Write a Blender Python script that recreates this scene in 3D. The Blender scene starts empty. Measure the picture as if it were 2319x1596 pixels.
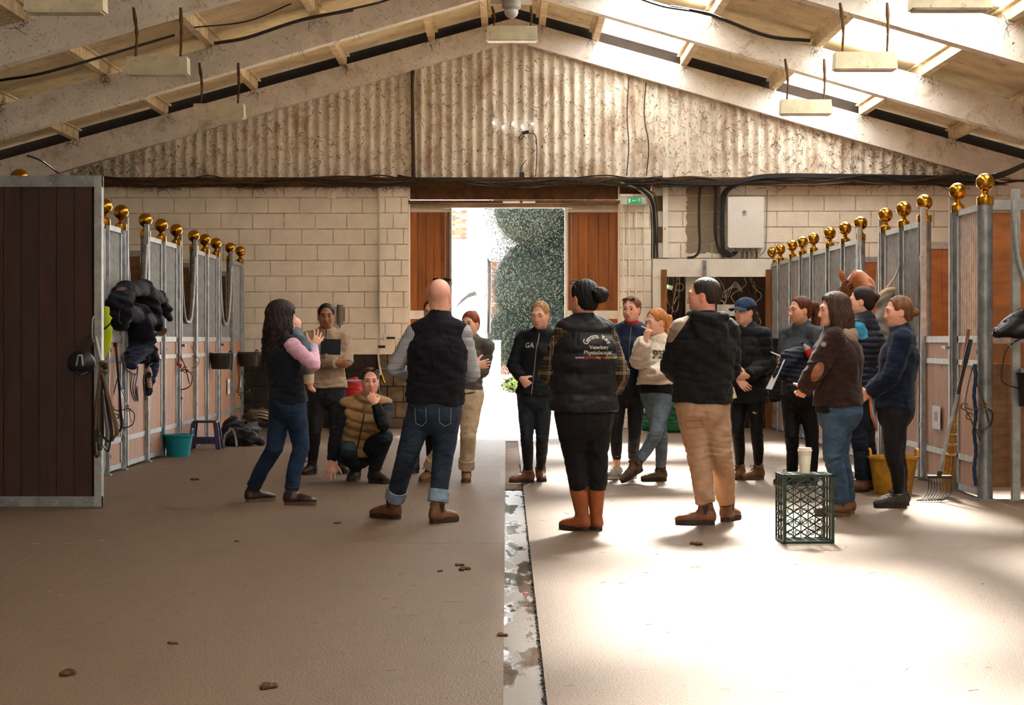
import bpy, bmesh, math, random
import numpy as np
from mathutils import Vector, Matrix
from mathutils.bvhtree import BVHTree

# ------------------------------------------------------------------ camera, sky, sun, exposure
SC = bpy.context.scene
COL = SC.collection
F, CAMH, CX, CY = 4424.0, 1.27, 1147.0, 768.0       # focal length (px of a 2319 px wide frame), eye height, vanishing point
W, HH = 2319.0, 1596.0
cam_d = bpy.data.cameras.new('camera'); cam = bpy.data.objects.new('camera', cam_d); COL.objects.link(cam)
cam.location = (0, 0, CAMH); cam.rotation_euler = (math.pi / 2, 0, 0)
cam_d.sensor_width = 36.0; cam_d.lens = F / W * 36.0
cam_d.shift_x = (W / 2 - CX) / W; cam_d.shift_y = -(HH / 2 - CY) / W
cam_d.clip_end = 300
SC.camera = cam
wd = bpy.data.worlds.new('world'); SC.world = wd; wd.use_nodes = True
wn = wd.node_tree.nodes; wl = wd.node_tree.links
sky = wn.new('ShaderNodeTexSky'); sky.sky_type = 'HOSEK_WILKIE'; sky.turbidity = 6.0; sky.ground_albedo = .5
SUN_TRAVEL = Vector((-.6, -4.5, -5.25)).normalized()
sky.sun_direction = -SUN_TRAVEL
hsv = wn.new('ShaderNodeHueSaturation'); hsv.inputs['Saturation'].default_value = .3
wl.new(sky.outputs[0], hsv.inputs['Color'])
wl.new(hsv.outputs[0], wn['Background'].inputs[0]); wn['Background'].inputs[1].default_value = 4.5
sun_d = bpy.data.lights.new('sun', 'SUN'); sun = bpy.data.objects.new('sun', sun_d); COL.objects.link(sun)
sun.rotation_euler = SUN_TRAVEL.to_track_quat('-Z', 'Y').to_euler()
sun_d.energy = 13.0; sun_d.angle = math.radians(12); sun_d.color = (1, .95, .88)
CYC = SC.cycles; CYC.max_bounces = 5; CYC.diffuse_bounces = 4; CYC.glossy_bounces = 2; CYC.transmission_bounces = 4; CYC.transparent_max_bounces = 6; CYC.caustics_reflective = False; CYC.caustics_refractive = False; CYC.sample_clamp_indirect = 6; CYC.adaptive_threshold = .1
VS = SC.view_settings; VS.view_transform = 'Standard'; VS.look = 'None'; VS.exposure = 2.82; VS.gamma = 1; VS.use_curve_mapping = False

R = random.Random(7)
RN = np.random.RandomState(5)
V3 = lambda *a: np.array(a, float)


def P(x, y, Y):                       # point at depth Y seen at photo pixel x, y
    return V3((x - CX) * Y / F, Y, CAMH + (CY - y) * Y / F)


def G(x, y):                          # point of the floor seen at photo pixel x, y
    return P(x, y, F * CAMH / (y - CY))


BW = 28.0                             # distance of the back wall
bx = lambda px: (px - CX) * BW / F
bz = lambda py: CAMH + (CY - py) * BW / F


# ------------------------------------------------------------------ materials
def _n(nt, t, **k):
    n = nt.nodes.new(t)
    for a, v in k.items():
        if a in n.inputs: n.inputs[a].default_value = v
        else: setattr(n, a, v)
    return n


def srgb(h):
    h = h.lstrip('#'); c = [int(h[i:i + 2], 16) / 255 for i in (0, 2, 4)]
    return tuple((v / 12.92 if v <= .04045 else ((v + .055) / 1.055) ** 2.4) for v in c) + (1,)


def mixc(nt, fac, a, b, mode='MIX'):
    m = _n(nt, 'ShaderNodeMix', data_type='RGBA', blend_type=mode)
    for i, v in ((0, fac), (6, a), (7, b)):
        if hasattr(v, 'links'): nt.links.new(v, m.inputs[i])
        else: m.inputs[i].default_value = v
    return m.outputs[2]


MATS = {}


def mat(name, col, rough=.7, metal=0, var=.18, scale=6, bump=0, bscale=80, dirt=None, obj_var=0, stretch=(1, 1, 1), spec=.4,
        attr=None, alpha=None, emit=0, sheen=0, trans=0, dirt2=None, fold=None):
    if name in MATS: return MATS[name]
    m = bpy.data.materials.new(name); m.use_nodes = True; nt = m.node_tree; L = nt.links
    b = nt.nodes['Principled BSDF']
    col = srgb(col) if isinstance(col, str) else tuple(col) + ((1,) if len(col) == 3 else ())
    geo = _n(nt, 'ShaderNodeNewGeometry'); mp = _n(nt, 'ShaderNodeMapping'); mp.inputs['Scale'].default_value = stretch
    L.new(geo.outputs['Position'], mp.inputs['Vector'])
    out = None
    if var:
        nz = _n(nt, 'ShaderNodeTexNoise', Scale=scale, Detail=5.0, Roughness=.6); L.new(mp.outputs[0], nz.inputs['Vector'])
        dk = tuple(c * (1 - var * 1.6) for c in col[:3]) + (1,); lt = tuple(min(1, c * (1 + var)) for c in col[:3]) + (1,)
        rp = _n(nt, 'ShaderNodeValToRGB'); rp.color_ramp.elements[0].position = .32; rp.color_ramp.elements[1].position = .68
        rp.color_ramp.elements[0].color = dk; rp.color_ramp.elements[1].color = lt
        L.new(nz.outputs[0], rp.inputs[0]); out = rp.outputs[0]
    else:
        rgb = _n(nt, 'ShaderNodeRGB'); rgb.outputs[0].default_value = col; out = rgb.outputs[0]
    if obj_var:
        oi = _n(nt, 'ShaderNodeObjectInfo'); mr = _n(nt, 'ShaderNodeMapRange'); mr.inputs[3].default_value = 1 - obj_var; mr.inputs[4].default_value = 1 + obj_var
        L.new(oi.outputs['Random'], mr.inputs[0]); out = mixc(nt, 1.0, out, mr.outputs[0], 'MULTIPLY')
    for dd in (dirt, dirt2):
        if dd:
            dcol, dscale, lo, hi, dst = dd
            mp2 = _n(nt, 'ShaderNodeMapping'); mp2.inputs['Scale'].default_value = dst; L.new(geo.outputs['Position'], mp2.inputs['Vector'])
            nz2 = _n(nt, 'ShaderNodeTexNoise', Scale=dscale, Detail=6.0, Roughness=.7, Distortion=.6); L.new(mp2.outputs[0], nz2.inputs['Vector'])
            mr2 = _n(nt, 'ShaderNodeMapRange'); mr2.inputs[1].default_value = lo; mr2.inputs[2].default_value = hi
            L.new(nz2.outputs[0], mr2.inputs[0]); out = mixc(nt, mr2.outputs[0], out, srgb(dcol))
    if attr:
        at = _n(nt, 'ShaderNodeAttribute', attribute_name=attr); out = mixc(nt, 1.0, out, at.outputs['Color'], 'MULTIPLY')
    L.new(out, b.inputs['Base Color'])
    b.inputs['Roughness'].default_value = rough; b.inputs['Metallic'].default_value = metal
    b.inputs['Specular IOR Level'].default_value = spec
    if sheen: b.inputs['Sheen Weight'].default_value = sheen
    if trans: b.inputs['Transmission Weight'].default_value = trans
    if emit: L.new(out, b.inputs['Emission Color']); b.inputs['Emission Strength'].default_value = emit
    if alpha is not None: b.inputs['Alpha'].default_value = alpha
    if bump:
        nb = _n(nt, 'ShaderNodeTexNoise', Scale=bscale, Detail=4.0); L.new(mp.outputs[0], nb.inputs['Vector'])
        bp = _n(nt, 'ShaderNodeBump', Strength=min(1, bump), Distance=.01); L.new(nb.outputs[0], bp.inputs['Height']); L.new(bp.outputs[0], b.inputs['Normal'])
        if fold:
            mf = _n(nt, 'ShaderNodeMapping'); mf.inputs['Scale'].default_value = fold[2]; mf.inputs['Rotation'].default_value = (.5, .35, 0); L.new(geo.outputs['Position'], mf.inputs['Vector'])
            nf = _n(nt, 'ShaderNodeTexNoise', Scale=fold[0], Detail=1.5, Roughness=.4, Distortion=.7); L.new(mf.outputs[0], nf.inputs['Vector'])
            bf = _n(nt, 'ShaderNodeBump', Strength=fold[1], Distance=.03); L.new(nf.outputs[0], bf.inputs['Height']); L.new(bf.outputs[0], bp.inputs['Normal'])
    MATS[name] = m
    return m


# ------------------------------------------------------------------ mesh building
class MB:
    def __init__(s): s.v = []; s.f = []; s.m = []; s.cur = 0

    def add(s, vs, fs):
        o = len(s.v); s.v += [tuple(map(float, v)) for v in vs]
        for f in fs: s.f.append(tuple(i + o for i in f)); s.m.append(s.cur)
        return s

    def box(s, c, d, M=None):
        c = np.array(c, float); d = np.array(d, float) / 2
        vs = [np.array((sx, sy, sz)) * d for sx in (-1, 1) for sy in (-1, 1) for sz in (-1, 1)]
        if M is not None: vs = [M @ v for v in vs]
        return s.add([c + v for v in vs], [(0, 1, 3, 2), (4, 6, 7, 5), (0, 4, 5, 1), (2, 3, 7, 6), (0, 2, 6, 4), (1, 5, 7, 3)])

    def bb(s, lo, hi):
        lo = np.array(lo, float); hi = np.array(hi, float); return s.box((lo + hi) / 2, abs(hi - lo))

    def tube(s, pts, r, n=8, flat=None):
        pts = [np.array(p, float) for p in pts]; N = len(pts)
        rr = r if hasattr(r, '__len__') else [r] * N
        ref = None; vs = []
        for i in range(N):
            t = pts[min(i + 1, N - 1)] - pts[max(i - 1, 0)]; t = t / (np.linalg.norm(t) + 1e-9)
            if ref is None:
                ref = np.cross(t, (0, 0, 1)) if abs(t[2]) < .9 else np.cross(t, (0, 1, 0))
                if flat is not None: ref = np.array(flat[0], float)
            ref = ref - t * (ref @ t); ref = ref / (np.linalg.norm(ref) + 1e-9); u = np.cross(t, ref)
            fl = flat[1] if flat else 1
            for k in range(n):
                a = 2 * math.pi * (k + .5) / n; vs.append(pts[i] + rr[i] * (math.cos(a) * ref + fl * math.sin(a) * u))
        fs = []
        for i in range(N - 1):
            for k in range(n):
                k2 = (k + 1) % n; fs.append((i * n + k, i * n + k2, (i + 1) * n + k2, (i + 1) * n + k))
        fs.append(tuple(range(n))[::-1]); fs.append(tuple((N - 1) * n + k for k in range(n)))
        return s.add(vs, fs)

    def lathe(s, prof, c=(0, 0, 0), n=16, M=None, close=False):
        c = np.array(c, float); vs = []; fs = []
        for (r, z) in prof:
            for k in range(n):
                a = 2 * math.pi * k / n; v = np.array((r * math.cos(a), r * math.sin(a), z))
                if M is not None: v = M @ v
                vs.append(c + v)
        for i in range(len(prof) - 1):
            for k in range(n):
                k2 = (k + 1) % n; fs.append((i * n + k, i * n + k2, (i + 1) * n + k2, (i + 1) * n + k))
        fs.append(tuple(range(n))[::-1]); fs.append(tuple((len(prof) - 1) * n + k for k in range(n)))
        return s.add(vs, fs)

    def sphere(s, c, r, n=14, m=9, M=None):
        r = np.array((r, r, r) if not hasattr(r, '__len__') else r, float); c = np.array(c, float)
        vs = []; fs = []
        for i in range(m + 1):
            th = math.pi * (i if 0 < i < m else (0.02 if i == 0 else m - .02)) / m
            for k in range(n):
                a = 2 * math.pi * k / n; v = np.array((math.sin(th) * math.cos(a), math.sin(th) * math.sin(a), math.cos(th))) * r
                if M is not None: v = M @ v
                vs.append(c + v)
        for i in range(m):
            for k in range(n):
                k2 = (k + 1) % n; fs.append((i * n + k, (i + 1) * n + k, (i + 1) * n + k2, i * n + k2))
        return s.add(vs, fs)

    def prism(s, poly, off):          # polygon (list of 3D points) extruded by vector off
        n = len(poly); off = np.array(off, float); poly = [np.array(p, float) for p in poly]
        fs = [tuple(range(n)), tuple(range(2 * n - 1, n - 1, -1))] + [(i, i + n, (i + 1) % n + n, (i + 1) % n) for i in range(n)]
        return s.add(poly + [p + off for p in poly], fs)

    def mesh(s, name, mats, smooth=False):
        me = bpy.data.meshes.new(name); me.from_pydata(s.v, [], s.f)
        for m_ in (mats if isinstance(mats, (list, tuple)) else [mats]): me.materials.append(m_)
        if any(s.m): me.polygons.foreach_set('material_index', s.m)
        bm = bmesh.new(); bm.from_mesh(me); bmesh.ops.recalc_face_normals(bm, faces=bm.faces); bm.to_mesh(me); bm.free()
        if smooth:
            me.polygons.foreach_set('use_smooth', [True] * len(me.polygons))
            if smooth != 'all':
                try: me.set_sharp_from_angle(angle=math.radians(40))
                except Exception: pass
        return me

    def build(s, name, mats, parent=None, smooth=False, **tags):
        return obj(name, s.mesh(name, mats, smooth), parent, **tags)


def obj(name, me, parent=None, loc=None, **tags):
    o = bpy.data.objects.new(name, me); COL.objects.link(o)
    if loc is not None: o.location = loc
    if parent is not None:
        o.parent = parent
        o.matrix_parent_inverse = Matrix.Translation(-Vector(WLOC.get(parent.name, (0, 0, 0)))) if parent.name in WLOC else Matrix.Identity(4)
    for k, v in tags.items():
        if v: o[k] = v
    return o


WLOC = {}                              # world position of the empties that carry parts built in world coordinates


def empty(name, loc=(0, 0, 0), **tags):
    o = bpy.data.objects.new(name, None); COL.objects.link(o); o.location = [float(c) for c in loc]; o.empty_display_size = .1
    WLOC[o.name] = tuple(float(c) for c in loc)
    for k, v in tags.items():
        if v: o[k] = v
    return o


def inst(name, me, parent, loc, rot=None, scale=None):       # shared-mesh piece placed at a world position
    o = obj(name, me, parent); o.location = [float(c) for c in loc]
    if rot is not None: o.rotation_euler = rot
    if scale is not None: o.scale = scale
    if rot is None: WLOC[o.name] = tuple(float(c) for c in loc)
    return o


def thing(name, label, cat, loc=(0, 0, 0), group=None): return empty(name, loc, label=label, category=cat, group=group)


def catmull(pts, n=6):
    pts = [np.array(p, float) for p in pts]; Pn = [2 * pts[0] - pts[1]] + pts + [2 * pts[-1] - pts[-2]]; out = []
    for i in range(1, len(Pn) - 2):
        p0, p1, p2, p3 = Pn[i - 1:i + 3]
        for k in range(n):
            t = k / n; out.append(.5 * (2 * p1 + (p2 - p0) * t + (2 * p0 - 5 * p1 + 4 * p2 - p3) * t * t + (3 * p1 - p0 - 3 * p2 + p3) * t ** 3))
    return out + [pts[-1]]


def rotz(a): c, s_ = math.cos(a), math.sin(a); return np.array(((c, -s_, 0), (s_, c, 0), (0, 0, 1)))
def rotx(a): c, s_ = math.cos(a), math.sin(a); return np.array(((1, 0, 0), (0, c, -s_), (0, s_, c)))
def roty(a): c, s_ = math.cos(a), math.sin(a); return np.array(((c, 0, s_), (0, 1, 0), (-s_, 0, c)))


_tc = {}


def text_mesh(txt, size, extrude=.0008, bold=0):
    cu = bpy.data.curves.new('txt', 'FONT'); cu.body = txt; cu.size = size; cu.extrude = extrude; cu.align_x = 'CENTER'; cu.align_y = 'CENTER'; cu.resolution_u = 2
    if bold: cu.offset = bold
    ob = bpy.data.objects.new('txt', cu); COL.objects.link(ob)
    dg = bpy.context.evaluated_depsgraph_get(); me = bpy.data.meshes.new_from_object(ob.evaluated_get(dg))
    v = np.array([w.co[:] for w in me.vertices]).reshape(-1, 3); f = [tuple(p.vertices) for p in me.polygons]
    bpy.data.objects.remove(ob); bpy.data.curves.remove(cu); bpy.data.meshes.remove(me)
    return v, f
# ------------------------------------------------------------------ shared materials
M_GALV = mat('galvanised steel', '#85888a', .45, .7, .25, 9, .15, 40)
M_GALVL = mat('bright galvanised steel', '#9a9c9a', .48, .55, .18, 12)
M_BRASS = mat('brass', '#b8862c', .22, 1, .2, 14)
M_WOODP = mat('pinkish stall boards', '#a97b5e', .6, 0, .15, 5, .2, 30, obj_var=.12, stretch=(3, 3, .6))
M_PLY = mat('orange plywood', '#a5602c', .55, 0, .2, 4, .1, 30, stretch=(1, 1, 3))
M_DARKW = mat('dark brown boards', '#30140c', .5, 0, .3, 5, .15, 40, obj_var=.25, stretch=(2, 2, .35), dirt=('#8a6a4c', 30, .73, .8, (1, 1, .5)))
M_DOORW = mat('orange door boards', '#96561f', .5, 0, .22, 4, .15, 30, obj_var=.15, stretch=(3, 3, .3))
M_CREAM = mat('cream painted block', '#efe6d6', .8, 0, .07, 3, .35, 45, dirt=('#8a6a46', 7, .7, .88, (1, 1, 1)))
M_CREAMR = mat('cream painted block right', '#ebe1d0', .8, 0, .08, 3, .4, 40, dirt=('#7a6046', 9, .66, .84, (1, 1, .8)))
M_JOINT = mat('mortar joint', '#cbbba2', .9, 0, .25, 9)
M_JOINTD = mat('dark mortar joint', '#211d18', .9, 0, .25, 9)
M_BLACKW = mat('black painted block', '#2c2721', .75, 0, .3, 5, .3, 45)
M_BARE = mat('bare grey block', '#8f806a', .9, 0, .2, 10, .4, 60)
M_STAIN = mat('stained grey block', '#75644c', .85, 0, .35, 5, .4, 50)
M_BEAM = mat('whitewashed concrete', '#ece5da', .85, 0, .07, 4, .2, 40, dirt=('#4a3624', 34, .625, .68, (1, 1.2, .8)), dirt2=('#a88e6c', 2.2, .55, .75, (1, 1, 1)))
M_PURL = mat('cream purlin paint', '#d9c49c', .8, 0, .2, 6, 0, 40, dirt=('#7a5a30', 12, .62, .78, (1, 1, 1)))
M_ROOF = mat('cream fibre cement', '#e8dab6', .85, 0, .12, 3, .1, 40, dirt=('#a5824e', 5, .58, .74, (.5, 3, 1)))
M_GABLE = mat('dirty corrugated sheet', '#e9dfce', .85, 0, .1, 3, .2, 50, dirt=('#6b4a28', 30, .58, .65, (1, 1, .6)), dirt2=('#94683a', 2.6, .5, .74, (1, 1, .5)))
M_LEDGE = mat('cobwebbed ledge', '#6a4a2a', .9, 0, .35, 12, .6, 30)
M_RUST = mat('rusty steel lintel', '#6d4526', .7, .2, .3, 6, .2, 30)
M_CABLE = mat('black cable', '#1d1a17', .5)
M_CABLEB = mat('dusty brown cable', '#4c3a26', .8)
M_CABLEW = mat('cream cable', '#a99d86', .6)
M_WEB = mat('cobweb strands', '#5c4222', .9)
M_WHITE = mat('white paint', '#e6e0d4', .5, 0, .05)
M_WOODR = mat('raw timber', '#8f5a2c', .7, 0, .2, 6, stretch=(3, 3, .5))
M_BLACK = mat('black plastic', '#17171a', .4, 0, .1)
M_FLOOR = mat('brushed concrete floor', '#675341', .55, 0, .16, 60, .6, 90, dirt=('#5a4636', 3.2, .52, .75, (1, .35, 1)), dirt2=('#a8967f', 150, .6, .68, (1, 1, 1)), spec=.35)


def roof_top(X): return 5.84 - .277 * abs(X - RX)       # top of the rafters


RX = .1
NEAR_OPEN = .9                       # half width of an unseen opening behind the camera, sized for frontal fill
SHEET = 7 * .146
FR_Y = [27.9 - 4 * SHEET * i for i in range(9)]
PURL = [.38, 1.14, 2.4, 3.67, 4.95, 6.23, 7.5]

# ------------------------------------------------------------------ floor with drain
def slab(name, x0, x1, y0, y1):
    m = MB(); m.bb((x0, y0, -.12), (x1, y1, 0)); return m.build(name, M_FLOOR, None, kind='structure', label='worn brown concrete stable floor')


slab('floor', -8.4, -.012, -6, 28.2); slab('floor', .142, 8.4, -6, 28.2)
mw = bpy.data.materials.new('wet drain concrete'); mw.use_nodes = True; nt = mw.node_tree; b_ = nt.nodes['Principled BSDF']
g_ = _n(nt, 'ShaderNodeNewGeometry'); mp_ = _n(nt, 'ShaderNodeMapping'); mp_.inputs['Scale'].default_value = (4, 1, 1); nt.links.new(g_.outputs['Position'], mp_.inputs[0])
nz_ = _n(nt, 'ShaderNodeTexNoise', Scale=1.1, Detail=5.0, Roughness=.65); nt.links.new(mp_.outputs[0], nz_.inputs[0])
rr_ = _n(nt, 'ShaderNodeValToRGB'); rr_.color_ramp.elements[0].position = .46; rr_.color_ramp.elements[1].position = .53
rr_.color_ramp.elements[0].color = (.02, .02, .02, 1); rr_.color_ramp.elements[1].color = (.36, .36, .36, 1)
nt.links.new(nz_.outputs[0], rr_.inputs[0]); nt.links.new(rr_.outputs[0], b_.inputs['Roughness'])
b_.inputs['Base Color'].default_value = srgb('#6b6259'); b_.inputs['Specular IOR Level'].default_value = 1.0
nb_ = _n(nt, 'ShaderNodeTexNoise', Scale=70.0, Detail=4.0); nt.links.new(g_.outputs['Position'], nb_.inputs[0])
bp_ = _n(nt, 'ShaderNodeBump', Distance=.004); nt.links.new(rr_.outputs[0], bp_.inputs['Strength']); nt.links.new(nb_.outputs[0], bp_.inputs['Height']); nt.links.new(bp_.outputs[0], b_.inputs['Normal'])
MATS['wet'] = mw
m = MB(); m.bb((-.012, 16.7, -.12), (.142, 24.4, -.012)); m.build('floor', mat('dirty dry channel', '#6a5646', .85, 0, .25, 9, .4, 60), None, kind='structure', label='dry end of the drain channel')
m = MB(); m.bb((-.012, -6, -.12), (.142, 16.7, -.022)); m.build('drain_channel', mw, None, kind='structure', label='wet drain channel running along the floor')
m = MB(); m.bb((-.012, 24.4, -.12), (.142, 28.2, -.002)); m.build('floor', M_FLOOR, None, kind='structure', label='worn brown concrete stable floor')
m = MB()                                                   # black grit in the slab edge beside the drain
for i in range(500):
    y = R.uniform(5, 20); m.sphere((.14 + R.gauss(0, .004), y, -.012 + R.uniform(0, .006)), (R.uniform(.003, .008), R.uniform(.012, .04), .005), 5, 3)
m.build('drain_grit', mat('black grit', '#241c16', .9), None, kind='stuff', label='black grit lining the right edge of the drain', category='grit')
m = MB()
for yj in (12.05, 19.3):
    m.bb((.142, yj, -.02), (8.2, yj + .012, .0006)); m.bb((-8.2, yj + .1, -.02), (-.012, yj + .11, .0006))
m.build('trim_1', mat('joint line', '#8a735c', .9), None, kind='structure')

# ------------------------------------------------------------------ straw and dung crumbs on the floor
m = MB()
for i in range(800):
    zone = R.random()
    if zone < .45: x, y = R.uniform(-4.2, -1.5), abs(R.gauss(0, 3)) + 8
    elif zone < .75: x, y = R.uniform(-3.5, 0), R.uniform(7, 22)
    else: x, y = R.uniform(.2, 3.6), R.uniform(7, 22)
    a = R.uniform(0, math.pi); l = R.uniform(.006, .03); d = V3(math.cos(a) * l, math.sin(a) * l, 0)
    m.tube([V3(x, y, .003) - d, V3(x, y, .004), V3(x, y, .003) + d + V3(R.gauss(0, .004), R.gauss(0, .004), 0)], .0013, 3)
m.build('straw', mat('pale straw', '#a08a66', .8), None, kind='stuff', label='scattered straw stalks on the concrete floor', category='straw')
m_d = mat('dried dung', '#5a3a1e', .95, 0, .4, 40)
for i, (px, py, r) in enumerate([(605, 1556, .03), (160, 1528, .035), (390, 1458, .016), (535, 1226, .014), (1037, 1281, .02), (995, 1294, .014), (1140, 1440, .02), (1050, 1290, .03), (762, 1186, .02), (440, 1087, .03), (1580, 1234, .03), (1190, 1345, .012)]):
    c = G(px, py); m = MB()
    for k in range(5): m.sphere(c + V3(R.gauss(0, r * .6), R.gauss(0, r * .6), r * .25), (r * R.uniform(.4, .8), r * R.uniform(.4, .8), r * .4), 7, 5)
    if i == 11: m.build('petal', mat('pink petal', '#c96a72', .6), None, True, label='small pink petal lying in the wet drain', category='petal')
    else: m.build('dung_crumb', m_d, None, True, label=['dark dung clump at the bottom edge left of the drain', 'flat dark dung clump low on the left floor', 'small dung crumb on the left floor nearest the brown door line', 'dung crumb below the curly haired woman', 'dung crumb beside the drain level with the puddle', 'small dung crumb left of the drain below the bald man', 'dung crumb touching the drain edge in the foreground', 'loose dung scrape left of the drain', 'dung crumb between the curly woman and the bald man', 'dung clump far left near the stalls', 'dung scrape in the shadow of the hoodie man'][i], category='dung crumb', group='dung crumbs on the floor')

# ------------------------------------------------------------------ back wall of blocks
def block_wall(name, x0, x1, z1, Y, zoff, matf, label, zmin=0, step=.45, joint=.008, vis=None, zd=-.1):
    root = empty(name, (x0, Y, 0), kind='structure', label=label)
    m = MB(); m.bb((x0, Y + .006, zd), (x1, Y + .25, z1)); m.build('mortar', M_JOINT, root)
    if zd > 0: m = MB(); m.bb((x0, Y + .006, -.1), (x1, Y + .25, zd)); m.build('mortar', M_JOINTD, root)
    cache = {}; r = 0; z = zoff
    while z < z1 - .02:
        za, zb = max(z, 0) + joint / 2, min(z + .225, z1) - joint / 2
        x = x0 - (.0 if r % 2 else step / 2) - R.choice([0, 0, .03])
        while x < x1 - .01:
            xa, xb = max(x, x0) + joint / 2, min(x + step, x1) - joint / 2
            if xb - xa > .03 and zb > zmin and zb - za > .02 and (vis is None or vis(xa, xb, za, zb)):
                mt = matf((xa + xb) / 2, (za + zb) / 2)
                key = (round(xb - xa, 3), round(zb - za, 3), mt.name)
                if key not in cache:
                    w, h = xb - xa, zb - za; q = MB()
                    e = .004; n = .03
                    q.add([(-w / 2, n, -h / 2), (w / 2, n, -h / 2), (w / 2, n, h / 2), (-w / 2, n, h / 2), (-w / 2 + e, -.004, -h / 2 + e), (w / 2 - e, -.004, -h / 2 + e), (w / 2 - e, -.004, h / 2 - e), (-w / 2 + e, -.004, h / 2 - e)],
                          [(4, 5, 6, 7), (0, 1, 5, 4), (1, 2, 6, 5), (2, 3, 7, 6), (3, 0, 4, 7)])
                    cache[key] = q.mesh('block', mt)
                inst('block', cache[key], root, ((xa + xb) / 2, Y + R.uniform(-.002, .002), (za + zb) / 2))
            x += step
        z += .225; r += 1
    return root


ZL = bz(407)
zdark = bz(803)
block_wall('wall_back_left', bx(150), bx(858), ZL, BW, zdark - 5 * .225, lambda x, z: M_BLACKW if z < zdark else M_CREAM, 'cream painted block wall left of the doorway', zd=zdark)
m = MB(); m.bb((-8.4, BW, 0), (bx(150), BW + .25, ZL)); m.build('wall_back_far_left', M_CREAM, None, kind='structure')
# bare patch with a ragged painted edge on the right wall
bare = lambda x, z: bx(1556) < x < bx(1630) and z > bz(575)
wr = block_wall('wall_back_right', bx(1475), 7.6, ZL, BW, bz(585) - 5 * .225, lambda x, z: M_BARE if bare(x, z) else (M_STAIN if x < bx(1500) and z > bz(590) else M_CREAMR), 'cream block wall with an unpainted patch right of the doorway', zmin=bz(700), vis=lambda a, b, c, d: not (b > bx(1505) and a < bx(1735) and d < bz(592)))
m = MB(); m.bb((7.6, BW, 0), (8.4, BW + .25, ZL)); m.build('wall_back_far_right', M_CREAMR, None, kind='structure')
block_wall('pier_left', bx(860), bx(926), bz(412), BW - .12, zdark - 5 * .225, lambda x, z: M_STAIN if z < zdark else M_CREAM, 'cream block pier on the left of the doorway', step=.23, zd=zdark)
block_wall('pier_right', bx(1402), bx(1474), bz(440), BW - .12, zdark - 5 * .225, lambda x, z: M_CREAM, 'cream block pier with vertical conduits right of the doorway', step=.23)
# side faces of the piers and door reveal
m = MB(); m.bb((bx(926), BW - .1, 0), (bx(926) + .02, BW + .2, bz(420))); m.bb((bx(1402) - .02, BW - .1, 0), (bx(1402), BW + .2, bz(420))); m.build('trim_2', M_CREAM, None, kind='structure')

# ------------------------------------------------------------------ gable of corrugated sheets
gable = empty('wall_gable', (RX, BW, ZL), kind='structure', label='dirty corrugated gable above the block wall')
def gable_sheet(x0, x1, dy):
    m = MB(); n = int((x1 - x0) / .146 * 10); xs = np.linspace(x0, x1, n + 1)
    vs = []; fs = []
    for i, x in enumerate(xs):
        y = BW - .06 + dy - .026 * math.cos((x - RX) / .146 * 2 * math.pi)
        vs += [(x, y, ZL - .03), (x, y, min(5.6, roof_top(x) - .15))]
        if i: fs.append((2 * i - 2, 2 * i, 2 * i + 1, 2 * i - 1))
    m.add(vs, fs); return m.build('sheet', M_GABLE, gable, 'all')
x = RX - 7 * SHEET
for i in range(14):
    gable_sheet(x - .03, x + SHEET + .03, .004 * (i % 2)); x += SHEET
# glowing beads imitating daylight through small holes, dark seam posts
m = MB()
for (px, py) in [(1118, 277), (1139, 287), (1161, 280), (1205, 280), (1182, 287)]: m.sphere(P(px, py, BW - .1), .012, 6, 4)
m.build('daylight_bead', mat('daylight', '#eef2ff', .5, emit=3), gable)
m = MB(); m.tube([P(936, 118, BW - .12), P(934, 200, BW - .12), P(937, 402, BW - .1)], [.035, .025, .03], 7); m.build('conduit', M_CABLEB, gable, True)

# ledge between block and gable, dust, lintel
m = MB(); m.bb((-8.3, BW - .14, bz(424)), (bx(926), BW + .1, bz(403))); m.bb((bx(926), BW - .14, bz(420)), (8.3, BW + .1, bz(403))); m.build('trim_ledge', M_LEDGE, None, kind='structure')
lintel = empty('trim_lintel', (0, BW, bz(455)), kind='structure', label='rusty steel lintel over the doorway')
m = MB(); m.bb((bx(926), BW - .02, bz(452)), (bx(1474), BW + .02, bz(420))); m.build('web', M_RUST, lintel)
m = MB(); m.bb((bx(926), BW - .14, bz(462)), (bx(1402), BW + .14, bz(455))); m.build('flange', M_RUST, lintel)
m = MB(); m.bb((bx(928), BW - .06, bz(471)), (bx(1402), BW + .02, bz(462))); m.build('track', mat('weathered rail', '#a89a84', .6, .3), lintel)
lt = thing('strip_light', 'small white strip light fixed under the lintel', 'lamp', P(1172, 457, BW - .16))
m = MB(); m.box(P(1158, 457, BW - .17), (.24, .04, .022)); m.box(P(1198, 457, BW - .17), (.18, .04, .022)); m.build('tube_cover', M_WHITE, lt)

# ------------------------------------------------------------------ sliding doors
def door_leaf(name, px0, px1, label):
    Y = BW + .05; x0, x1 = bx(px0), bx(px1); root = empty(name, ((x0 + x1) / 2, Y, 0), kind='structure', label=label)
    n = 5; w = (x1 - x0) / n
    for (za, zb) in ((bz(703), bz(480)), (.06, bz(722))):
        q = MB(); q.box((0, 0, 0), (w - .006, .03, zb - za)); me = q.mesh('board', M_DOORW)
        for i in range(n): inst('board', me, root, (x0 + w * (i + .5), Y, (za + zb) / 2))
    m = MB(); m.bb((x0, Y + .016, .06), (x1, Y + .022, bz(480))); m.build('backing', M_DOORW, root)
    m = MB()
    for (ya, yb) in ((480, 462), (722, 703)): m.bb((x0, Y - .03, bz(ya)), (x1, Y + .02, bz(yb)))
    m.bb((x0, Y - .02, .02), (x1, Y + .02, .08)); m.build('rail', M_WHITE, root)
    return root
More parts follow.
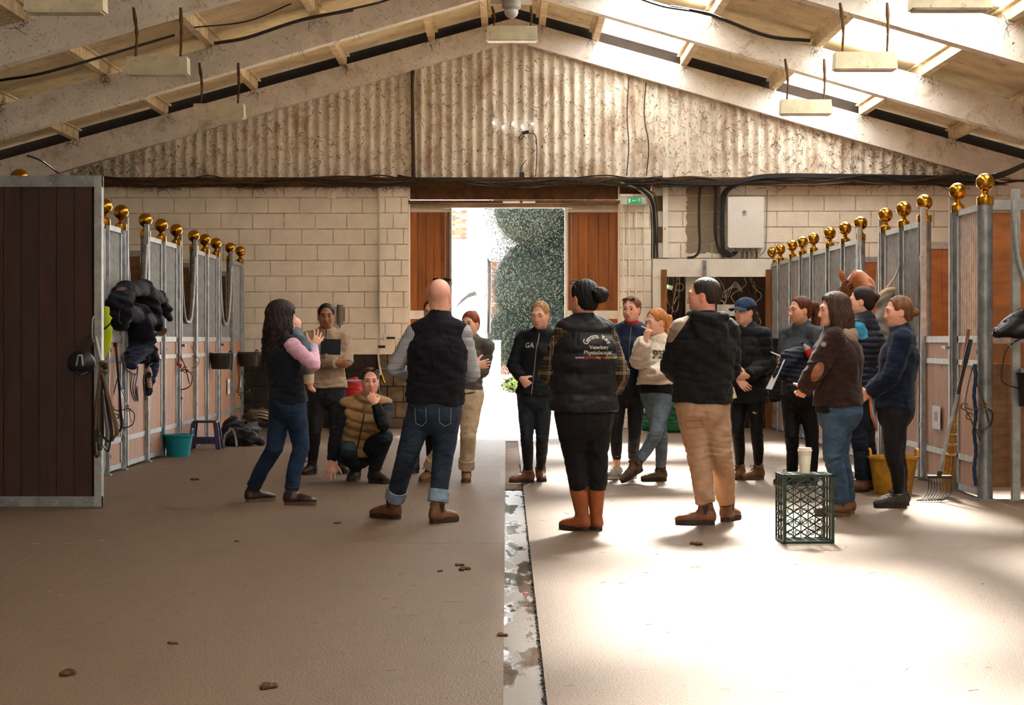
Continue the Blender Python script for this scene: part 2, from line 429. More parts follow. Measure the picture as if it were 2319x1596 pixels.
d1 = door_leaf('door_1', 928, 1018, 'left leaf of the sliding door with orange boards')
d2 = door_leaf('door_2', 1286, 1402, 'right leaf of the sliding door with orange boards')
m = MB(); m.bb((bx(1018), BW, 0), (bx(1023), BW + .12, bz(462))); m.build('edge_strip', M_GALVL, d1)
m = MB(); m.bb((bx(1279), BW, 0), (bx(1285), BW + .12, bz(462))); m.build('edge_strip', M_WHITE, d2)
m = MB(); m.box(P(1011, 466, BW - .02), (.07, .06, .09)); m.build('hanger', M_WHITE, d1)
m = MB(); m.box(P(1291, 466, BW - .02), (.07, .06, .09)); m.build('hanger', M_WHITE, d2)
for px in (1007,): m = MB(); m.bb((bx(px), BW + .01, bz(703)), (bx(px) + .012, BW + .03, bz(480))); m.build('draught_strip', M_GALVL, d1)
m = MB(); m.bb((bx(1293), BW + .01, bz(703)), (bx(1293) + .012, BW + .03, bz(480))); m.build('draught_strip', M_GALVL, d2)

# ------------------------------------------------------------------ portal frames, purlins, roof
def rafter_dep(X): return .32 + .013 * abs(X - RX)
for i, fy in enumerate(FR_Y):
    fr = empty('trim_frame', (RX, fy, 0), kind='structure', label='whitewashed concrete portal frame')
    for s_ in (-1, 1):
        m = MB(); xs = [0, 2.2, 4.4, 6.6, 8.1]; top = []; bot = []
        for q in xs: X = RX + s_ * q; top.append((X, fy, roof_top(X))); bot.append((X, fy, roof_top(X) - rafter_dep(X)))
        m.prism([V3(*p) + V3(0, -.1, 0) for p in top + bot[::-1]], (0, .2, 0)); m.build('rafter', M_BEAM, fr)
        m = MB(); X = RX + s_ * 8.1; m.bb((X - .18, fy - .1, 0), (X + .18, fy + .1, roof_top(X) - .2)); m.build('leg', M_BEAM, fr)
PD = .15
ZQ = lambda X: roof_top(X) + PD
for s_ in (-1, 1):
    for q in PURL:
        X = RX + s_ * q; z0 = roof_top(X); y0, y1 = FR_Y[-1] - .4, 27.92
        m = MB(); c = -s_ * .0
        m.bb((X - .018, y0, z0), (X + .018, y1, z0 + PD)); m.bb((X + s_ * .018, y0, z0), (X + s_ * .075, y1, z0 + .02)); m.bb((X - s_ * .06, y0, z0 + PD - .02), (X, y1, z0 + PD))
        m.build('trim_purlin', M_PURL, None, kind='structure')
# sheets: strips between purlins, one object per sheet where the photo can see them
m_grp = bpy.data.materials.new('translucent roof sheet'); m_grp.use_nodes = True; nt = m_grp.node_tree; nt.nodes.remove(nt.nodes['Principled BSDF'])
tr1 = _n(nt, 'ShaderNodeBsdfTransparent', Color=(.92, .9, .85, 1)); tr2 = _n(nt, 'ShaderNodeBsdfTranslucent', Color=(.95, .93, .88, 1)); mx = _n(nt, 'ShaderNodeMixShader', Fac=.45)
nt.links.new(tr1.outputs[0], mx.inputs[1]); nt.links.new(tr2.outputs[0], mx.inputs[2]); nt.links.new(mx.outputs[0], nt.nodes['Material Output'].inputs[0])
roof = {-1: empty('ceiling_left', (RX - 4, 15, 4.8), kind='structure', label='left roof slope of corrugated sheets'), 1: empty('ceiling_right', (RX + 4, 15, 4.8), kind='structure', label='right roof slope of corrugated sheets')}
edges = [0.0] + PURL + [8.4]
def sheet_mesh(s_, qa, qb, ncol, mt, seg=8):
    m = MB(); n = int(round(ncol * 7 * seg)); vs = []; fs = []
    za = -.277 * 0; 
    for i in range(n + 1):
        y = i / n * ncol * SHEET; w = .02 * math.cos(2 * math.pi * y / .146)
        vs += [(0, y, w), (s_ * (qb - qa + .05), y, -.277 * (qb - qa + .05) + w)]
        if i: fs.append((2 * i - 2, 2 * i - 1, 2 * i + 1, 2 * i))
    m.add(vs, fs); return m.mesh('roof_sheet', mt, 'all')
def is_sky(s_, k, col): return s_ == 1 and k in (2, 4) and (col % 4 in (0, 1) or (col > 8 and k == 2 and col % 4 == 2))  # nearer bays gain an extra unseen skylight sheet to widen the floor light
YT = 27.94
for s_ in (-1, 1):
    for k in range(len(edges) - 1):
        qa, qb = edges[k], edges[k + 1]; X = RX + s_ * qa
        me1 = sheet_mesh(s_, qa, qb, 1, M_ROOF); me2 = sheet_mesh(s_, qa, qb, 1, m_grp)
        for col in range(33):
            y = YT - (col + 1) * SHEET; sk = is_sky(s_, k, col)
            if sk: inst('skylight_sheet', me2, roof[s_], (X, y, ZQ(X) + .025 - .004 * (k % 2)))
            elif col < 12: inst('roof_sheet', me1, roof[s_], (X, y, ZQ(X) + .025 - .004 * (k % 2)))
            else: inst('roof_sheet', me1, roof[s_], (X, y, ZQ(X) + .025 - .004 * (k % 2)))
m = MB(); m.prism([(RX - 8.2, YT + .02, roof_top(RX - 8.2) - .1), (RX, YT + .02, roof_top(RX) - .1), (RX + 8.2, YT + .02, roof_top(RX + 8.2) - .1), (RX + 8.2, YT + .02, roof_top(RX + 8.2) + .2), (RX, YT + .02, roof_top(RX) + .2), (RX - 8.2, YT + .02, roof_top(RX - 8.2) + .2)], (0, .05, 0)); m.build('trim_verge', mat('dark verge board', '#2a2018', .9), None, kind='structure')
m = MB(); m.prism([(-8.5, -5.95, 0), (-NEAR_OPEN, -5.95, 0), (-NEAR_OPEN, -5.95, 3.4), (NEAR_OPEN, -5.95, 3.4), (NEAR_OPEN, -5.95, 0), (8.7, -5.95, 0), (8.7, -5.95, 3.7), (.1, -5.95, 6.0), (-8.5, -5.95, 3.7)], (0, -.2, 0)); m.build('wall_front', M_CREAM, None, kind='structure')
m = MB(); m.bb((-8.6, -6, 0), (-8.35, 28.2, 3.9)); m.build('wall_left', M_CREAM, None, kind='structure')
m = MB(); m.bb((8.55, -6, 0), (8.8, 28.2, 3.9)); m.build('wall_right', M_CREAMR, None, kind='structure')

# ------------------------------------------------------------------ stall fronts
XL, XR = -3.75, 3.78
def post_mesh():
    m = MB(); m.lathe([(.05, 0), (.05, 2.36)], n=12); a = m.mesh('shaft', M_GALV, True)
    m = MB(); m.lathe([(.054, 2.33), (.056, 2.335), (.056, 2.39), (.05, 2.395)], n=14); c = m.mesh('collar', M_BRASS, True)
    m = MB(); m.lathe([(.045, 2.39), (.03, 2.41), (.022, 2.425), (.03, 2.44)], n=12); m.sphere((0, 0, 2.508), .073, 20, 14); d = m.mesh('ball', M_BRASS, True)
    m = MB(); m.bb((-.062, -.05, 0), (.062, .05, .012)); e = m.mesh('foot_plate', M_GALV)
    return a, c, d, e
PM = post_mesh()
ORD = ['first', 'second', 'third', 'fourth', 'fifth', 'sixth', 'seventh', 'eighth', 'ninth', 'tenth', 'eleventh', 'twelfth', 'thirteenth', 'fourteenth', 'fifteenth']
def stall_post(X, Y, label, group, big=1.0):
    t = thing('stall_post', label, 'post', (X, Y, 0), group)
    for nm, me in zip(('shaft', 'collar', 'ball', 'foot_plate'), PM):
        o = inst(nm, me, t, (X, Y, 0)); o.scale = (big, big, 1) if nm in ('shaft', 'foot_plate', 'collar') else (1, 1, 1)
    return t
BARME = {}
def panel(X, ya, yb, label, group, door=False, grille=True, name=None, top=2.34, openu=False, solid=None, boards=True):
    """front section between two posts in the plane x = X, from depth ya to yb"""
    s_ = -1 if X > 0 else 1            # towards the aisle
    t = thing(name or ('stall_door' if door else 'barred_screen'), label, 'stall door' if door else 'stall panel', (X, (ya + yb) / 2, 0), group)
    L = yb - ya; ym = (ya + yb) / 2
    m = MB(); r = .022
    rails = [(.05, .05), (.30, .05), (1.08, .045), (1.27, .055)] + ([(top - .02, .05)] if grille and not openu else [])
    for z, h in rails: m.bb((X - r, ya, z - h / 2), (X + r, yb, z + h / 2))
    zt = top + (.12 if door else 0)
    for y in (ya + .02, yb - .02):
        m.bb((X - r + (s_ * .03 if door else 0), y - .025, .03), (X + r + (s_ * .03 if door else 0), y + .025, zt if (grille or door) else 1.3))
    m.build('frame', M_GALVL, t)
    # boards
    for (za, zb, nm) in ((.325, 1.058, 'board'),) if boards else ():
        n = max(4, int(L / .085)); w = (L - .06) / n; key = ('b', round(w, 3), za)
        if key not in BARME: q = MB(); q.bb((-.012, -w / 2 + .002, za), (.012, w / 2 - .002, zb)); BARME[key] = q.mesh('board', M_WOODP)
        for i in range(n): inst('board', BARME[key], t, (X, ya + .03 + w * (i + .5), 0))
    for za, zb in ((.07, .28), (1.1, 1.245)):
        m = MB(); m.bb((X - .01, ya + .03, za), (X + .01, yb - .03, zb)); m.build('infill_board', M_WOODP, t)
    for z in (.17, 1.17):
        m = MB(); m.lathe([(.02, 0), (.022, .008), (.012, .016)], (X + s_ * .02, ya + .08, z), 8, roty(s_ * math.pi / 2)); m.build('bolt', M_GALV, t, True)
    if grille:
        key = ('g', openu)
        if key not in BARME: q = MB(); q.tube([(0, 0, 1.29), (0, 0, 2.3)], .0085, 6); BARME[key] = q.mesh('bar', M_GALVL, True)
        n = int(L / .058); w = L / n
        if not openu:
            for i in range(1, n): inst('bar', BARME[key], t, (X, ya + w * i, 0))
        else:                       # dipped opening: curved tube and short bars under it
            pts = []
            for i in range(25):
                u = i / 24 * 2 - 1; pts.append((X + s_ * .03, ym + u * (L / 2 - .04), 1.47 + .78 * abs(u) ** 3.2))
            m = MB(); m.tube(pts, .02, 8); m.build('dipped_tube', M_GALVL, t, True)
            for i in range(1, n):
                u = (ya + w * i - ym) / (L / 2 - .04); zt_ = 1.47 + .78 * abs(u) ** 3.2
                o = inst('bar', BARME[key], t, (X, ya + w * i, 1.29 - 1.29 * (zt_ - 1.29) / 1.01)); o.scale = (1, 1, (zt_ - 1.29) / 1.01)
    if door:
        m = MB(); m.box((X + s_ * .06, ya + .06, 1.2), (.05, .1, .03)); m.tube([(X + s_ * .07, ya + .03, 1.2), (X + s_ * .07, ya + .2, 1.2)], .008, 6); m.build('bolt_latch', M_GALV, t)
        m = MB(); m.box((X + s_ * .03, yb - .005, 2.0), (.05, .05, .05)); m.box((X + s_ * .03, yb - .005, .5), (.05, .05, .05)); m.build('hinge', M_GALV, t)
    if solid:
        m = MB(); m.bb((X - .012, ya + .03, 1.3), (X + .012, yb - .03, top - .04)); m.build('sheet', solid, t)
    return t
RP = [.551, .5846, .631, .664, .696, .745, .779, .816, .859, .891, .923, .963, .992]
LP_ = [.537, .569, .618, .651, .679, .7246, .758, .7925, .837, .868, .901, .947, .983]
for i, r in enumerate(RP): stall_post(XR, r * 28, 'galvanised post with brass ball on the right stall row, %s from the camera' % ORD[i], 'right row stall posts', 1.22 if i in (0, 2) else 1)
for i, r in enumerate(LP_):
    if i in (1,): continue
    stall_post(XL, r * 28, 'galvanised post with brass ball on the left stall row, %s from the back wall' % ORD[12 - i], 'left row stall posts')
def row(X, rp, doors, side):
    n = 0; k = 0
    for i in range(len(rp) - 1):
        a, b = rp[i] * 28 + .068, rp[i + 1] * 28 - .068
        if b - a > 1.1:
            n += 1
            opn = doors.get(i, 'u')
            panel(X, a, b, 'stall door with dipped top tube on the %s row, %s door from the camera' % (side, ORD[n - 1]), '%s row stall doors' % side, True, opn != 'open', openu=True)
        else:
            k += 1
            panel(X, a, b, 'barred stall panel with wooden lower boards on the %s row, %s from the camera' % (side, ORD[k - 1]), '%s row stall panels' % side)
row(XR, RP, {1: 'open'}, 'right'); row(XL, LP_[2:], {}, 'left')
# stall partitions
M_PART = mat('stall partition boards', '#7d5634', .65, 0, .25, 5, stretch=(1, 1, 3))
def partition(X0, X1, Y, label, mt):
    t = thing('stall_partition', label, 'partition', ((X0 + X1) / 2, Y, 0), 'stall partitions')
    n = 14; q = MB(); w = (X1 - X0) / n; q.box((0, 0, 0), (w - .004, .025, 2.1)); me = q.mesh('board', mt)
    for i in range(n): inst('board', me, t, (X0 + w * (i + .5), Y, 1.1))
    m = MB(); m.bb((X0, Y - .025, 2.13), (X1, Y + .025, 2.19)); m.bb((X0, Y - .03, 1.24), (X1, Y + .03, 1.3)); m.bb((X0, Y - .03, .03), (X1, Y + .03, .09)); m.build('rail', M_GALVL, t)
for i, r in enumerate((.7245, .837, .947)): partition(XL - 4.4, XL - .06, r * 28 + .02, 'boarded partition between left stalls, %s from the camera' % ORD[i], M_PART)
for i, r in enumerate((.664, .779, .891)): partition(XR + .06, XR + 4.4, r * 28 + .02, 'boarded partition between right stalls, %s from the camera' % ORD[i], M_PLY)
# back board of the right stall seen at the frame edge, with its near post and tube
t = thing('stall_side_panel', 'brown boarded stall side facing the camera at the right edge', 'partition', (4.6, 15.6, 0))
q = MB(); q.box((0, 0, 0), (.138, .03, .98)); me = q.mesh('board', M_PART); q = MB(); q.box((0, 0, 0), (.276, .03, 1.0)); me2 = q.mesh('board', M_PLY)
for i in range(9): inst('board', me, t, (3.92 + .142 * i, 15.6, .58))
for i in range(5): inst('board', me2, t, (3.99 + .28 * i, 15.6, 1.78))
m = MB(); m.bb((3.85, 15.57, 1.08), (5.3, 15.63, 1.24)); m.build('rail', M_WOODR, t); m = MB(); m.bb((3.85, 15.56, 2.3), (5.3, 15.64, 2.38)); m.build('rail', M_GALVL, t)
t = thing('door_upright', 'bare galvanised upright with curved tube at the right edge', 'post', P(2296, 1115, 15.2))
a = P(2300, 428, 15.2); m = MB(); m.bb((a[0] - .03, 15.17, .02), (a[0] + .03, 15.23, a[2])); m.build('shaft', M_GALVL, t)
m = MB(); m.tube(catmull([P(2300, 500, 15.14), P(2303, 560, 15.14), P(2316, 620, 15.14), P(2350, 690, 15.14)]), .022, 8); m.build('curved_tube', M_GALVL, t, True)

# ------------------------------------------------------------------ big brown door on the left
t = thing('brown_stable_door', 'tall dark brown boarded door with galvanised edge at the left', 'door', (-3.9, 14.7, 0))
Yd = 14.7; xr = P(232, 0, Yd)[0]; zt = P(0, 398, Yd)[2]; x0 = -4.5
q = MB(); bw_ = 40 * Yd / F; q.box((0, 0, 0), (bw_ - .005, .035, zt - .16)); me = q.mesh('board', M_DARKW)
for i in range(10):
    xx = xr - .075 - bw_ * (i + .5)
    inst('board', me, t, (xx, Yd, zt / 2))
m = MB(); m.bb((x0, Yd + .018, .05), (xr - .03, Yd + .028, zt - .05)); m.build('backing', mat('groove brown', '#3a1a0c', .7), t)
m = MB(); m.bb((x0, Yd - .03, zt - .085), (xr, Yd + .03, zt)); m.build('top_rail', M_GALV, t)
m = MB(); m.bb((x0, Yd - .03, .015), (xr, Yd + .03, .09)); m.build('bottom_rail', M_GALV, t)
m = MB(); m.bb((xr - .055, Yd - .035, .015), (xr, Yd + .05, zt)); m.build('edge_channel', M_GALVL, t)
for (px, py) in ((25, 417), (113, 416), (191, 416), (28, 1133), (118, 1133), (195, 1133)):
    m = MB(); c = P(px, py, Yd - .03); m.lathe([(.012, 0), (.012, .006), (.006, .01)], c, 8, rotx(math.pi / 2)); m.build('bolt', M_GALVL, t, True)
m = MB(); m.tube(catmull([P(222, 718, Yd - .03), P(211, 719, Yd - .05), P(209, 745, Yd - .06), P(211, 772, Yd - .05), P(222, 775, Yd - .03)], 4), .006, 6); m.build('pull_handle', M_GALVL, t, True)
m = MB(); m.box(P(190, 778, Yd - .03), (.16, .02, .03)); m.build('hook_plate', M_BLACK, t)
# ------------------------------------------------------------------ signed distance fields -> continuous meshes
def unit(v): v = np.array(v, float); return v / (np.linalg.norm(v) + 1e-12)


class Field:
    def __init__(s, lo, hi, h):
        s.h = h; s.lo = np.array(lo, float) - 3 * h; hi = np.array(hi, float) + 3 * h
        s.n = np.ceil((hi - s.lo) / h).astype(int) + 1
        s.ax = [(s.lo[i] + h * np.arange(s.n[i])).astype(np.float32) for i in range(3)]
        s.D = np.full(s.n, .3, np.float32)

    def sub(s, lo, hi):
        a = np.clip(np.floor((np.array(lo) - s.lo) / s.h).astype(int), 0, s.n); b = np.clip(np.ceil((np.array(hi) - s.lo) / s.h).astype(int) + 1, 0, s.n)
        sl = tuple(slice(a[i], b[i]) for i in range(3))
        return sl, s.ax[0][sl[0]][:, None, None], s.ax[1][sl[1]][None, :, None], s.ax[2][sl[2]][None, None, :]

    def put(s, sl, d, k, op):
        c = s.D[sl]
        if op == 's': d = -d; hh = np.maximum(k - np.abs(c - d), 0) / k; s.D[sl] = np.maximum(c, d) + hh * hh * k / 4
        else: hh = np.maximum(k - np.abs(c - d), 0) / k; s.D[sl] = np.minimum(c, d) - hh * hh * k / 4

    def loft(s, pts, a, b=None, side=(1, 0, 0), k=.02, caps=(0, 0), op='u'):
        pts = [np.array(p, float) for p in pts]; n = len(pts)
        a = list(a) if hasattr(a, '__len__') else [a] * n; b = a if b is None else (list(b) if hasattr(b, '__len__') else [b] * n)
        mg = max(max(a), max(b)) + k + 2 * s.h
        sl, x, y, z = s.sub(np.min(pts, 0) - mg, np.max(pts, 0) + mg)
        if min(s.D[sl].shape) == 0: return
        best = None
        for i in range(n - 1):
            p0, p1 = pts[i], pts[i + 1]; L = np.linalg.norm(p1 - p0)
            if L < 1e-6: continue
            t_ = (p1 - p0) / L; u = np.array(side, float); u = u - t_ * (u @ t_)
            if np.linalg.norm(u) < 1e-3: u = np.cross(t_, (.3, .5, .8))
            u = unit(u); v = np.cross(t_, u)
            rx, ry, rz = x - p0[0], y - p0[1], z - p0[2]
            w = rx * t_[0] + ry * t_[1] + rz * t_[2]; t = np.clip(w / L, 0, 1); o = w - t * L
            X = rx * u[0] + ry * u[1] + rz * u[2]; Y = rx * v[0] + ry * v[1] + rz * v[2]
            A = a[i] + (a[i + 1] - a[i]) * t; B = b[i] + (b[i + 1] - b[i]) * t; mn = np.minimum(A, B)
            c0 = caps[0] and i == 0; c1 = caps[1] and i == n - 2
            oo = o.copy()
            if c0: oo = np.where(w < 0, 0, oo)
            if c1: oo = np.where(w > L, 0, oo)
            d = (np.sqrt((X / A) ** 2 + (Y / B) ** 2 + (oo / mn) ** 2) - 1) * mn
            if c0: d = np.maximum(d, -w)
            if c1: d = np.maximum(d, w - L)
            best = d if best is None else np.minimum(best, d)
        s.put(sl, best.astype(np.float32), k, op)

    def ell(s, c, r, M=None, k=.02, op='u'):
        c = np.array(c, float); r = np.array(r if hasattr(r, '__len__') else (r, r, r), float); mg = max(r) + k + 2 * s.h
        sl, x, y, z = s.sub(c - mg, c + mg)
        if min(s.D[sl].shape) == 0: return
        M = np.eye(3) if M is None else M
        q = sum((((x - c[0]) * M[0, i] + (y - c[1]) * M[1, i] + (z - c[2]) * M[2, i]) / r[i]) ** 2 for i in range(3))
        s.put(sl, ((np.sqrt(q) - 1) * r.min()).astype(np.float32), k, op)

    def grid(s): return s.ax[0][:, None, None], s.ax[1][None, :, None], s.ax[2][None, None, :]

    def cut(s, p, n):                  # keep the side the normal points away from
        x, y, z = s.grid(); n = unit(n); s.D = np.maximum(s.D, ((x - p[0]) * n[0] + (y - p[1]) * n[1] + (z - p[2]) * n[2]).astype(np.float32))

    def wrinkle(s, seed, amp=.002, joints=(), jamp=.008, lam=.05):
        r = np.random.RandomState(seed); x, y, z = s.grid(); ph = r.uniform(0, 6.3, 8)
        wx = .8 * np.sin(x * 17 + ph[0] + 9 * z) + .8 * np.sin(y * 15 + ph[1] - 8 * z)
        n1 = np.sin(2 * np.pi * z / lam + 2.6 * wx + ph[2]) + .6 * np.sin(2 * np.pi * z / (lam * .53) + 3.4 * wx + ph[3] + 12 * x)
        n2 = np.sin(x * 33 + 9 * np.sin(z * 7 + ph[4]) + ph[5]) * np.sin(z * 13 + ph[6] + y * 11)
        m = np.zeros_like(s.D)
        for (c, rad) in joints: m = np.maximum(m, np.exp(-((x - c[0]) ** 2 + (y - c[1]) ** 2 + (z - c[2]) ** 2) / rad ** 2))
        s.D += (1.5 * amp * n2 + (amp * .7 + jamp * m * (.55 + .45 * n2)) * n1 * .6).astype(np.float32)

    def verts_quads(s):
        D = s.D; D[0] = D[-1] = 1; D[:, 0] = D[:, -1] = 1; D[:, :, 0] = D[:, :, -1] = 1
        I = D < 0; nx, ny, nz = s.n
        cnt = np.zeros((nx - 1, ny - 1, nz - 1), np.int8)
        offs = [(i, j, k) for i in (0, 1) for j in (0, 1) for k in (0, 1)]
        for (i, j, k) in offs: cnt += I[i:nx - 1 + i, j:ny - 1 + j, k:nz - 1 + k]
        cells = np.argwhere((cnt > 0) & (cnt < 8))
        if len(cells) == 0: return np.zeros((0, 3)), np.zeros((0, 4), int)
        idx = np.full(cnt.shape, -1, np.int32); idx[tuple(cells.T)] = np.arange(len(cells))
        val = {o: D[cells[:, 0] + o[0], cells[:, 1] + o[1], cells[:, 2] + o[2]] for o in offs}
        acc = np.zeros((len(cells), 3)); num = np.zeros(len(cells))
        for o in offs:
            for a in range(3):
                if o[a] == 0:
                    q = list(o); q[a] = 1; q = tuple(q); d0, d1 = val[o], val[q]; mk = (d0 < 0) != (d1 < 0)
                    t = np.where(mk, d0 / np.where(mk, d0 - d1, 1), 0); p = np.array(o, float)[None, :].repeat(len(cells), 0); p[:, a] += t
                    acc += p * mk[:, None]; num += mk
        V = s.lo + s.h * (cells + acc / num[:, None]); Q = []
        for a in range(3):
            b, c = (a + 1) % 3, (a + 2) % 3
            s0 = [slice(1, s.n[i] - 1) for i in range(3)]; s0[a] = slice(0, s.n[a] - 1); s1 = list(s0); s1[a] = slice(1, s.n[a])
            A0, A1 = I[tuple(s0)], I[tuple(s1)]; e = np.argwhere(A0 != A1); fl = A0[tuple(e.T)]
            base = e.copy(); base[:, b] += 1; base[:, c] += 1
            def g(db, dc): q = base.copy(); q[:, b] -= db; q[:, c] -= dc; return idx[tuple(q.T)]
            quad = np.stack([g(1, 1), g(0, 1), g(0, 0), g(1, 0)], 1); quad[~fl] = quad[~fl][:, ::-1]; Q.append(quad)
        return V, np.concatenate(Q)


def np_mesh(name, V, Q, mats, cols=None, midx=None):
    me = bpy.data.meshes.new(name); me.vertices.add(len(V)); me.vertices.foreach_set('co', np.asarray(V, np.float32).ravel())
    Q = np.asarray(Q, np.int32); me.loops.add(Q.size); me.loops.foreach_set('vertex_index', Q.ravel()); me.polygons.add(len(Q))
    me.polygons.foreach_set('loop_start', np.arange(0, Q.size, 4, dtype=np.int32))
    for m_ in mats if isinstance(mats, (list, tuple)) else [mats]: me.materials.append(m_)
    me.polygons.foreach_set('use_smooth', np.ones(len(Q), bool))
    if midx is not None: me.polygons.foreach_set('material_index', np.asarray(midx, np.int32))
    if cols is not None:
        ca = me.color_attributes.new('tint', 'FLOAT_COLOR', 'POINT'); ca.data.foreach_set('color', np.concatenate([cols, np.ones((len(V), 1))], 1).astype(np.float32).ravel())
    me.update(); me.validate(); return me


def smooth_v(V, Q, it=1, f=.5):
    for _ in range(it):
        acc = np.zeros_like(V); n = np.zeros(len(V))
        for i in range(4):
            a, b = Q[:, i], Q[:, (i + 1) % 4]; np.add.at(acc, a, V[b]); np.add.at(n, a, 1); np.add.at(acc, b, V[a]); np.add.at(n, b, 1)
        V = V + f * (acc / n[:, None] - V)
    return V


def finish(f, name, mats, parent, sm=1, midf=None, **tags):
    V, Q = f.verts_quads(); V = smooth_v(V, Q, sm) if sm else V
    mi = midf(V[Q].mean(1)) if midf else None
    return obj(name, np_mesh(name, V, Q, mats, midx=mi), parent, **tags)


# ------------------------------------------------------------------ cloth materials
def cloth(name, col, rough=.85, var=.14, scale=14, bump=.12, bscale=350, sheen=.03, fold=(10, .85, (1, 1, .75)), **k): return mat(name, col, rough, 0, var, scale, bump, bscale, spec=.2, sheen=sheen, fold=fold, **k)


def denim(name, col): return cloth(name, col, .85, .22, 9, .3, 260, 0, fold=(11, .8, (.8, .8, 1.5)))


def stripes(name, base, layers, wv=.3):
    """woven check: layers = (period, width, colour, mix)"""
    m = bpy.data.materials.new(name); m.use_nodes = True; nt = m.node_tree; L = nt.links; b = nt.nodes['Principled BSDF']
    g = _n(nt, 'ShaderNodeNewGeometry'); sp = _n(nt, 'ShaderNodeSeparateXYZ'); L.new(g.outputs['Position'], sp.inputs[0])
    ad = _n(nt, 'ShaderNodeMath', operation='ADD'); ym_ = _n(nt, 'ShaderNodeMath', operation='MULTIPLY'); L.new(sp.outputs[1], ym_.inputs[0]); ym_.inputs[1].default_value = wv; L.new(sp.outputs[0], ad.inputs[0]); L.new(ym_.outputs[0], ad.inputs[1])
    out = None; cur = srgb(base)
    for (per, wd_, c, mx_, off) in layers:
        for src in (sp.outputs[2], ad.outputs[0]):
            a1 = _n(nt, 'ShaderNodeMath', operation='MULTIPLY_ADD'); L.new(src, a1.inputs[0]); a1.inputs[1].default_value = 1 / per; a1.inputs[2].default_value = off
            fr = _n(nt, 'ShaderNodeMath', operation='FRACT'); L.new(a1.outputs[0], fr.inputs[0])
            lt_ = _n(nt, 'ShaderNodeMath', operation='LESS_THAN'); L.new(fr.outputs[0], lt_.inputs[0]); lt_.inputs[1].default_value = wd_
            mu = _n(nt, 'ShaderNodeMath', operation='MULTIPLY'); L.new(lt_.outputs[0], mu.inputs[0]); mu.inputs[1].default_value = mx_
            out = mixc(nt, mu.outputs[0], out if out is not None else cur, srgb(c))
    L.new(out, b.inputs['Base Color']); b.inputs['Roughness'].default_value = .85; b.inputs['Specular IOR Level'].default_value = .2
    return m


M_PLAID = stripes('brown plaid flannel', '#3a2c22', [(.1, .35, '#1d1712', .6, .1), (.1, .035, '#d9c7a6', .55, .5), (.1, .03, '#d9c7a6', .4, .62), (.05, .06, '#8a7355', .45, .2), (.025, .12, '#8a7355', .25, .3)])
M_GING = stripes('black and white gingham', '#c9ccd2', [(.011, .5, '#23262e', .5, 0)])
M_EYEW = mat('eye white', '#dcd6d0', .25, 0, 0); M_IRISB = mat('brown iris', '#3a2314', .2, 0, 0); M_IRISL = mat('grey blue iris', '#5a6a72', .2, 0, 0)
def skin(name, col): return mat(name, col, .5, 0, .05, 30, .1, 300, attr='tint', spec=.35)


SK = {'fair': skin('fair skin', '#dfae95'), 'pink': skin('pink skin', '#e0a690'), 'tan': skin('tanned skin', '#d0997a'), 'brown': skin('brown skin', '#9c6a4a'), 'ruddy': skin('ruddy skin', '#d69880')}
def hairm(name, col): return mat(name, col, .52, 0, .45, 26, .8, 90, stretch=(1.6, 1.6, .35), spec=.3)


HR = {'darkbrown': hairm('dark brown hair', '#22140f'), 'black': hairm('black hair', '#0d0a0b'), 'brown': hairm('brown hair', '#3f2618'), 'auburn': hairm('auburn hair', '#5c2a18'),
      'red': hairm('red hair', '#8a3a1c'), 'blonde': hairm('blonde hair', '#b08350'), 'ginger': hairm('strawberry blonde hair', '#c07d42'), 'dkblonde': hairm('dark blonde hair', '#7d5433'), 'short': hairm('short dark hair', '#2c211c')}


# ------------------------------------------------------------------ anatomy
def head_frame(yaw, pitch=0, tilt=0):
    a = math.radians(yaw); p = math.radians(pitch); t = math.radians(tilt)
    f0 = V3(math.sin(a), math.cos(a), 0); r0 = V3(math.cos(a), -math.sin(a), 0)
    f = f0 * math.cos(p) + V3(0, 0, 1) * math.sin(p); u = np.cross(r0, f)
    r = r0 * math.cos(t) + u * math.sin(t); u = np.cross(r, f)
    return np.stack([r, f, u], 1)


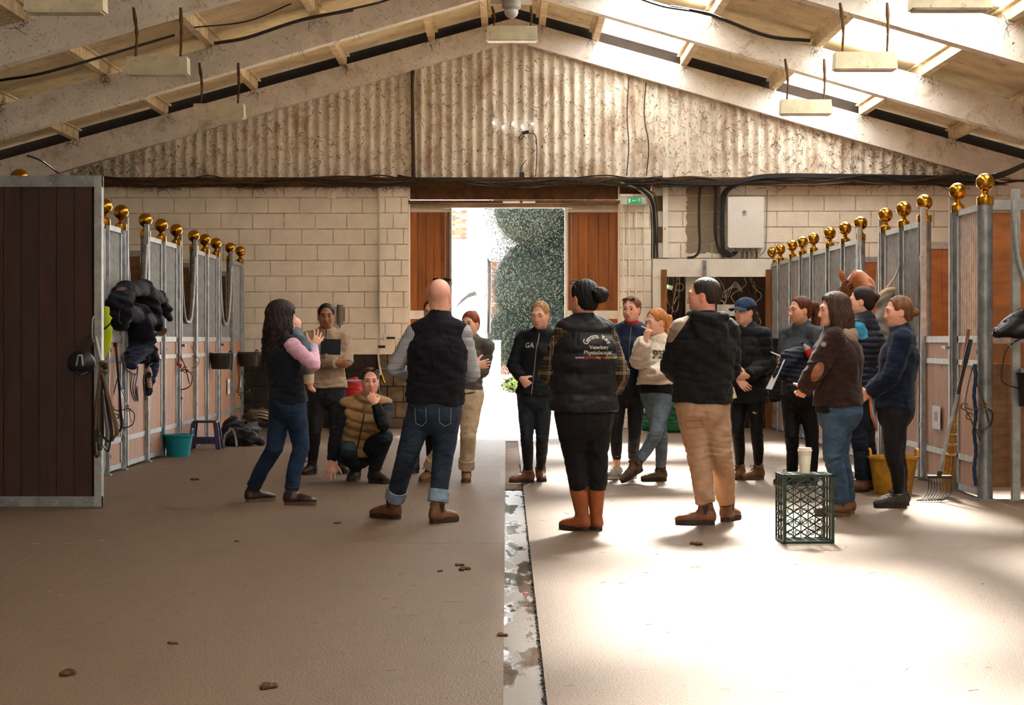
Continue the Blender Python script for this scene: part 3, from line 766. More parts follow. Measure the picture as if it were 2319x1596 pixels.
def head_field(c, M, sc, neck, male=False, neck_r=.052):
    T = lambda *v: c + M @ (np.array(v) * sc)
    f = Field(np.minimum(c - .17 * sc, neck - .07), np.maximum(c + .17 * sc, neck + .07), .0048)
    E = lambda p, r, k=.02, op='u': f.ell(T(*p), np.array(r) * sc, M, k * sc, op)
    Lf = lambda pts, a, k=.012, op='u', b=None: f.loft([T(*p) for p in pts], np.array(a) * sc, None if b is None else np.array(b) * sc, M[:, 0], k * sc, op=op)
    E((0, -.012, .036), (.071, .094, .08)); E((0, .022, -.032), (.057, .066, .08), .03)
    E((0, .046, -.084), (.038 if male else .031, .034, .026), .035)
    for s_ in (-1, 1):
        E((s_ * .037, .045, -.026), (.022, .034, .026), .03); E((s_ * (.042 if male else .037), .0, -.058), (.02, .04, .03), .03)
        E((s_ * .033, .1, .0), (.021, .02, .0135), .012, 's')
        E((s_ * .011, .095, -.041), (.0085, .0105, .0075), .008)
        E((s_ * .073, -.008, -.012), (.009, .018, .03), .01); E((s_ * .082, -.004, -.01), (.006, .01, .018), .006, 's')
    Lf([(-.04, .078, .02), (0, .088, .017), (.04, .078, .02)], [.01, .013, .01], .02)
    Lf([(0, .09, .004), (0, .1, -.022), (0, .1035, -.038)], [.008, .0098, .0112], .014)
    Lf([(-.02, .086, -.066), (0, .094, -.063), (.02, .086, -.066)], [.004, .0062, .004], .006)
    Lf([(-.017, .086, -.074), (0, .092, -.0755), (.017, .086, -.074)], [.005, .0075, .005], .006)
    E((0, .092, -.0695), (.02, .01, .0022), .003, 's')
    f.loft([T(0, -.018, -.03), T(0, -.02, -.09), neck], [neck_r * 1.0, neck_r, neck_r * 1.15], None, M[:, 0], .03)
    return f, T


def hand_field(w, d, n, right, curl=25, spread=4, sc=1.0, fore=None):
    d = unit(d); n = unit(np.array(n, float) - d * (np.array(n) @ d)); t = np.cross(d, n) * (1 if right else -1)
    f = Field(np.min([w, w + d * .2 * sc], 0) - .1, np.max([w, w + d * .2 * sc], 0) + .1, .0042)
    f.loft([w - d * .06 if fore is None else fore, w, w + d * .045 * sc, w + d * .088 * sc], np.array([.03, .026, .037, .041]) * sc, np.array([.026, .02, .015, .0125]) * sc, t, .012)
    for i, (o, L) in enumerate(((.03, .072), (.01, .081), (-.011, .076), (-.03, .06))):
        p = w + (d * (.085 - .006 * abs(i - 1)) + t * o) * sc; dd = unit(d + t * math.radians(spread) * (1.5 - i)); pts = [p - dd * .015]; q = p
        ang = math.radians(curl * .7)
        for sgm, ln in enumerate((.45, .32, .23)):
            v = dd * math.cos(ang) + n * math.sin(ang); pts.append(q); q = q + v * L * ln * sc; ang += math.radians(curl)
        pts.append(q); f.loft(pts, np.array([.0088, .0092, .0086, .0078, .0066]) * sc, k=.005)
    q = w + (d * .022 + t * .026 + n * .006) * sc; v = unit(d * .55 + t * .7 + n * (.2 + curl / 90)); pts = [q]
    for ln, bend in ((.042, 0), (.032, .35), (.026, .5)):
        v = unit(v + d * bend * .6 + n * bend * curl / 60 - t * bend * .5 * curl / 60); q = q + v * ln * sc; pts.append(q)
    f.loft(pts, np.array([.014, .012, .0098, .0078]) * sc, k=.01)
    return f


def merge(parts):
    V = []; Q = []; C = []; o = 0
    for v, q, c in parts: V.append(v); Q.append(q + o); C.append(c); o += len(v)
    return np.concatenate(V), np.concatenate(Q), np.concatenate(C)


def face_tint(V, c, M, sc, age=0):
    l = (V - c) @ M / sc; C = np.ones((len(V), 3))
    def blend(mask, col): C[:] = C * (1 - mask[:, None]) + C * np.array(col) * mask[:, None]
    lip = np.exp(-((l[:, 0] / .021) ** 4)) * np.exp(-(((l[:, 2] + .0695) / .0105) ** 4)) * (l[:, 1] > .07); blend(lip * .95, (.74, .4, .4))
    ck = np.exp(-(((abs(l[:, 0]) - .042) / .022) ** 2)) * np.exp(-(((l[:, 2] + .035) / .022) ** 2)) * (l[:, 1] > .03); blend(ck * .6, (1, .8, .76))
    ns = np.exp(-((l[:, 0] / .016) ** 2)) * np.exp(-(((l[:, 2] + .036) / .016) ** 2)) * (l[:, 1] > .09); blend(ns * .5, (1, .82, .78))
    er = np.exp(-(((abs(l[:, 0]) - .078) / .012) ** 2)) * (abs(l[:, 2] + .01) < .035); blend(er * .6, (1, .78, .72))
    return C


def lid_part(c, M, sc, s_, closed):
    """curved upper and lower eyelids"""
    ec = np.array((s_ * .032, .0755, .001)); parts = []
    for (e0, e1) in (((-.35 if closed else .22), 1.5), (-1.4, -.42)):
        vs = []; na, ne = 13, 5
        for i in range(ne + 1):
            el = e0 + (e1 - e0) * i / ne
            for j in range(na + 1):
                az = -1.35 + 2.7 * j / na; e2 = el * (math.cos(az * .75) if (el > 0) == (e0 > 0) else 1)
                rr = .0158; vs.append(c + M @ ((ec + rr * np.array((math.sin(az) * math.cos(e2) * 1.12, math.cos(az) * math.cos(e2), math.sin(e2)))) * sc))
        vs = np.array(vs); q = np.array([[i * (na + 1) + j, i * (na + 1) + j + 1, (i + 1) * (na + 1) + j + 1, (i + 1) * (na + 1) + j] for i in range(ne) for j in range(na)])
        cc = np.full((len(vs), 3), .93)
        if e0 > -.4: cc[:na + 1] = (.12, .09, .08); cc[na + 1:2 * na + 2] = .8
        parts.append((vs, q, cc))
    return parts


def eyes(root, c, M, sc, iris, hairmat, brow=1.0):
    for s_ in (-1, 1):
        m = MB(); n = 12; rings = [0, .28, .55, .56, 1.0, 1.5]; vs = []; ec = np.array((s_ * .032, .0752, .001))
        for a in rings:
            for k in range(n):
                t = 2 * math.pi * k / n; vs.append(c + M @ ((ec + .0145 * np.array((math.sin(a) * math.cos(t) * 1.12, math.cos(a), math.sin(a) * math.sin(t)))) * sc))
        for i in range(len(rings) - 1):
            m.cur = 1 if i == 0 else (2 if i == 1 else 0)
            m.add([], []); 
            for k in range(n): m.f.append((i * n + k, i * n + (k + 1) % n, (i + 1) * n + (k + 1) % n, (i + 1) * n + k)); m.m.append(m.cur)
        m.v = [tuple(v) for v in vs]; m.build('eye', [M_EYEW, MATS['black plastic'], iris], root, 'all')
        m = MB(); pts = [c + M @ (np.array(p) * sc) for p in ((s_ * .013, .0975, .0185), (s_ * .029, .095, .0245), (s_ * .043, .0845, .0235), (s_ * .051, .075, .0185))]
        m.tube(pts, [.003 * brow, .0042 * brow, .0036 * brow, .0015], 6, (M[:, 2], .6)); m.build('eyebrow', hairmat, root, 'all')


def cap_hair(c, M, sc, h=.0058, extra=.35, thick=.013, hairline=.062, lo=.0, side=.0, seed=1, wav=.0025, face=None):
    """scalp of hair with the face carved out"""
    T = lambda *v: c + M @ (np.array(v) * sc)
    f = Field(c - (.16 + extra * 0) * sc - np.array((.12, .12, extra)), c + .16 * sc + np.array((.12, .12, .06)), h)
    f.ell(T(0, -.014, .037), np.array((.071 + thick, .094 + thick, .08 + thick)) * sc, M, .01)
    f.ell(T(0, -.045, -.02), np.array((.062 + thick * .6, .06 + thick * .6, .07)) * sc, M, .03)
    return f, T


def carve_face(f, T, M, sc, hl=.066, w=.071, low=-.2, ear=True):
    f.ell(T(0, .088, hl - .088), np.array((w, .072, .098)) * sc, M, .01 * sc, 's')
    f.ell(T(0, .085, hl - .048), np.array((.066, .06, .06)) * sc, M, .01 * sc, 's')
    f.ell(T(0, .06, -.11), np.array((.08, .08, .085)) * sc, M, .01 * sc, 's')
    if ear:
        for s_ in (-1, 1): f.ell(T(s_ * .092, .012, -.022), np.array((.032, .034, .042)) * sc, M, .01 * sc, 's')


def strands(f, amp, c, M, freq=260, wav=3.0):
    x, y, z = f.grid(); dx, dy, dz = x - c[0], y - c[1], z - c[2]
    r_ = dx * M[0, 0] + dy * M[1, 0] + dz * M[2, 0]; g_ = dx * M[0, 1] + dy * M[1, 1] + dz * M[2, 1]
    an = np.arctan2(r_, -g_ + .02)
    f.D += (amp * np.sin(an * freq / 12 + wav * np.sin(dz * 28) + 2 * np.sin(dz * 11 + r_ * 20)) + amp * .6 * np.sin(an * freq / 5 + 2 * np.sin(dz * 40))).astype(np.float32)


def flyaway(m, pts_fn, n, rnd, r=.0011):
    for _ in range(n): m.tube(catmull(pts_fn(rnd), 3), r, 3)


# ------------------------------------------------------------------ shoes
def shoe(parent, kind, A, yaw, shin, m_up, m_sole, sc=1.0, pitch=0, lace=None, name=None):
    """A = ground point under the ankle, shin = point up the leg"""
    a = math.radians(yaw); p = math.radians(pitch); h0 = V3(math.sin(a), math.cos(a), 0); d = h0 * math.cos(p) - V3(0, 0, 1) * math.sin(p)
    s_ = V3(math.cos(a), -math.sin(a), 0); u = np.cross(s_, d); T = lambda x, y, z: A + (s_ * x + d * y + u * z) * sc
    H_ = {'chelsea': .135, 'hiker': .14, 'tall': .3, 'trainer': .085}[kind]
    top = T(0, -.012, .09) + unit(np.array(shin) - T(0, -.012, .09)) * max(.01, H_ - .075) * sc
    f = Field(np.min([T(-.07, -.1, 0), T(.07, .22, 0), T(-.07, .22, .1), T(.07, -.1, .1), top], 0) - .07, np.max([T(-.07, -.1, 0), T(.07, .22, 0), T(-.07, .22, .1), T(.07, -.1, .1), top], 0) + .07, .0068)
    f.loft([T(0, -.045, .058), T(0, .02, .06), T(0, .1, .05), T(0, .155, .042), T(0, .182, .036)], np.array([.034, .036, .045, .042, .03]) * sc, np.array([.042, .046, .04, .032, .025]) * sc, s_, .02)
    rt = {'chelsea': .049, 'hiker': .05, 'tall': .066, 'trainer': .042}[kind] * sc
    f.loft([T(0, -.012, .05), T(0, -.012, .1), top], [.046 * sc, .044 * sc, rt], [.052 * sc, .05 * sc, rt * 1.05], s_, .03, caps=(0, 1))
    f.wrinkle(int(abs(A[0]) * 1000) % 999, .0006, [(T(0, .07, .06), .06), (T(0, 0, .12), .06)], .0025, .03)
    f.cut(T(0, 0, .024), -u)
    o = finish(f, name or {'chelsea': 'boot', 'hiker': 'boot', 'tall': 'tall_boot', 'trainer': 'shoe'}[kind], m_up, parent)
    ol = [(-.07, 0), (-.066, .022), (-.045, .035), (0, .036), (.05, .037), (.1, .047), (.14, .049), (.175, .04), (.198, .02), (.203, 0)]
    out = [(y, x) for y, x in ol] + [(y, -x) for y, x in ol[-2:0:-1]]
    m = MB(); m.prism([T(x, y, .004) for y, x in out], u * .026 * sc)
    hl = [(y, x) for y, x in out if y < .03]; m.prism([T(x * .97, y, 0) for y, x in hl], u * .012 * sc); m.build('sole', m_sole, o)
    if lace:
        m = MB()
        for i in range(5):
            y = .045 + .02 * i; z = .118 - .0135 * i
            m.tube([T(-.026, y - .008, z - .008), T(0, y + .004, z + .008), T(.026, y - .008, z - .008)], .0032, 5)
        for s2 in (-1, 1): m.tube(catmull([T(0, .045, .128), T(s2 * .02, .07, .14), T(s2 * .045, .06, .12), T(s2 * .02, .05, .122)], 3), .0028, 5)
        m.build('laces', lace, o)
    if kind == 'chelsea':
        for s2 in (-1, 1):
            m = MB(); m.prism([T(s2 * .045, -.03, .135), T(s2 * .045, .015, .135), T(s2 * .044, .0, .075), T(s2 * .044, -.015, .075)], s_ * s2 * .006 * sc); m.build('elastic_gusset', MATS['black plastic'], o)
    return o, top


M_SOLED = mat('dark rubber sole', '#2a211a', .7); M_SOLEB = mat('brown rubber sole', '#5c4530', .7); M_SOLEW = mat('pale rubber sole', '#c9c2b6', .6)
M_BOOTD = mat('dark brown leather', '#2e1a15', .38, 0, .2, 12); M_BOOTB = mat('tan brown leather', '#6b452c', .5, 0, .25, 12); M_BOOTT = mat('chestnut leather', '#8f4f28', .5, 0, .2, 10)
M_BOOTH = mat('brown suede boot', '#75502f', .75, 0, .3, 12); M_BOOTK = mat('black brown boot', '#2b221d', .6, 0, .25, 12); M_LACE = mat('dark lace', '#1f1a16', .8)
M_TRNW = mat('silver grey trainer', '#a9a6a0', .6, 0, .3, 40); M_TRND = mat('dark grey trainer', '#37322e', .7, 0, .2, 40); M_BOOTM = mat('muddy boot leather', '#4f3a24', .75, 0, .45, 14)


def two_tone(name, ca, cb, planes):
    m = cloth(name, ca, .9, .1); nt = m.node_tree; L = nt.links; b = nt.nodes['Principled BSDF']; src = b.inputs['Base Color'].links[0].from_socket; g = _n(nt, 'ShaderNodeNewGeometry'); acc = None
    for p0, n in planes:
        su = _n(nt, 'ShaderNodeVectorMath', operation='SUBTRACT'); L.new(g.outputs['Position'], su.inputs[0]); su.inputs[1].default_value = p0
        dt = _n(nt, 'ShaderNodeVectorMath', operation='DOT_PRODUCT'); L.new(su.outputs[0], dt.inputs[0]); dt.inputs[1].default_value = n
        gt = _n(nt, 'ShaderNodeMath', operation='GREATER_THAN'); L.new(dt.outputs['Value'], gt.inputs[0]); gt.inputs[1].default_value = 0
        if acc is None: acc = gt.outputs[0]
        else: mu = _n(nt, 'ShaderNodeMath', operation='MULTIPLY'); L.new(acc, mu.inputs[0]); L.new(gt.outputs[0], mu.inputs[1]); acc = mu.outputs[0]
    L.new(mixc(nt, acc, src, srgb(cb)), b.inputs['Base Color']); return m


PEOPLE = []
NP_ = [0]


def person(label, yf, head, hyaw, yaw, pelvis, feet, knees, arms, top, legs, sk='fair', hair=None, hpitch=0, htilt=0, male=False, hsc=1.0,
           hips=.165, waist=.14, chest=.158, depth=1.0, shw=.165, iris=None, closed=False, gil=None, pelvis_z=None, eye=True, group='people standing in a circle', lean=None, cat='person', hands=True, brow=1.0, sdrop=None):
    NP_[0] += 1; seed = NP_[0]
    Yd = F * CAMH / (yf - CY); q = lambda p: P(p[0], p[1], Yd + (p[2] if len(p) > 2 else 0))
    c = q(head); HM = head_frame(hyaw, hpitch, htilt); sc = hsc
    ya = math.radians(yaw); fw = V3(math.sin(ya), math.cos(ya), 0); rt = V3(math.cos(ya), -math.sin(ya), 0); up = V3(0, 0, 1)
    B = q(pelvis); N = c + HM[:, 2] * -.158 * sc - fw * .024 + (np.array(lean) if lean is not None else 0)
    spine = unit(N - B); SL = np.linalg.norm(N - B)
    sd_ = sdrop or (.058 if male else .05)
    S = {'R': N - spine * sd_ + rt * shw, 'L': N - spine * sd_ - rt * shw}
    E = {k: q(v[0]) for k, v in arms.items()}; Wr = {k: q(v[1]) for k, v in arms.items()}
    A = {}; toe = {}; SH = {}
    for k, v in feet.items():
        g = G(v[0], v[1]) if len(v) < 5 else P(v[0], v[1], Yd + v[4]); A[k] = g; toe[k] = v[2]
    K = {k: q(v) for k, v in knees.items()}
    Hp = {'R': B + rt * hips * .5, 'L': B - rt * hips * .5}
    AN = {k: A[k] + V3(0, 0, .1) - V3(math.sin(math.radians(toe[k])), math.cos(math.radians(toe[k])), 0) * .01 for k in A}
    ctx = dict(c=c, HM=HM, sc=sc, N=N, B=B, S=S, E=E, W=Wr, K=K, A=A, AN=AN, fw=fw, rt=rt, up=up, spine=spine, SL=SL, seed=seed, Hp=Hp, hips=hips, waist=waist, chest=chest, depth=depth, yaw=yaw, Yd=Yd, toe=toe)
    # --- body
    parts = []
    f, T = head_field(c, HM, sc, N - spine * .02, male, .054 if male else .045); V, Q = f.verts_quads(); V = smooth_v(V, Q, 1, .4); parts.append((V, Q, face_tint(V, c, HM, sc)))
    if eye:
        for s_ in (-1, 1): parts += lid_part(c, HM, sc, s_, closed)
    f = Field(np.min([B, N, *E.values(), *Wr.values(), *K.values(), *A.values(), *S.values()], 0) - .12, np.max([B, N, *E.values(), *Wr.values(), *K.values(), *A.values(), *S.values()], 0) + .12, .021)
    f.loft([B - spine * .04, B + spine * SL * .36, B + spine * SL * .68, N - spine * .07, N], np.array([hips, waist, chest, .13, .05]) * .9, np.array([.105, .095, .11, .07, .045]) * depth * .9, rt, .03)
    for k in E:
        f.loft([S[k], E[k], Wr[k] + (E[k] - Wr[k]) * .1], [.046, .036, .025], k=.03)
    for k in K: f.loft([Hp[k], K[k], AN[k]], [.07, .046, .034], k=.03)
    V, Q = f.verts_quads(); parts.append((V, Q, np.ones((len(V), 3))))
    if hands:
        for k, v in arms.items():
            if len(v) > 2 and v[2]:
                hd = v[2]; f = hand_field(Wr[k], hd[0], hd[1], k == 'R', *(hd[2:] if len(hd) > 2 else (28, 4)), sc=.96 if not male else 1.05, fore=Wr[k] + (E[k] - Wr[k]) * .3)
                V, Q = f.verts_quads(); V = smooth_v(V, Q, 1, .3); parts.append((V, Q, np.ones((len(V), 3)) * (1, .93, .9)))
    V, Q, C = merge(parts)
    root = obj('person', np_mesh('person', V, Q, SK[sk], C), None, label=label, category=cat, group=group)
    ctx['root'] = root
    if eye: eyes(root, c, HM, sc, iris or M_IRISB, HR[hair[1]] if hair else HR['short'], brow)
    # --- trousers
    lg = legs; ends = {k: AN[k] + (K[k] - AN[k]) * lg.get('end', .02) for k in K}
    f = Field(np.min([B, *K.values(), *A.values()], 0) - .19, np.max([B, *K.values(), *A.values()], 0) + .2, .0095)
    wz = lg.get('top', .14)
    f.loft([B - spine * .06, B + spine * .02, B + spine * wz], np.array([hips * .93, hips * 1.0, waist * 1.04]) * 1.0, np.array([.11, .122, .105]) * depth * 1.02, rt, .03, caps=(0, 1))
    f.ell(B - fw * .045 * depth - up * .035, np.array((hips * .9, .085 * depth, .085)), np.stack([rt, fw, up], 1), .05)
    th, kn, cf, an = lg['r']
    for k in K:
        mid = K[k] * .55 + AN[k] * .45 - fw * .012; f.loft([Hp[k], Hp[k] * .45 + K[k] * .55, K[k], mid, ends[k]], [th, (th * .62 + kn * .38), kn, cf, an], None, rt, .02, caps=(0, 1))
    f.wrinkle(seed * 3, lg.get('wr', .0012), [(K[k], .12) for k in K] + [(AN[k], .12) for k in K] + [(B - up * .05, .12)], lg.get('jw', .006), .045)
    tr = finish(f, lg.get('name', 'trousers'), lg['m'], root, 1, label=lg.get('label'))
    ctx['trousers'] = tr
    # --- shoes
    for k in A:
        shk = lg['shoe'][0]; o, tp = shoe(root, shk, A[k], toe[k], K[k], *lg['shoe'][1:3], sc=lg.get('ssc', 1.0 if male else .93), lace=lg['shoe'][3] if len(lg['shoe']) > 3 else None, pitch=feet[k][3] if len(feet[k]) > 3 else 0)
        if lg.get('sock'):
            m_ = lg['sock']; m = MB(); m.tube([AN[k] - up * .02, AN[k] + (K[k] - AN[k]) * .1, ends[k] + (K[k] - AN[k]) * .03], [.038, .037, .043], 12); m.build('sock', m_, root, True)
        if lg.get('cuff'):
            m = MB(); e = ends[k]; dd = unit(K[k] - AN[k]); m.tube([e - dd * .012, e - dd * .01, e + dd * .075, e + dd * .08], [an * .96, an * 1.17, an * 1.17, an * .98], 16); m.build('turn_up', lg['cuff'], root, True)
    # --- garments on the torso
    for g in (top if isinstance(top, list) else [top]): garment(ctx, **g)
    if hair: HAIR[hair[0]](ctx, HR[hair[1]], *hair[2:])
    PEOPLE.append(ctx)
    return ctx


def garment(ctx, m, name='jacket', puff=.0, hem=-.12, sleeves=True, sr=(.064, .052, .046, .04), collar=.05, col_r=.066, flare=0, quilt=None, torso=True, wr=.0016, jw=.007, slv_end=.0, hood=None, label=None, zip_=None, midf=None, mats=None, arm_from=0, blouse=0, open_=None, sc_sh=1.0, yoke=None):
    N, B, sp, SL, rt, fw, up, S, E, W_ = (ctx[k] for k in ('N', 'B', 'spine', 'SL', 'rt', 'fw', 'up', 'S', 'E', 'W')); dp = ctx['depth']
    hips, waist, chest = ctx['hips'] + puff, ctx['waist'] + puff, ctx['chest'] + puff
    pts = [B, N, *S.values()] + ([*E.values(), *W_.values()] if sleeves else [])
    f = Field(np.min(pts, 0) - .2 - np.array((0, 0, max(0, -hem))), np.max(pts, 0) + .16, .0098)
    hb = B + sp * hem
    if torso:
        pk = [hb - sp * .05, B + sp * .0, B + sp * SL * .36, B + sp * SL * .66, N - sp * .085, N - sp * .02]
        f.loft(pk, [hips + .012 + flare, hips + .012 + flare * .5 + blouse, waist + .012 + blouse, chest + .012, ctx['chest'] * .86 + puff * .5, .07], np.array([.128 + flare, .124 + flare * .5 + blouse, .112 + blouse, .128, .088, .062]) * dp + puff, rt, .04)
        f.cut(hb, -sp)
        f.loft([S['L'] * .93 + N * .07 + sp * .012, N - sp * .005, S['R'] * .93 + N * .07 + sp * .012], np.array([.05, .06, .05]) * sc_sh + puff * .5, None, fw, .05)
    if sleeves:
        a0, a1, a2, a3 = [r + puff * .6 for r in sr]
        for k in E:
            we = W_[k] + (E[k] - W_[k]) * slv_end; st = S[k] + (E[k] - S[k]) * arm_from
            f.loft([st, S[k] * .5 + E[k] * .5, E[k], E[k] * .45 + we * .55, we], [a0, (a0 + a1) / 2, a1, (a1 + a2) / 2, a3], None, fw, .014, caps=(0, 1))
    if collar:
        cn = ctx['c'] - ctx['HM'][:, 2] * .1; ax = unit(cn - N); f.loft([N - ax * .04, N + ax * collar], [col_r + .012, col_r], None, fw, .025, caps=(0, 1))
        f.loft([N + ax * (collar - .03), N + ax * (collar + .03)], [col_r - .022, col_r - .02], None, fw, .008, caps=(1, 1), op='s')
    if hood:
        hk = hood; b = N - fw * .085 * hk - up * .0
        f.loft([b + rt * .1 * hk + up * .03 + fw * .07, b + rt * .085 * hk - up * .01, b - up * .045 - fw * .012, b - rt * .085 * hk - up * .01, b - rt * .1 * hk + up * .03 + fw * .07], np.array([.035, .045, .05, .045, .035]) * hk, k=.02)
        f.loft([b + rt * .075 * hk - up * .03, b - up * .13 * hk - fw * .01, b - rt * .075 * hk - up * .03], np.array([.035, .045, .035]) * hk, k=.03)
        f.ell(b - up * .055 * hk, np.array((.085, .04, .085)) * hk, np.stack([rt, fw, up], 1), .03)
        f.loft([b + rt * .1 * hk - up * .0 - fw * .055, b - up * .065 * hk - fw * .07, b - rt * .1 * hk - up * .0 - fw * .055], [.011] * 3, k=.012, op='s')
        f.loft([b + rt * .13 * hk - up * .03, b + rt * .08 * hk - up * .15 * hk, b - up * .195 * hk - fw * .0, b - rt * .08 * hk - up * .15 * hk, b - rt * .13 * hk - up * .03], [.014] * 5, k=.012, op='s')
    if quilt:
        sp_, am = quilt; x, y, z = f.grid(); w = ((x - B[0]) * sp[0] + (y - B[1]) * sp[1] + (z - B[2]) * sp[2]); f.D -= (1.7 * am * (np.sqrt(np.abs(np.sin(np.pi * w / sp_))) - .5)).astype(np.float32)
    j = [(E[k], .11) for k in E] + [(W_[k], .07) for k in W_] + [(S[k] - up * .05, .1) for k in S] + [(hb + sp * .06, .2)]
    f.wrinkle(ctx['seed'] * 7 + len(name), wr, j, jw, .05)
    o = finish(f, name, mats or m, ctx['root'], 1, midf=midf, label=label)
    if zip_:
        stick_line(o, [B + sp * t for t in np.linspace(hem + .01, SL - .0, 14)], fw, .004, zip_, ctx['root'], 'zip')
    ctx.setdefault('G', {})[name] = o
    return o


def bvh(o):
    me = o.data; return BVHTree.FromPolygons([v.co for v in me.vertices], [p.vertices for p in me.polygons])


def stick_line(o, pts, out, r, mt, parent, name, lift=.001):
    """thin line lying on a garment: points are pushed out along `out` and dropped back on the surface"""
    t = bvh(o); ps = []; pts = [np.array(p) for p in pts]; pts = [pts[i] + (pts[i + 1] - pts[i]) * k / 5 for i in range(len(pts) - 1) for k in range(5)] + [pts[-1]]
    for p in pts:
        h, n, i, d = t.ray_cast(Vector(p + np.array(out) * .6), Vector(-np.array(out)), .9)
        if h is not None: ps.append(np.array(h) + np.array(n) * lift)
    if len(ps) > 1: m = MB(); m.tube(ps, r, 6); return m.build(name, mt, parent, True)


def stick_mesh(o, verts, faces, org, ex, ey, out, mt, parent, name, lift=.003, label=None):
    """flat print wrapped on to a garment"""
    t = bvh(o); vs = []
    for v in verts:
        p = org + ex * v[0] + ey * v[1]; h, n, i, d = t.ray_cast(Vector(p + out * .5), Vector(-out), .8)
        vs.append((np.array(h) + out * lift) if h is not None else p)
    m = MB(); m.add(vs, faces); me = m.mesh(name, mt); return obj(name, me, parent, label=label)


def disc(rx, ry, skew=0, n=18, rings=4):
    vs = [(0, 0, 0)]; fs = []
    for r in range(1, rings + 1):
        for k in range(n): a = 2 * math.pi * k / n; vs.append(((rx * math.cos(a) + skew * math.sin(a)) * r / rings, ry * math.sin(a) * r / rings, 0))
    for k in range(n): fs.append((0, 1 + k, 1 + (k + 1) % n))
    for r in range(rings - 1):
        for k in range(n): a = 1 + r * n + k; b = 1 + r * n + (k + 1) % n; fs.append((a, a + n, b + n, b))
    return vs, fs


# ------------------------------------------------------------------ hair styles
HAIR = {}
def hs(fn): HAIR[fn.__name__[2:]] = fn; return fn


@hs
def h_short(ctx, m):
    f, T = cap_hair(ctx['c'], ctx['HM'], ctx['sc'], extra=.05, thick=.006); f.ell(T(0, -.075, -.1), np.array((.09, .05, .05)) * ctx['sc'], ctx['HM'], .03, 's'); f.cut(T(0, 0, -.062), -ctx['HM'][:, 2]); carve_face(f, T, ctx['HM'], ctx['sc'], .072, .069)
    strands(f, .0012, ctx['c'], ctx['HM']); finish(f, 'hair', m, ctx['root'])


def _bun(ctx, m, pos, r, low=-.075, thick=.008, hl=.07, tail=None, tw=.024, wisps=7, amp=.0016):
    c, M, sc = ctx['c'], ctx['HM'], ctx['sc']; f, T = cap_hair(c, M, sc, extra=.32 if tail else .08, thick=thick)
    carve_face(f, T, M, sc, hl); f.cut(T(0, 0, low), -M[:, 2])
    if r: f.ell(T(*pos), np.array((r, r * .9, r)) * sc, M, .02); f.ell(T(*(np.array(pos) + (.01, .0, .012))), np.array((r * .6, r, r * .6)), M, .004)
    if tail: f.loft([T(*p) for p in tail], [tw * .55] + [tw] * (len(tail) - 2) + [tw * .35], k=.012)
    strands(f, amp, c, M); o = finish(f, 'hair', m, ctx['root'])
    mm = MB(); rnd = random.Random(ctx['seed'])
    for _ in range(wisps):
        a = rnd.uniform(-1, 1); p = np.array(pos if r else (0, -.09, .02)); mm.tube(catmull([T(a * .06, -.06, rnd.uniform(-.02, .1)), T(a * .09, -.09 + rnd.gauss(0, .02), rnd.uniform(-.02, .1)), T(*(p + (rnd.gauss(0, .025), -.02 - rnd.random() * .01, rnd.gauss(0, .025))))], 3), .0006, 3)
    mm.build('stray_hair', m, o)
    return o, T


@hs
def h_bun(ctx, m, pos=(0, -.12, .03), r=.04, hl=.07): return _bun(ctx, m, pos, r, hl=hl)
@hs
def h_pony(ctx, m, tail=((0, -.1, .03), (0, -.135, .01), (0, -.14, -.08), (0, -.12, -.19)), tw=.03, hl=.07, r=0, pos=(0, -.1, .03)): return _bun(ctx, m, pos, r, tail=tail, tw=tw, hl=hl)


@hs
def h_long(ctx, m, length=.26, curl=0, vol=.0, hl=.07, tint=None):
    c, M, sc = ctx['c'], ctx['HM'], ctx['sc']; f, T = cap_hair(c, M, sc, extra=length + .15, thick=.018 + vol, h=.0062)
    carve_face(f, T, M, sc, hl, .055, ear=False)
    rnd = random.Random(ctx['seed'])
    for i in range(26):
        a = math.radians(-118 + 236 * i / 25); x, y = .083 * math.sin(a) * (1 + vol * 4), -.012 - .098 * math.cos(a)
        ln = length * rnd.uniform(.8, 1.05); pts = [T(x * .8, y * .8, .05), T(x * 1.06, y * 1.08, -.02)]; ph = rnd.uniform(0, 6)
        for s_ in range(1, 7):
            t = s_ / 6; w = curl * math.sin(ph + t * 15); pts.append(T(x * (1.1 + .1 * t + vol) + w, (y * (1.1 + vol * 2) - .02 * t) + curl * math.cos(ph + t * 15) * .7, -.02 - ln * t))
        f.loft(pts, [.02, .022] + [.021 - .001 * q for q in range(5)] + [.008], k=.008)
    for s_ in (-1, 1): f.ell(T(s_ * .02, .13, -.06), np.array((.05, .06, .07)), M, .01, 's')
    strands(f, .0022, c, M); o = finish(f, 'hair', m, ctx['root'])
    mm = MB()
    for i in range(150 if curl > .008 else 70):
        a = math.radians(rnd.uniform(-120, 120)); x, y = .095 * math.sin(a), -.012 - .11 * math.cos(a); ph = rnd.uniform(0, 6); l2 = rnd.uniform(.4, 1.1) * length; pts = []
        for s_ in range(8): t = s_ / 7; t0 = max(0, t - .14); pts.append(T(x * ((.82 if s_ == 0 else 1.05) + .3 * t0 * rnd.uniform(.6, 1)) + curl * min(1.6, 4 * t) * math.sin(ph + t * 16), y * ((.82 if s_ == 0 else 1.05) + .2 * t0) + curl * min(1.6, 4 * t) * math.cos(ph + t * 16), (.075 if s_ == 0 else .02) - l2 * t))
        mm.tube(catmull(pts, 3), .0034 if curl > .008 else .0014, 4)
    mm.build('stray_hair', m, o); return o, T
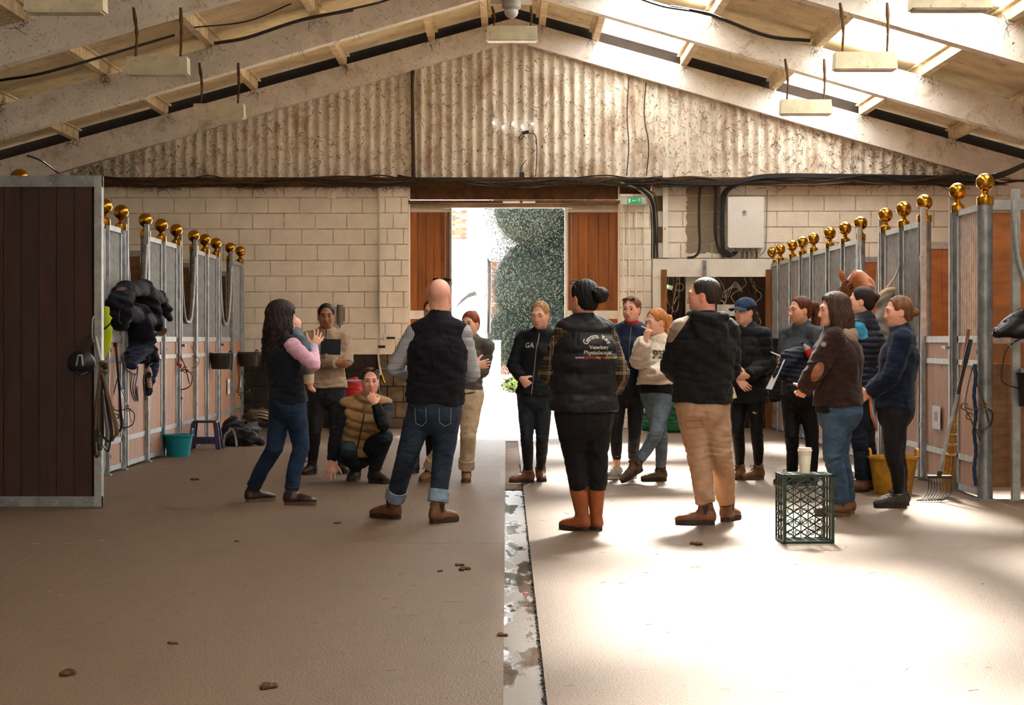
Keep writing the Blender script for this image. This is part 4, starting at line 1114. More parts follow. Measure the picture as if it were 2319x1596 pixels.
# ------------------------------------------------------------------ the people
JEAN = (.09, .066, .06, .056); SLIM = (.082, .056, .052, .04); LOOSE = (.094, .074, .068, .064)
C_BLK = cloth('black cotton', '#131315'); C_LEG = cloth('black leggings', '#15161a', .6, .1); C_NAVY = cloth('navy black fleece', '#141821', .95, .12, 20, .15, 200, .1)


def glasses(ctx, mt, lens, pos=(0, .062, .085), tilt=.5, nm='sunglasses'):
    c, M, sc = ctx['c'], ctx['HM'], ctx['sc']; T = lambda x, y, z: c + M @ (np.array((x, y, z)) * sc)
    px, py, pz = pos; m = MB()
    for s_ in (-1, 1):
        ring = [T(px + s_ * .034 + .027 * math.cos(a), py + .02 * math.sin(a) * math.sin(tilt) * -1, pz + .02 * math.sin(a) * math.cos(tilt)) for a in np.linspace(0, 2 * math.pi, 15)]
        m.cur = 0; m.tube(ring, .003, 5); m.cur = 1; m.add(ring[:-1], [tuple(range(14))]); m.cur = 0
        m.tube(catmull([T(s_ * .06, py, pz), T(s_ * .085, py - .05, pz - .01), T(s_ * .086, -.03, pz - .045 if pz > .05 else .0)], 4), .0026, 5)
    m.tube([T(-.008, py + .002, pz + .004), T(.008, py + .002, pz + .004)], .003, 5)
    return m.build(nm, [mt, lens], ctx['root'], 'all')


M_LENS = mat('dark lens', '#1a1512', .1, 0, 0, spec=.8); M_TORT = mat('tortoiseshell frame', '#6b3f22', .25)

# woman with long curly hair carrying a baby
p1 = person('woman with long dark curly hair in navy gilet and pink sleeves gesturing with one hand', 1141, (640, 720), 70, 52, (652, 909), {'L': (574, 1136, 58), 'R': (662, 1143, 95)},
            {'L': (622, 1014, .0), 'R': (682, 1012, -.03)}, {'R': ((709, 826, -.2), (708, 788, -.06), ((.45, .25, .95), (-.5, .8, 0), 14, 13)), 'L': ((628, 835, .32), (688, 828, .36), None)},
            [dict(m=cloth('pink shirt', '#d8aabf', .8, .08), name='shirt', collar=0, hem=.2, sr=(.062, .055, .05, .042), jw=.012), dict(m=C_NAVY, name='gilet', sleeves=False, puff=.012, hem=-.02, collar=.045, wr=.002)],
            dict(m=denim('dark blue jeans', '#1e3048'), r=JEAN, shoe=('chelsea', M_BOOTD, M_SOLEB), name='jeans', end=.05), 'fair', ('long', 'darkbrown', .33, .012, .012), hips=.168, waist=.145)
m = MB(); e = p1['W']['R']; d = unit(p1['E']['R'] - e); m.tube([e - d * .008, e - d * .006, e + d * .075, e + d * .08], [.03, .044, .049, .045], 14); m.build('shirt_cuff', stripes('blue checked cuff', '#8fb0cf', [(.03, .06, '#5a7ea8', .6, 0)]), p1['root'], True)
c, M = p1['c'], p1['HM']; T1 = lambda *v: c + M @ np.array(v)
m = MB(); m.prism([T1(-.05, -.1, .075), T1(.03, -.125, .085), T1(.045, -.13, .045), T1(.0, -.13, .03)], M[:, 2] * .008); m.tube([T1(-.06, -.1, .08), T1(.05, -.13, .06)], .008, 6); m.build('hair_clip', MATS['black plastic'], p1['root'])

# baby on her chest
bY = p1['Yd'] - .02
def bq(x, y, dy=0): return P(x, y, bY + dy)
HMb = head_frame(250, -10); cb = bq(662, 742, .16)
f, _ = head_field(cb, HMb, .72, bq(662, 772, .16), False, .035); V, Q = f.verts_quads(); V = smooth_v(V, Q, 2); pts_ = [(V, Q, face_tint(V, cb, HMb, .72))]
f = Field(bq(640, 900, -.2), bq(740, 730, .35), .008); f.D[:] = .3
f.loft([bq(664, 770, .14), bq(668, 800, .14), bq(674, 835, .12)], [.06, .075, .07], k=.02); f.loft([bq(674, 836, .1), bq(698, 846, .0), bq(700, 866, -.03)], [.05, .036, .028], k=.02)
f.loft([bq(700, 862, -.03), bq(703, 879, -.03), bq(711, 884, -.05)], [.026, .02, .017], k=.012)
V, Q = f.verts_quads(); pts_.append((V, Q, np.ones((len(V), 3)) * (1, .88, .86))); V, Q, C_ = merge(pts_)
baby = obj('baby', np_mesh('baby', V, Q, SK['pink'], C_), None, label='baby in grey with one bare foot held by the curly haired woman', category='baby')
f = Field(bq(630, 900, -.25), bq(730, 720, .4), .008); f.loft([bq(668, 757, .08), bq(672, 785, .06), bq(676, 830, .07)], [.066, .085, .08], k=.02); f.loft([bq(668, 762, .04), bq(684, 772, -.1), bq(696, 790, -.13)], [.05, .042, .034], k=.03)
f.wrinkle(4, .002, [(bq(684, 772, -.1), .1)], .007, .04); finish(f, 'romper', cloth('grey blue romper', '#5d6b78'), baby, 2)
f = Field(bq(650, 890, -.25), bq(730, 810, .35), .007); f.loft([bq(676, 832, .06), bq(698, 845, -.03), bq(700, 858, -.05)], [.06, .047, .04], k=.02, caps=(0, 1)); finish(f, 'leggings', cloth('sage baby leggings', '#5f6658'), baby, 2)
m = MB(); m.tube([bq(698, 848, -.06), bq(700, 868, -.06)], [.045, .038], 12); m.build('cuff', cloth('cream cuff', '#d5c3a4'), baby, True)

# woman in beige fleece with a tablet
p2 = person('woman in beige quarter zip fleece with arms folded over a tablet', 1075, (739, 716), 176, 176, (741, 884), {'R': (706, 1073, 200), 'L': (776, 1070, 165)}, {'R': (713, 978, -.04), 'L': (760, 972, -.04)},
            {'R': ((702, 817, -.05), (762, 822, -.24), ((.9, .1, -.05), (-.1, .9, .1), 35, 4)), 'L': ((785, 815, -.05), (730, 806, -.2), None)},
            dict(m=cloth('beige fleece', '#a58d76', .95, .1, 30, .2, 260, .12), name='fleece', puff=.014, hem=.02, sr=(.064, .058, .054, .046), collar=.06, zip_=None, jw=.01),
            dict(m=cloth('charcoal trousers', '#26262a'), r=(.085, .062, .056, .046), shoe=('hiker', M_BOOTK, M_SOLED, M_LACE), end=.06), 'brown', ('bun', 'black', (0, -.105, .02), .03), hips=.17, iris=M_IRISB, brow=1.2)
stick_line(p2['G']['fleece'], [p2['N'] + p2['up'] * t for t in (-.1, -.06, -.02, .03)], p2['fw'], .005, MATS['black plastic'], p2['root'], 'zip')
t = thing('tablet', 'dark navy tablet case held against the beige fleece', 'tablet', P(749, 800, p2['Yd'] - .22))
m = MB(); c0 = P(749, 785, p2['Yd'] - .225); Mt = roty(.04) @ rotx(.12); m.box(c0, (.185, .014, .145), Mt); m.build('case', mat('navy rubber case', '#1a2330', .5), t)
for i in range(5): m = MB(); m.box(c0 + Mt @ V3(-.03 + .022 * i, -.009, -.02), (.009, .006, .06), Mt); m.build('grip_rib', mat('navy rubber rib', '#10161f', .5), t)
m = MB(); m.lathe([(.008, 0), (.006, .004)], c0 + Mt @ V3(-.075, -.008, .058), 8, rotx(math.pi / 2)); m.build('lens', mat('grey lens', '#9aa0a8', .3), t)

# squatting man
p3 = person('squatting man in tan quilted gilet resting his chin on his fist', 1093, (838, 863, -.12), 172, 176, (808, 1020, .12), {'L': (848, 1093, 140), 'R': (805, 1087, 190)}, {'L': (872, 990, -.27), 'R': (787, 1018, -.3)},
            {'R': ((762, 972, -.12), (751, 1043, -.18), ((-.12, -.25, -.9), (.1, .9, -.2), 8, 11)), 'L': ((868, 962, -.36), (851, 915, -.33), ((-.5, .25, .8), (-.3, .9, .2), 62, 2))},
            [dict(m=cloth('black jumper', '#14171b'), name='jumper', collar=.05, sr=(.068, .058, .052, .042), hem=.15, jw=.01), dict(m=cloth('tan quilted nylon', '#a17f55', .6), name='gilet', sleeves=False, puff=.02, hem=.0, collar=.055, col_r=.076, quilt=(.085, .014), sc_sh=1.1)],
            dict(m=denim('dark teal jeans', '#232e36'), r=(.092, .07, .062, .055), shoe=('hiker', M_BOOTK, M_SOLED, M_LACE), name='jeans', end=.03), 'pink', ('short', 'brown'), male=True, hips=.165, waist=.15, chest=.17, shw=.185, iris=M_IRISL, group=None, lean=(-.03, .03, -.02))
glasses(p3, M_TORT, M_LENS, (0, .06, .1), 1.0)
stick_line(p3['G']['gilet'], [p3['B'] + p3['spine'] * t for t in np.linspace(.03, p3['SL'] - .12, 12)], p3['fw'], .006, MATS['black plastic'], p3['root'], 'zip')

# bald man seen from behind
p4 = person('bald man seen from behind in black gilet, gingham shirt and jeans', 1183, (996, 672), 14, 4, (985, 924), {'L': (888, 1174, -52), 'R': (992, 1184, 40)}, {'L': (922, 1030, .02), 'R': (1003, 1035, .02)},
            {'L': ((893, 833, .05), (930, 852, .3), ((.6, .7, .1), (0, 0, -1))), 'R': ((1069, 846, .05), (1036, 852, .32), ((-.6, .7, .1), (0, 0, -1)))},
            [dict(m=M_GING, name='shirt', collar=0, hem=.2, sr=(.067, .06, .052, .044), jw=.012), dict(m=cloth('black softshell', '#15161c', .9, .1), name='gilet', sleeves=False, puff=.016, hem=.03, collar=.062, col_r=.074, wr=.003)],
            dict(m=denim('mid blue jeans', '#2a3646'), r=(.1, .074, .066, .064), shoe=('chelsea', M_BOOTB, M_SOLED), name='jeans', end=.16, cuff=denim('pale turned denim', '#8197ad')), 'pink', None, male=True, hips=.178, waist=.175, chest=.188, depth=1.15, shw=.166, hsc=1.06, sdrop=.085)
stick_line(p4['G']['gilet'], [p4['N'] - p4['spine'] * .17 + p4['rt'] * t for t in np.linspace(-.18, .18, 12)], -p4['fw'], .0035, C_BLK, p4['root'], 'seam')
glasses(p4, MATS['black plastic'], M_LENS, (0, .05, .115), 1.2, 'glasses')
for s_ in (-1, 1):
    o_ = [p4['B'] + p4['rt'] * s_ * x - p4['up'] * z for x, z in ((.045, -.01), (.045, .09), (.08, .12), (.12, .1), (.125, -.01))]
    stick_line(p4['trousers'], o_, -p4['fw'], .0022, denim('pale thread', '#8a97a5'), p4['root'], 'pocket_stitching')

# red-haired woman by the doorway
p5 = person('red haired woman in grey jacket and cream trousers with folded arms', 1092, (1065, 733), 205, 202, (1052, 894), {'L': (1056, 1090, 180), 'R': (972, 1089, 200)}, {'L': (1060, 985, -.03), 'R': (1012, 985, -.02)},
            {'L': ((1094, 842, .02), (1060, 832, -.24), None), 'R': ((1036, 842, -.02), (1076, 828, -.24), ((.75, .1, .12), (-.2, .9, 0), 22, 5))},
            dict(m=cloth('grey green jacket', '#57544d', .7), name='jacket', hem=.0, collar=.055, jw=.01), dict(m=cloth('cream trousers', '#c9b597'), r=LOOSE, shoe=('hiker', M_BOOTH, M_SOLEB, M_LACE), end=.1, cuff=cloth('cream turn-up', '#c4ad90')), 'fair', ('bun', 'red', (0, -.08, .09), .036, .05), hips=.165, waist=.135, hsc=.95, iris=M_IRISL)
# person hidden behind the bald man
p5b = person('person in black trousers mostly hidden behind the bald man', 1071, (978, 706), 190, 185, (962, 876), {'R': (938, 1071, 200), 'L': (976, 1069, 175)}, {'R': (944, 975), 'L': (975, 975)},
             {'R': ((925, 815, .03), (945, 850, -.1), None), 'L': ((1000, 815, .03), (985, 850, -.1), None)}, dict(m=C_BLK, name='jacket'), dict(m=C_LEG, r=SLIM, shoe=('hiker', M_BOOTK, M_SOLED, M_LACE), end=.1), 'fair', ('bun', 'auburn', (0, -.1, .03), .03))

# woman in black softshell with GA monogram
p6 = person('blonde woman with closed eyes in black softshell jacket with GA monogram', 1095, (1223, 713), 200, 194, (1211, 891), {'R': (1194, 1092, 236), 'L': (1224, 1088, 176)}, {'R': (1193, 993, -.05), 'L': (1228, 994, -.05)},
            {'R': ((1161, 828, .04), (1180, 856, -.12), ((.6, .15, -.6), (.3, .9, 0), 20, 3)), 'L': ((1264, 826, .05), (1246, 866, -.1), None)},
            dict(m=cloth('black softshell jacket', '#11151c', .8, .1), name='jacket', hem=-.02, collar=.05, puff=.004, zip_=M_GALV), dict(m=cloth('dark grey leggings', '#1f242b', .7), r=SLIM, shoe=('chelsea', M_BOOTB, M_SOLED), name='leggings', end=.1), 'fair', ('pony', 'blonde'), closed=True, hpitch=-8, hips=.155, waist=.13)
v_, f_ = text_mesh('GA', .062, bold=.001); o6 = p6['G']['jacket']
stick_mesh(o6, v_, f_, P(1202, 782, p6['Yd']), -p6['rt'], p6['up'], p6['fw'], MATS['white paint'], p6['root'], 'monogram', label='white GA monogram')

# woman with printed gilet seen from behind
p7 = person('woman seen from behind in black printed gilet, plaid shirt and tall tan boots', 1203, (1322, 676), -38, -24, (1322, 936), {'L': (1316, 1201, -46), 'R': (1348, 1200, -24)}, {'L': (1301, 1026, .02), 'R': (1351, 1026, .02)},
            {'L': ((1240, 846, .03), (1264, 876, .24), None), 'R': ((1405, 846, .03), (1392, 886, .2), None)},
            [dict(m=M_PLAID, name='shirt', collar=0, sr=(.07, .062, .055, .048), jw=.014, hem=.2), dict(m=cloth('black nylon gilet', '#16171b', .5, .12), name='gilet', sleeves=False, puff=.03, hem=.02, collar=.06, col_r=.078, quilt=(.135, .012), wr=.0022)],
            dict(m=cloth('black riding trousers', '#121214'), r=(.108, .078, .07, .06), shoe=('tall', M_BOOTT, M_SOLED), end=.42), 'tan', ('bun', 'black', (.02, -.14, .02), .052), hips=.192, waist=.178, chest=.18, depth=1.2, shw=.152, hsc=1.05, eye=True, sdrop=.062)
g7 = p7['G']['gilet']; a7 = p7['N'] - p7['up'] * .0; bk = -p7['fw']; ex = p7['rt']; WH = MATS['white paint']
RED = mat('red print', '#c8202a', .6, 0, 0); YEL = mat('yellow print', '#e2b21c', .6, 0, 0)
org = p7['N'] + p7['rt'] * .015 + p7['up'] * .03
ang0 = 56; rad = .088; ctr = org - p7['up'] * .2
word = 'Gemma Key'
for i, ch in enumerate(word):
    if ch == ' ': continue
    a = math.radians(ang0 - i * 2 * ang0 / (len(word) - 1)); v_, f_ = text_mesh(ch, .046, bold=.001); ca, sa = math.cos(a), math.sin(a)
    v2 = np.stack([v_[:, 0] * ca - v_[:, 1] * sa - math.sin(a) * rad * 1.2, v_[:, 0] * sa + v_[:, 1] * ca + math.cos(a) * rad, v_[:, 2]], 1)
    stick_mesh(g7, v2, f_, ctr, ex, p7['up'], bk, WH, p7['root'], 'print_letter')
for txt, dz, size in (('Veterinary', .186, .034), ('Physiotherapist', .22, .0345)):
    v_, f_ = text_mesh(txt, size, bold=.0009); stick_mesh(g7, v_, f_, org - p7['up'] * dz, ex, p7['up'], bk, WH, p7['root'], 'print_line')
full = 'www.gemmakeyvetphysio.com'; wds = [('www.', WH), ('gemma', RED), ('key', YEL), ('vet', RED), ('physio', YEL), ('.com', WH)]
wid = []
for w_, _ in wds: v_, f_ = text_mesh(w_, .0245, bold=.0006); wid.append((v_, f_, v_[:, 0].max() - v_[:, 0].min() + .002))
xc = -sum(w[2] for w in wid) / 2
for (v_, f_, ww), (w_, mt_) in zip(wid, wds):
    v_ = v_.copy(); v_[:, 0] += xc + ww / 2; xc += ww; stick_mesh(g7, v_, f_, org - p7['up'] * .251, ex, p7['up'], bk, mt_, p7['root'], 'print_line')
for k in ('L', 'R'):
    A7 = p7['A'][k]; d7 = unit(p7['K'][k] - A7 - p7['up'] * .1); b7 = A7 + p7['up'] * .27; m = MB(); m.tube([b7, b7 + d7 * .03], [.075, .078], 16); m.box(b7 + d7 * .015 + V3(-.05, -.065, 0), (.02, .008, .03)); m.build('boot_strap', mat('dark boot strap', '#55301c', .5), p7['root'], True)
glasses(p7, MATS['black plastic'], M_LENS, (0, .06, .105), 1.1)

# woman in navy jacket and red scarf
p8 = person('fair woman in navy jacket and red jumper with sunglasses on her head', 1087, (1430, 700), 204, 186, (1421, 876), {'R': (1395, 1085, 240), 'L': (1430, 1083, 215)}, {'R': (1395, 982, -.03), 'L': (1437, 986, -.03)},
            {'R': ((1388, 812, .04), (1402, 866, -.08), None), 'L': ((1478, 812, .06), (1466, 866, -.08), None)},
            [dict(m=cloth('red knit', '#a01f2e', .9, .15, 60, .6, 150), name='jumper', collar=.075, col_r=.06, sleeves=False, hem=.25), dict(m=cloth('navy jacket', '#16233a', .7), name='jacket', hem=.0, collar=.04, col_r=.086, puff=.014, zip_=M_GALV)],
            dict(m=C_LEG, r=SLIM, shoe=('trainer', M_TRNW, M_SOLEW, MATS['white paint']), name='leggings', end=.28), 'pink', ('pony', 'dkblonde', ((0, -.1, .03), (.03, -.12, .0), (.06, -.1, -.06), (.075, -.06, -.13))), hips=.16, waist=.138, iris=M_IRISL)
glasses(p8, M_TORT, M_LENS, (0, .066, .085), .8)

# girl in cream sweatshirt
p9 = person('strawberry blonde girl in cream sweatshirt holding a pen to her mouth, legs crossed', 1092, (1486, 729), 240, 215, (1489, 886), {'L': (1443, 1072, 235, 26, -.12), 'R': (1494, 1089, 245)}, {'L': (1484, 985, -.17), 'R': (1497, 985, .02)},
            {'R': ((1447, 816, -.1), (1463, 772, -.26), ((.15, .18, .95), (.6, .6, 0), 50, 2)), 'L': ((1518, 835, -.04), (1474, 846, -.27), None)},
            [dict(m=C_BLK, name='undershirt', hem=-.02, sleeves=False, collar=0, puff=.014), dict(m=cloth('cream sweatshirt', '#d6cbb8', .95, .06), name='sweatshirt', puff=.024, hem=.055, blouse=.012, sr=(.07, .068, .066, .044), collar=.05, jw=.013, wr=.003)],
            dict(m=denim('washed blue jeans', '#65737f'), r=(.088, .06, .055, .046), shoe=('chelsea', M_BOOTM, M_SOLED), name='jeans', end=.1, sock=C_BLK), 'fair', ('pony', 'ginger', ((0, -.1, .05), (0, -.14, .02), (0, -.13, -.06), (.02, -.1, -.14)), .034), hips=.165, waist=.135, hpitch=-6, iris=M_IRISL)
v_, f_ = text_mesh('PE', .1, bold=.004); stick_mesh(p9['G']['sweatshirt'], v_, f_, P(1488, 803, p9['Yd']), V3(1, 0, 0), p9['up'], V3(0, -1, 0), mat('navy print', '#27303c', .8, 0, 0), p9['root'], 'print_outline')
v_, f_ = text_mesh('PE', .1, bold=-.003); stick_mesh(p9['G']['sweatshirt'], v_, f_, P(1488, 803, p9['Yd']), V3(1, 0, 0), p9['up'], V3(0, -1, 0), mat('cream print', '#d6cbb8', .9, 0, 0), p9['root'], 'print_fill', lift=.005)
t = thing('pen', 'thin white pen held by the girl in the cream sweatshirt', 'pen', P(1462, 748, p9['Yd'] - .36))
m = MB(); m.tube([P(1452, 738, p9['Yd'] - .36), P(1475, 750, p9['Yd'] - .33)], .0045, 6); m.build('barrel', MATS['white paint'], t); m = MB(); m.tube([P(1452, 738, p9['Yd'] - .36), P(1449, 736.5, p9['Yd'] - .36)], [.003, .001], 6); m.build('tip', MATS['black plastic'], t)

# man in black hoodie
C_HOOD = two_tone('black hoodie with taupe shoulder', '#131415', '#8a7868', [(P(1560, 0, 13.3) * V3(1, 0, 0) + P(0, 715, 13.3) * V3(0, 0, 1), (-.8, 0, .55)), (P(0, 775, 13.3) * V3(0, 0, 1), (.0, 0, 1))])
p10 = person('man in black hoodie, taupe cargo trousers and tan boots', 1190, (1594, 670), -72, -16, (1590, 914), {'L': (1596, 1188, -82), 'R': (1647, 1179, 28)}, {'L': (1580, 1018, .03), 'R': (1630, 1018, .03)},
             {'L': ((1519, 830, .0), (1538, 852, .26), None), 'R': ((1654, 836, .08), (1632, 856, .32), None)},
             dict(m=C_HOOD, name='hoodie', puff=.024, hem=.01, sr=(.07, .06, .054, .046), collar=.05, col_r=.08, jw=.012, wr=.003),
             dict(m=cloth('taupe cargo cotton', '#a5876f', .8, .1), r=(.104, .082, .076, .066), shoe=('chelsea', M_BOOTB, M_SOLED), end=.12, jw=.012, wr=.002), 'ruddy', ('short', 'short'), male=True, hips=.178, waist=.175, chest=.19, depth=1.15, shw=.168, hsc=1.05, sdrop=.07)
f = Field(p10['N'] - .34, p10['N'] + .24, .008); N_, r_, w_, u_ = p10['N'], p10['rt'], p10['fw'], p10['up']; b_ = N_ - w_ * .07
f.loft([N_ + r_ * .09 + w_ * .05 + u_ * .035, b_ + r_ * .1 + u_ * .02, b_ - w_ * .05 + u_ * .005, b_ - r_ * .1 + u_ * .02, N_ - r_ * .09 + w_ * .05 + u_ * .035], [.03, .042, .046, .042, .03], k=.02)
f.loft([b_ + r_ * .1 - u_ * .0, b_ + r_ * .075 - u_ * .1 - w_ * .04, b_ - u_ * .155 - w_ * .055, b_ - r_ * .075 - u_ * .1 - w_ * .04, b_ - r_ * .1], [.034, .036, .04, .036, .034], k=.03)
f.ell(b_ - u_ * .07 - w_ * .05, np.array((.1, .035, .085)), np.stack([r_, w_, u_], 1), .03)
f.loft([b_ + r_ * .075 - u_ * .02 - w_ * .085, b_ + r_ * .02 - u_ * .065 - w_ * .1, b_ - r_ * .07 - u_ * .03 - w_ * .085], [.012] * 3, k=.016, op='s'); f.wrinkle(5, .003, [], 0, .07); finish(f, 'hood', C_BLK, p10['root'], 1)
stick_line(p10['trousers'], [p10['K']['L'] * t + p10['Hp']['L'] * (1 - t) - p10['rt'] * x for t, x in ((.35, .08), (.35, -.02), (.5, -.02), (.5, .08), (.35, .08))], -p10['fw'], .003, cloth('taupe seam', '#8d705b'), p10['root'], 'cargo_pocket')

# woman with blue cap
p11 = person('woman with blue baseball cap in long black padded coat', 1088, (1687, 706), 232, 215, (1692, 876), {'R': (1675, 1085, 218), 'L': (1716, 1085, 234)}, {'R': (1671, 978, -.04), 'L': (1714, 978, -.05)},
             {'L': ((1736, 822, -.06), (1694, 851, -.28), ((-.85, .1, -.05), (0, .9, .2), 25, 3)), 'R': ((1653, 822, .02), (1672, 860, -.24), ((.5, -.3, -.5), (.2, .9, 0), 30, 3))},
             dict(m=cloth('black padded coat', '#17191d', .7), name='coat', puff=.02, hem=-.14, flare=.01, quilt=(.09, .007), collar=.05, col_r=.078, sr=(.068, .06, .054, .046), hood=.75, zip_=MATS['black plastic']),
             dict(m=C_LEG, r=SLIM, shoe=('hiker', M_BOOTH, M_SOLEB, M_LACE), name='leggings', end=.12, sock=cloth('oatmeal sock', '#b3a48f')), 'fair', ('pony', 'brown', ((0, -.1, .0), (.0, -.13, -.03), (0, -.12, -.12), (.01, -.1, -.17))), hips=.16, waist=.138)
c, M = p11['c'], p11['HM']; f = Field(c - .2, c + .22, .006); T = lambda x, y, z: c + M @ np.array((x, y, z))
f.ell(T(0, -.01, .045), np.array((.092, .112, .088)), M, .01); f.cut(T(0, 0, .042), -(M[:, 2] + .12 * M[:, 1])); f.wrinkle(3, .0008, [], 0)
C_CAP = cloth('faded navy cap', '#2a3d57', .85, .15); cp = finish(f, 'cap', C_CAP, p11['root'])
m = MB(); vs = []; n = 14
for j, (r0, dz) in enumerate(((.0, 0), (.085, -.016))):
    for i in range(n + 1):
        a = -1.15 + 2.3 * i / n; vs.append(T(.09 * math.sin(a), .098 * math.cos(a) + r0 * math.cos(a) ** .7, .048 - .03 * (math.sin(a) ** 2) * (1.0) + dz))
m.add(vs, [(i, i + 1, n + 2 + i, n + 1 + i) for i in range(n)]); vs2 = [v + M[:, 2] * -.005 for v in vs]; m.add(vs2, [(n + 1 + i, n + 2 + i, i + 1, i) for i in range(n)]); m.add(vs[n + 1:] + vs2[n + 1:], [(i, i + 1, n + 2 + i, n + 1 + i) for i in range(n)]); m.build('peak', C_CAP, cp, 'all')
lk = p11['K']['L'] * .42 + p11['Hp']['L'] * .58
sw = [(-.04, .0), (-.03, -.012), (-.012, -.014), (.05, .012), (-.012, -.006), (-.026, -.003), (-.03, .006)]
stick_mesh(p11['trousers'], [(x, y, 0) for x, y in sw], [(0, 1, 5, 6), (1, 2, 4, 5), (2, 3, 4)], p11['K']['L'] * .55 + p11['Hp']['L'] * .45, V3(1, 0, 0), p11['up'], V3(0, -1, 0), WH, p11['root'], 'swoosh_mark')

# woman in grey jacket with ponytail
p12 = person('woman with long ponytail in grey jacket carrying a folded puffer jacket', 1098, (1812, 702), 246, 228, (1810, 896), {'R': (1792, 1096, 240), 'L': (1836, 1098, 240)}, {'R': (1793, 985, -.03), 'L': (1838, 985, -.03)},
             {'R': ((1772, 818, .12), (1782, 800, -.2), ((-.4, -.3, -.5), (.5, .7, 0), 35, 3)), 'L': ((1856, 826, -.16), (1796, 812, -.34), ((-.8, .1, -.1), (0, .9, -.2), 40, 3))},
             dict(m=cloth('grey sports jacket', '#41464d', .7), name='jacket', puff=.008, hem=.0, collar=.06, col_r=.076), dict(m=C_LEG, r=(.092, .062, .056, .05), shoe=('hiker', M_BOOTK, M_SOLEB, M_LACE), name='leggings', end=.05), 'tan', ('pony', 'auburn', ((0, -.1, .05), (0, -.15, .04), (0, -.17, -.06), (0, -.15, -.18), (0, -.13, -.27)), .04), hips=.17, waist=.142)
# folded puffer over her arm
t = thing('puffer_jacket', 'folded navy puffer jacket hanging over the arm of the ponytail woman', 'jacket', P(1812, 900, p12['Yd'] - .34))
f = Field(P(1740, 920, p12['Yd'] - .6), P(1880, 780, p12['Yd'] - .1), .009); y0 = p12['Yd'] - .36
f.loft([P(1800, 805, y0), P(1808, 840, y0), P(1812, 885, y0)], [.12, .135, .115], [.07, .065, .05], (1, 0, 0), .03); f.loft([P(1790, 812, y0 - .02), P(1772, 835, y0 - .03), P(1762, 850, y0 - .03)], [.06, .05, .045], k=.03)
x, y, z = f.grid(); f.D -= (.012 * (np.sqrt(np.abs(np.sin(np.pi * (z + .15 * x) / .042))) - .5)).astype(np.float32); f.wrinkle(9, .002, [], 0); finish(f, 'shell', cloth('navy puffer nylon', '#171d2c', .5), t, 1)
t = thing('cola_bottle', 'small cola bottle tucked in the folded puffer jacket', 'bottle', P(1824, 800, y0 - .06))
Mb = roty(-.6); b0 = P(1830, 795, y0 - .09); m = MB(); m.lathe([(.03, -.08), (.033, -.07), (.033, .02), (.018, .06), (.014, .075)], b0, 14, Mb); m.build('body', mat('clear grey plastic', '#8d8a88', .15), t, True); m = MB(); m.lathe([(.034, -.05), (.034, .015)], b0, 14, Mb); m.build('label_band', mat('red label', '#b01c24', .5), t, True); m = MB(); m.lathe([(.016, .072), (.016, .095)], b0, 12, Mb); m.build('cap', MATS['black plastic'], t, True)
t = thing('paper_sheet', 'white printed sheet held low by the ponytail woman', 'paper', P(1745, 880, y0)); a, b, c_, d_ = P(1770, 808, y0 + .02), P(1778, 815, y0 - .1), P(1748, 882, y0 - .12), P(1734, 880, y0 + .02)
m = MB(); m.prism([a, b, c_, d_], (0, .002, 0)); m.build('sheet', mat('white paper', '#d9d7dc', .7, 0, .03), t)
t = thing('pen', 'white pen held by the ponytail woman', 'pen', P(1760, 803, y0)); m = MB(); m.tube([P(1746, 797, y0 + .05), P(1768, 806, y0)], .005, 6); m.build('barrel', WH, t); m = MB(); m.tube([P(1746, 797, y0 + .05), P(1742, 795, y0 + .06)], [.003, .001], 6); m.build('tip', MATS['black plastic'], t)
t = thing('paper_sheet', 'cream sheet held behind the man in the hoodie by the cap woman', 'paper', P(1655, 905, p11['Yd'] - .3)); m = MB(); yy = p11['Yd'] - .3; m.prism([P(1640, 880, yy), P(1662, 876, yy), P(1669, 900, yy), P(1640, 910, yy)], (0, .002, 0)); m.build('sheet', mat('cream paper', '#d8c4a4', .7, 0, .03), t)

# woman in brown jacket
C_BRN = cloth('dark brown fleece', '#2e1c18', .95, .12, 30, .15, 200, .1)
p13 = person('woman with wavy brown hair in dark brown jacket with elbow patch and blue jeans', 1170, (1888, 702), 264, 287, (1898, 924), {'L': (1904, 1168, 268), 'R': (1916, 1162, 275)}, {'L': (1886, 1034, -.06), 'R': (1900, 1034, .1)},
             {'L': ((1846, 840, -.2), (1824, 878, -.04), ((-.3, .6, -.5), (.2, .7, .3), 30, 3)), 'R': ((1852, 840, .28), (1826, 882, .1), None)},
             [dict(m=C_BLK, name='undershirt', hem=-.03, sleeves=False, collar=0, puff=.002, wr=.0005, jw=.001), dict(m=C_BRN, name='jacket', puff=.022, hem=.02, collar=.05, sr=(.072, .064, .056, .048), jw=.01, wr=.0022)],
             dict(m=denim('bright blue jeans', '#3f566f'), r=(.1, .07, .064, .06), shoe=('chelsea', M_BOOTB, M_SOLEB), name='jeans', end=.03, jw=.009), 'fair', ('long', 'brown', .19, .006, .002), hips=.172, waist=.16, chest=.172, depth=1.3)
f = Field(p13['N'] - .22, p13['N'] + .18, .007); bk = p13['N'] - p13['fw'] * .09 + p13['up'] * .0
f.loft([bk + p13['rt'] * .1 + p13['fw'] * .09 + p13['up'] * .0, bk - p13['up'] * .02, bk - p13['rt'] * .1 + p13['fw'] * .06 - p13['up'] * .02], [.042, .058, .045], k=.03); f.ell(bk - p13['up'] * .07, np.array((.1, .05, .07)), np.stack([p13['rt'], p13['fw'], p13['up']], 1), .04)
x, y, z = f.grid(); f.D -= (.004 * np.abs(np.sin(70 * (x + z))) * np.abs(np.sin(70 * (y + z)))).astype(np.float32); finish(f, 'hood', cloth('taupe quilted lining', '#8c7464', .6), p13['root'], 1)
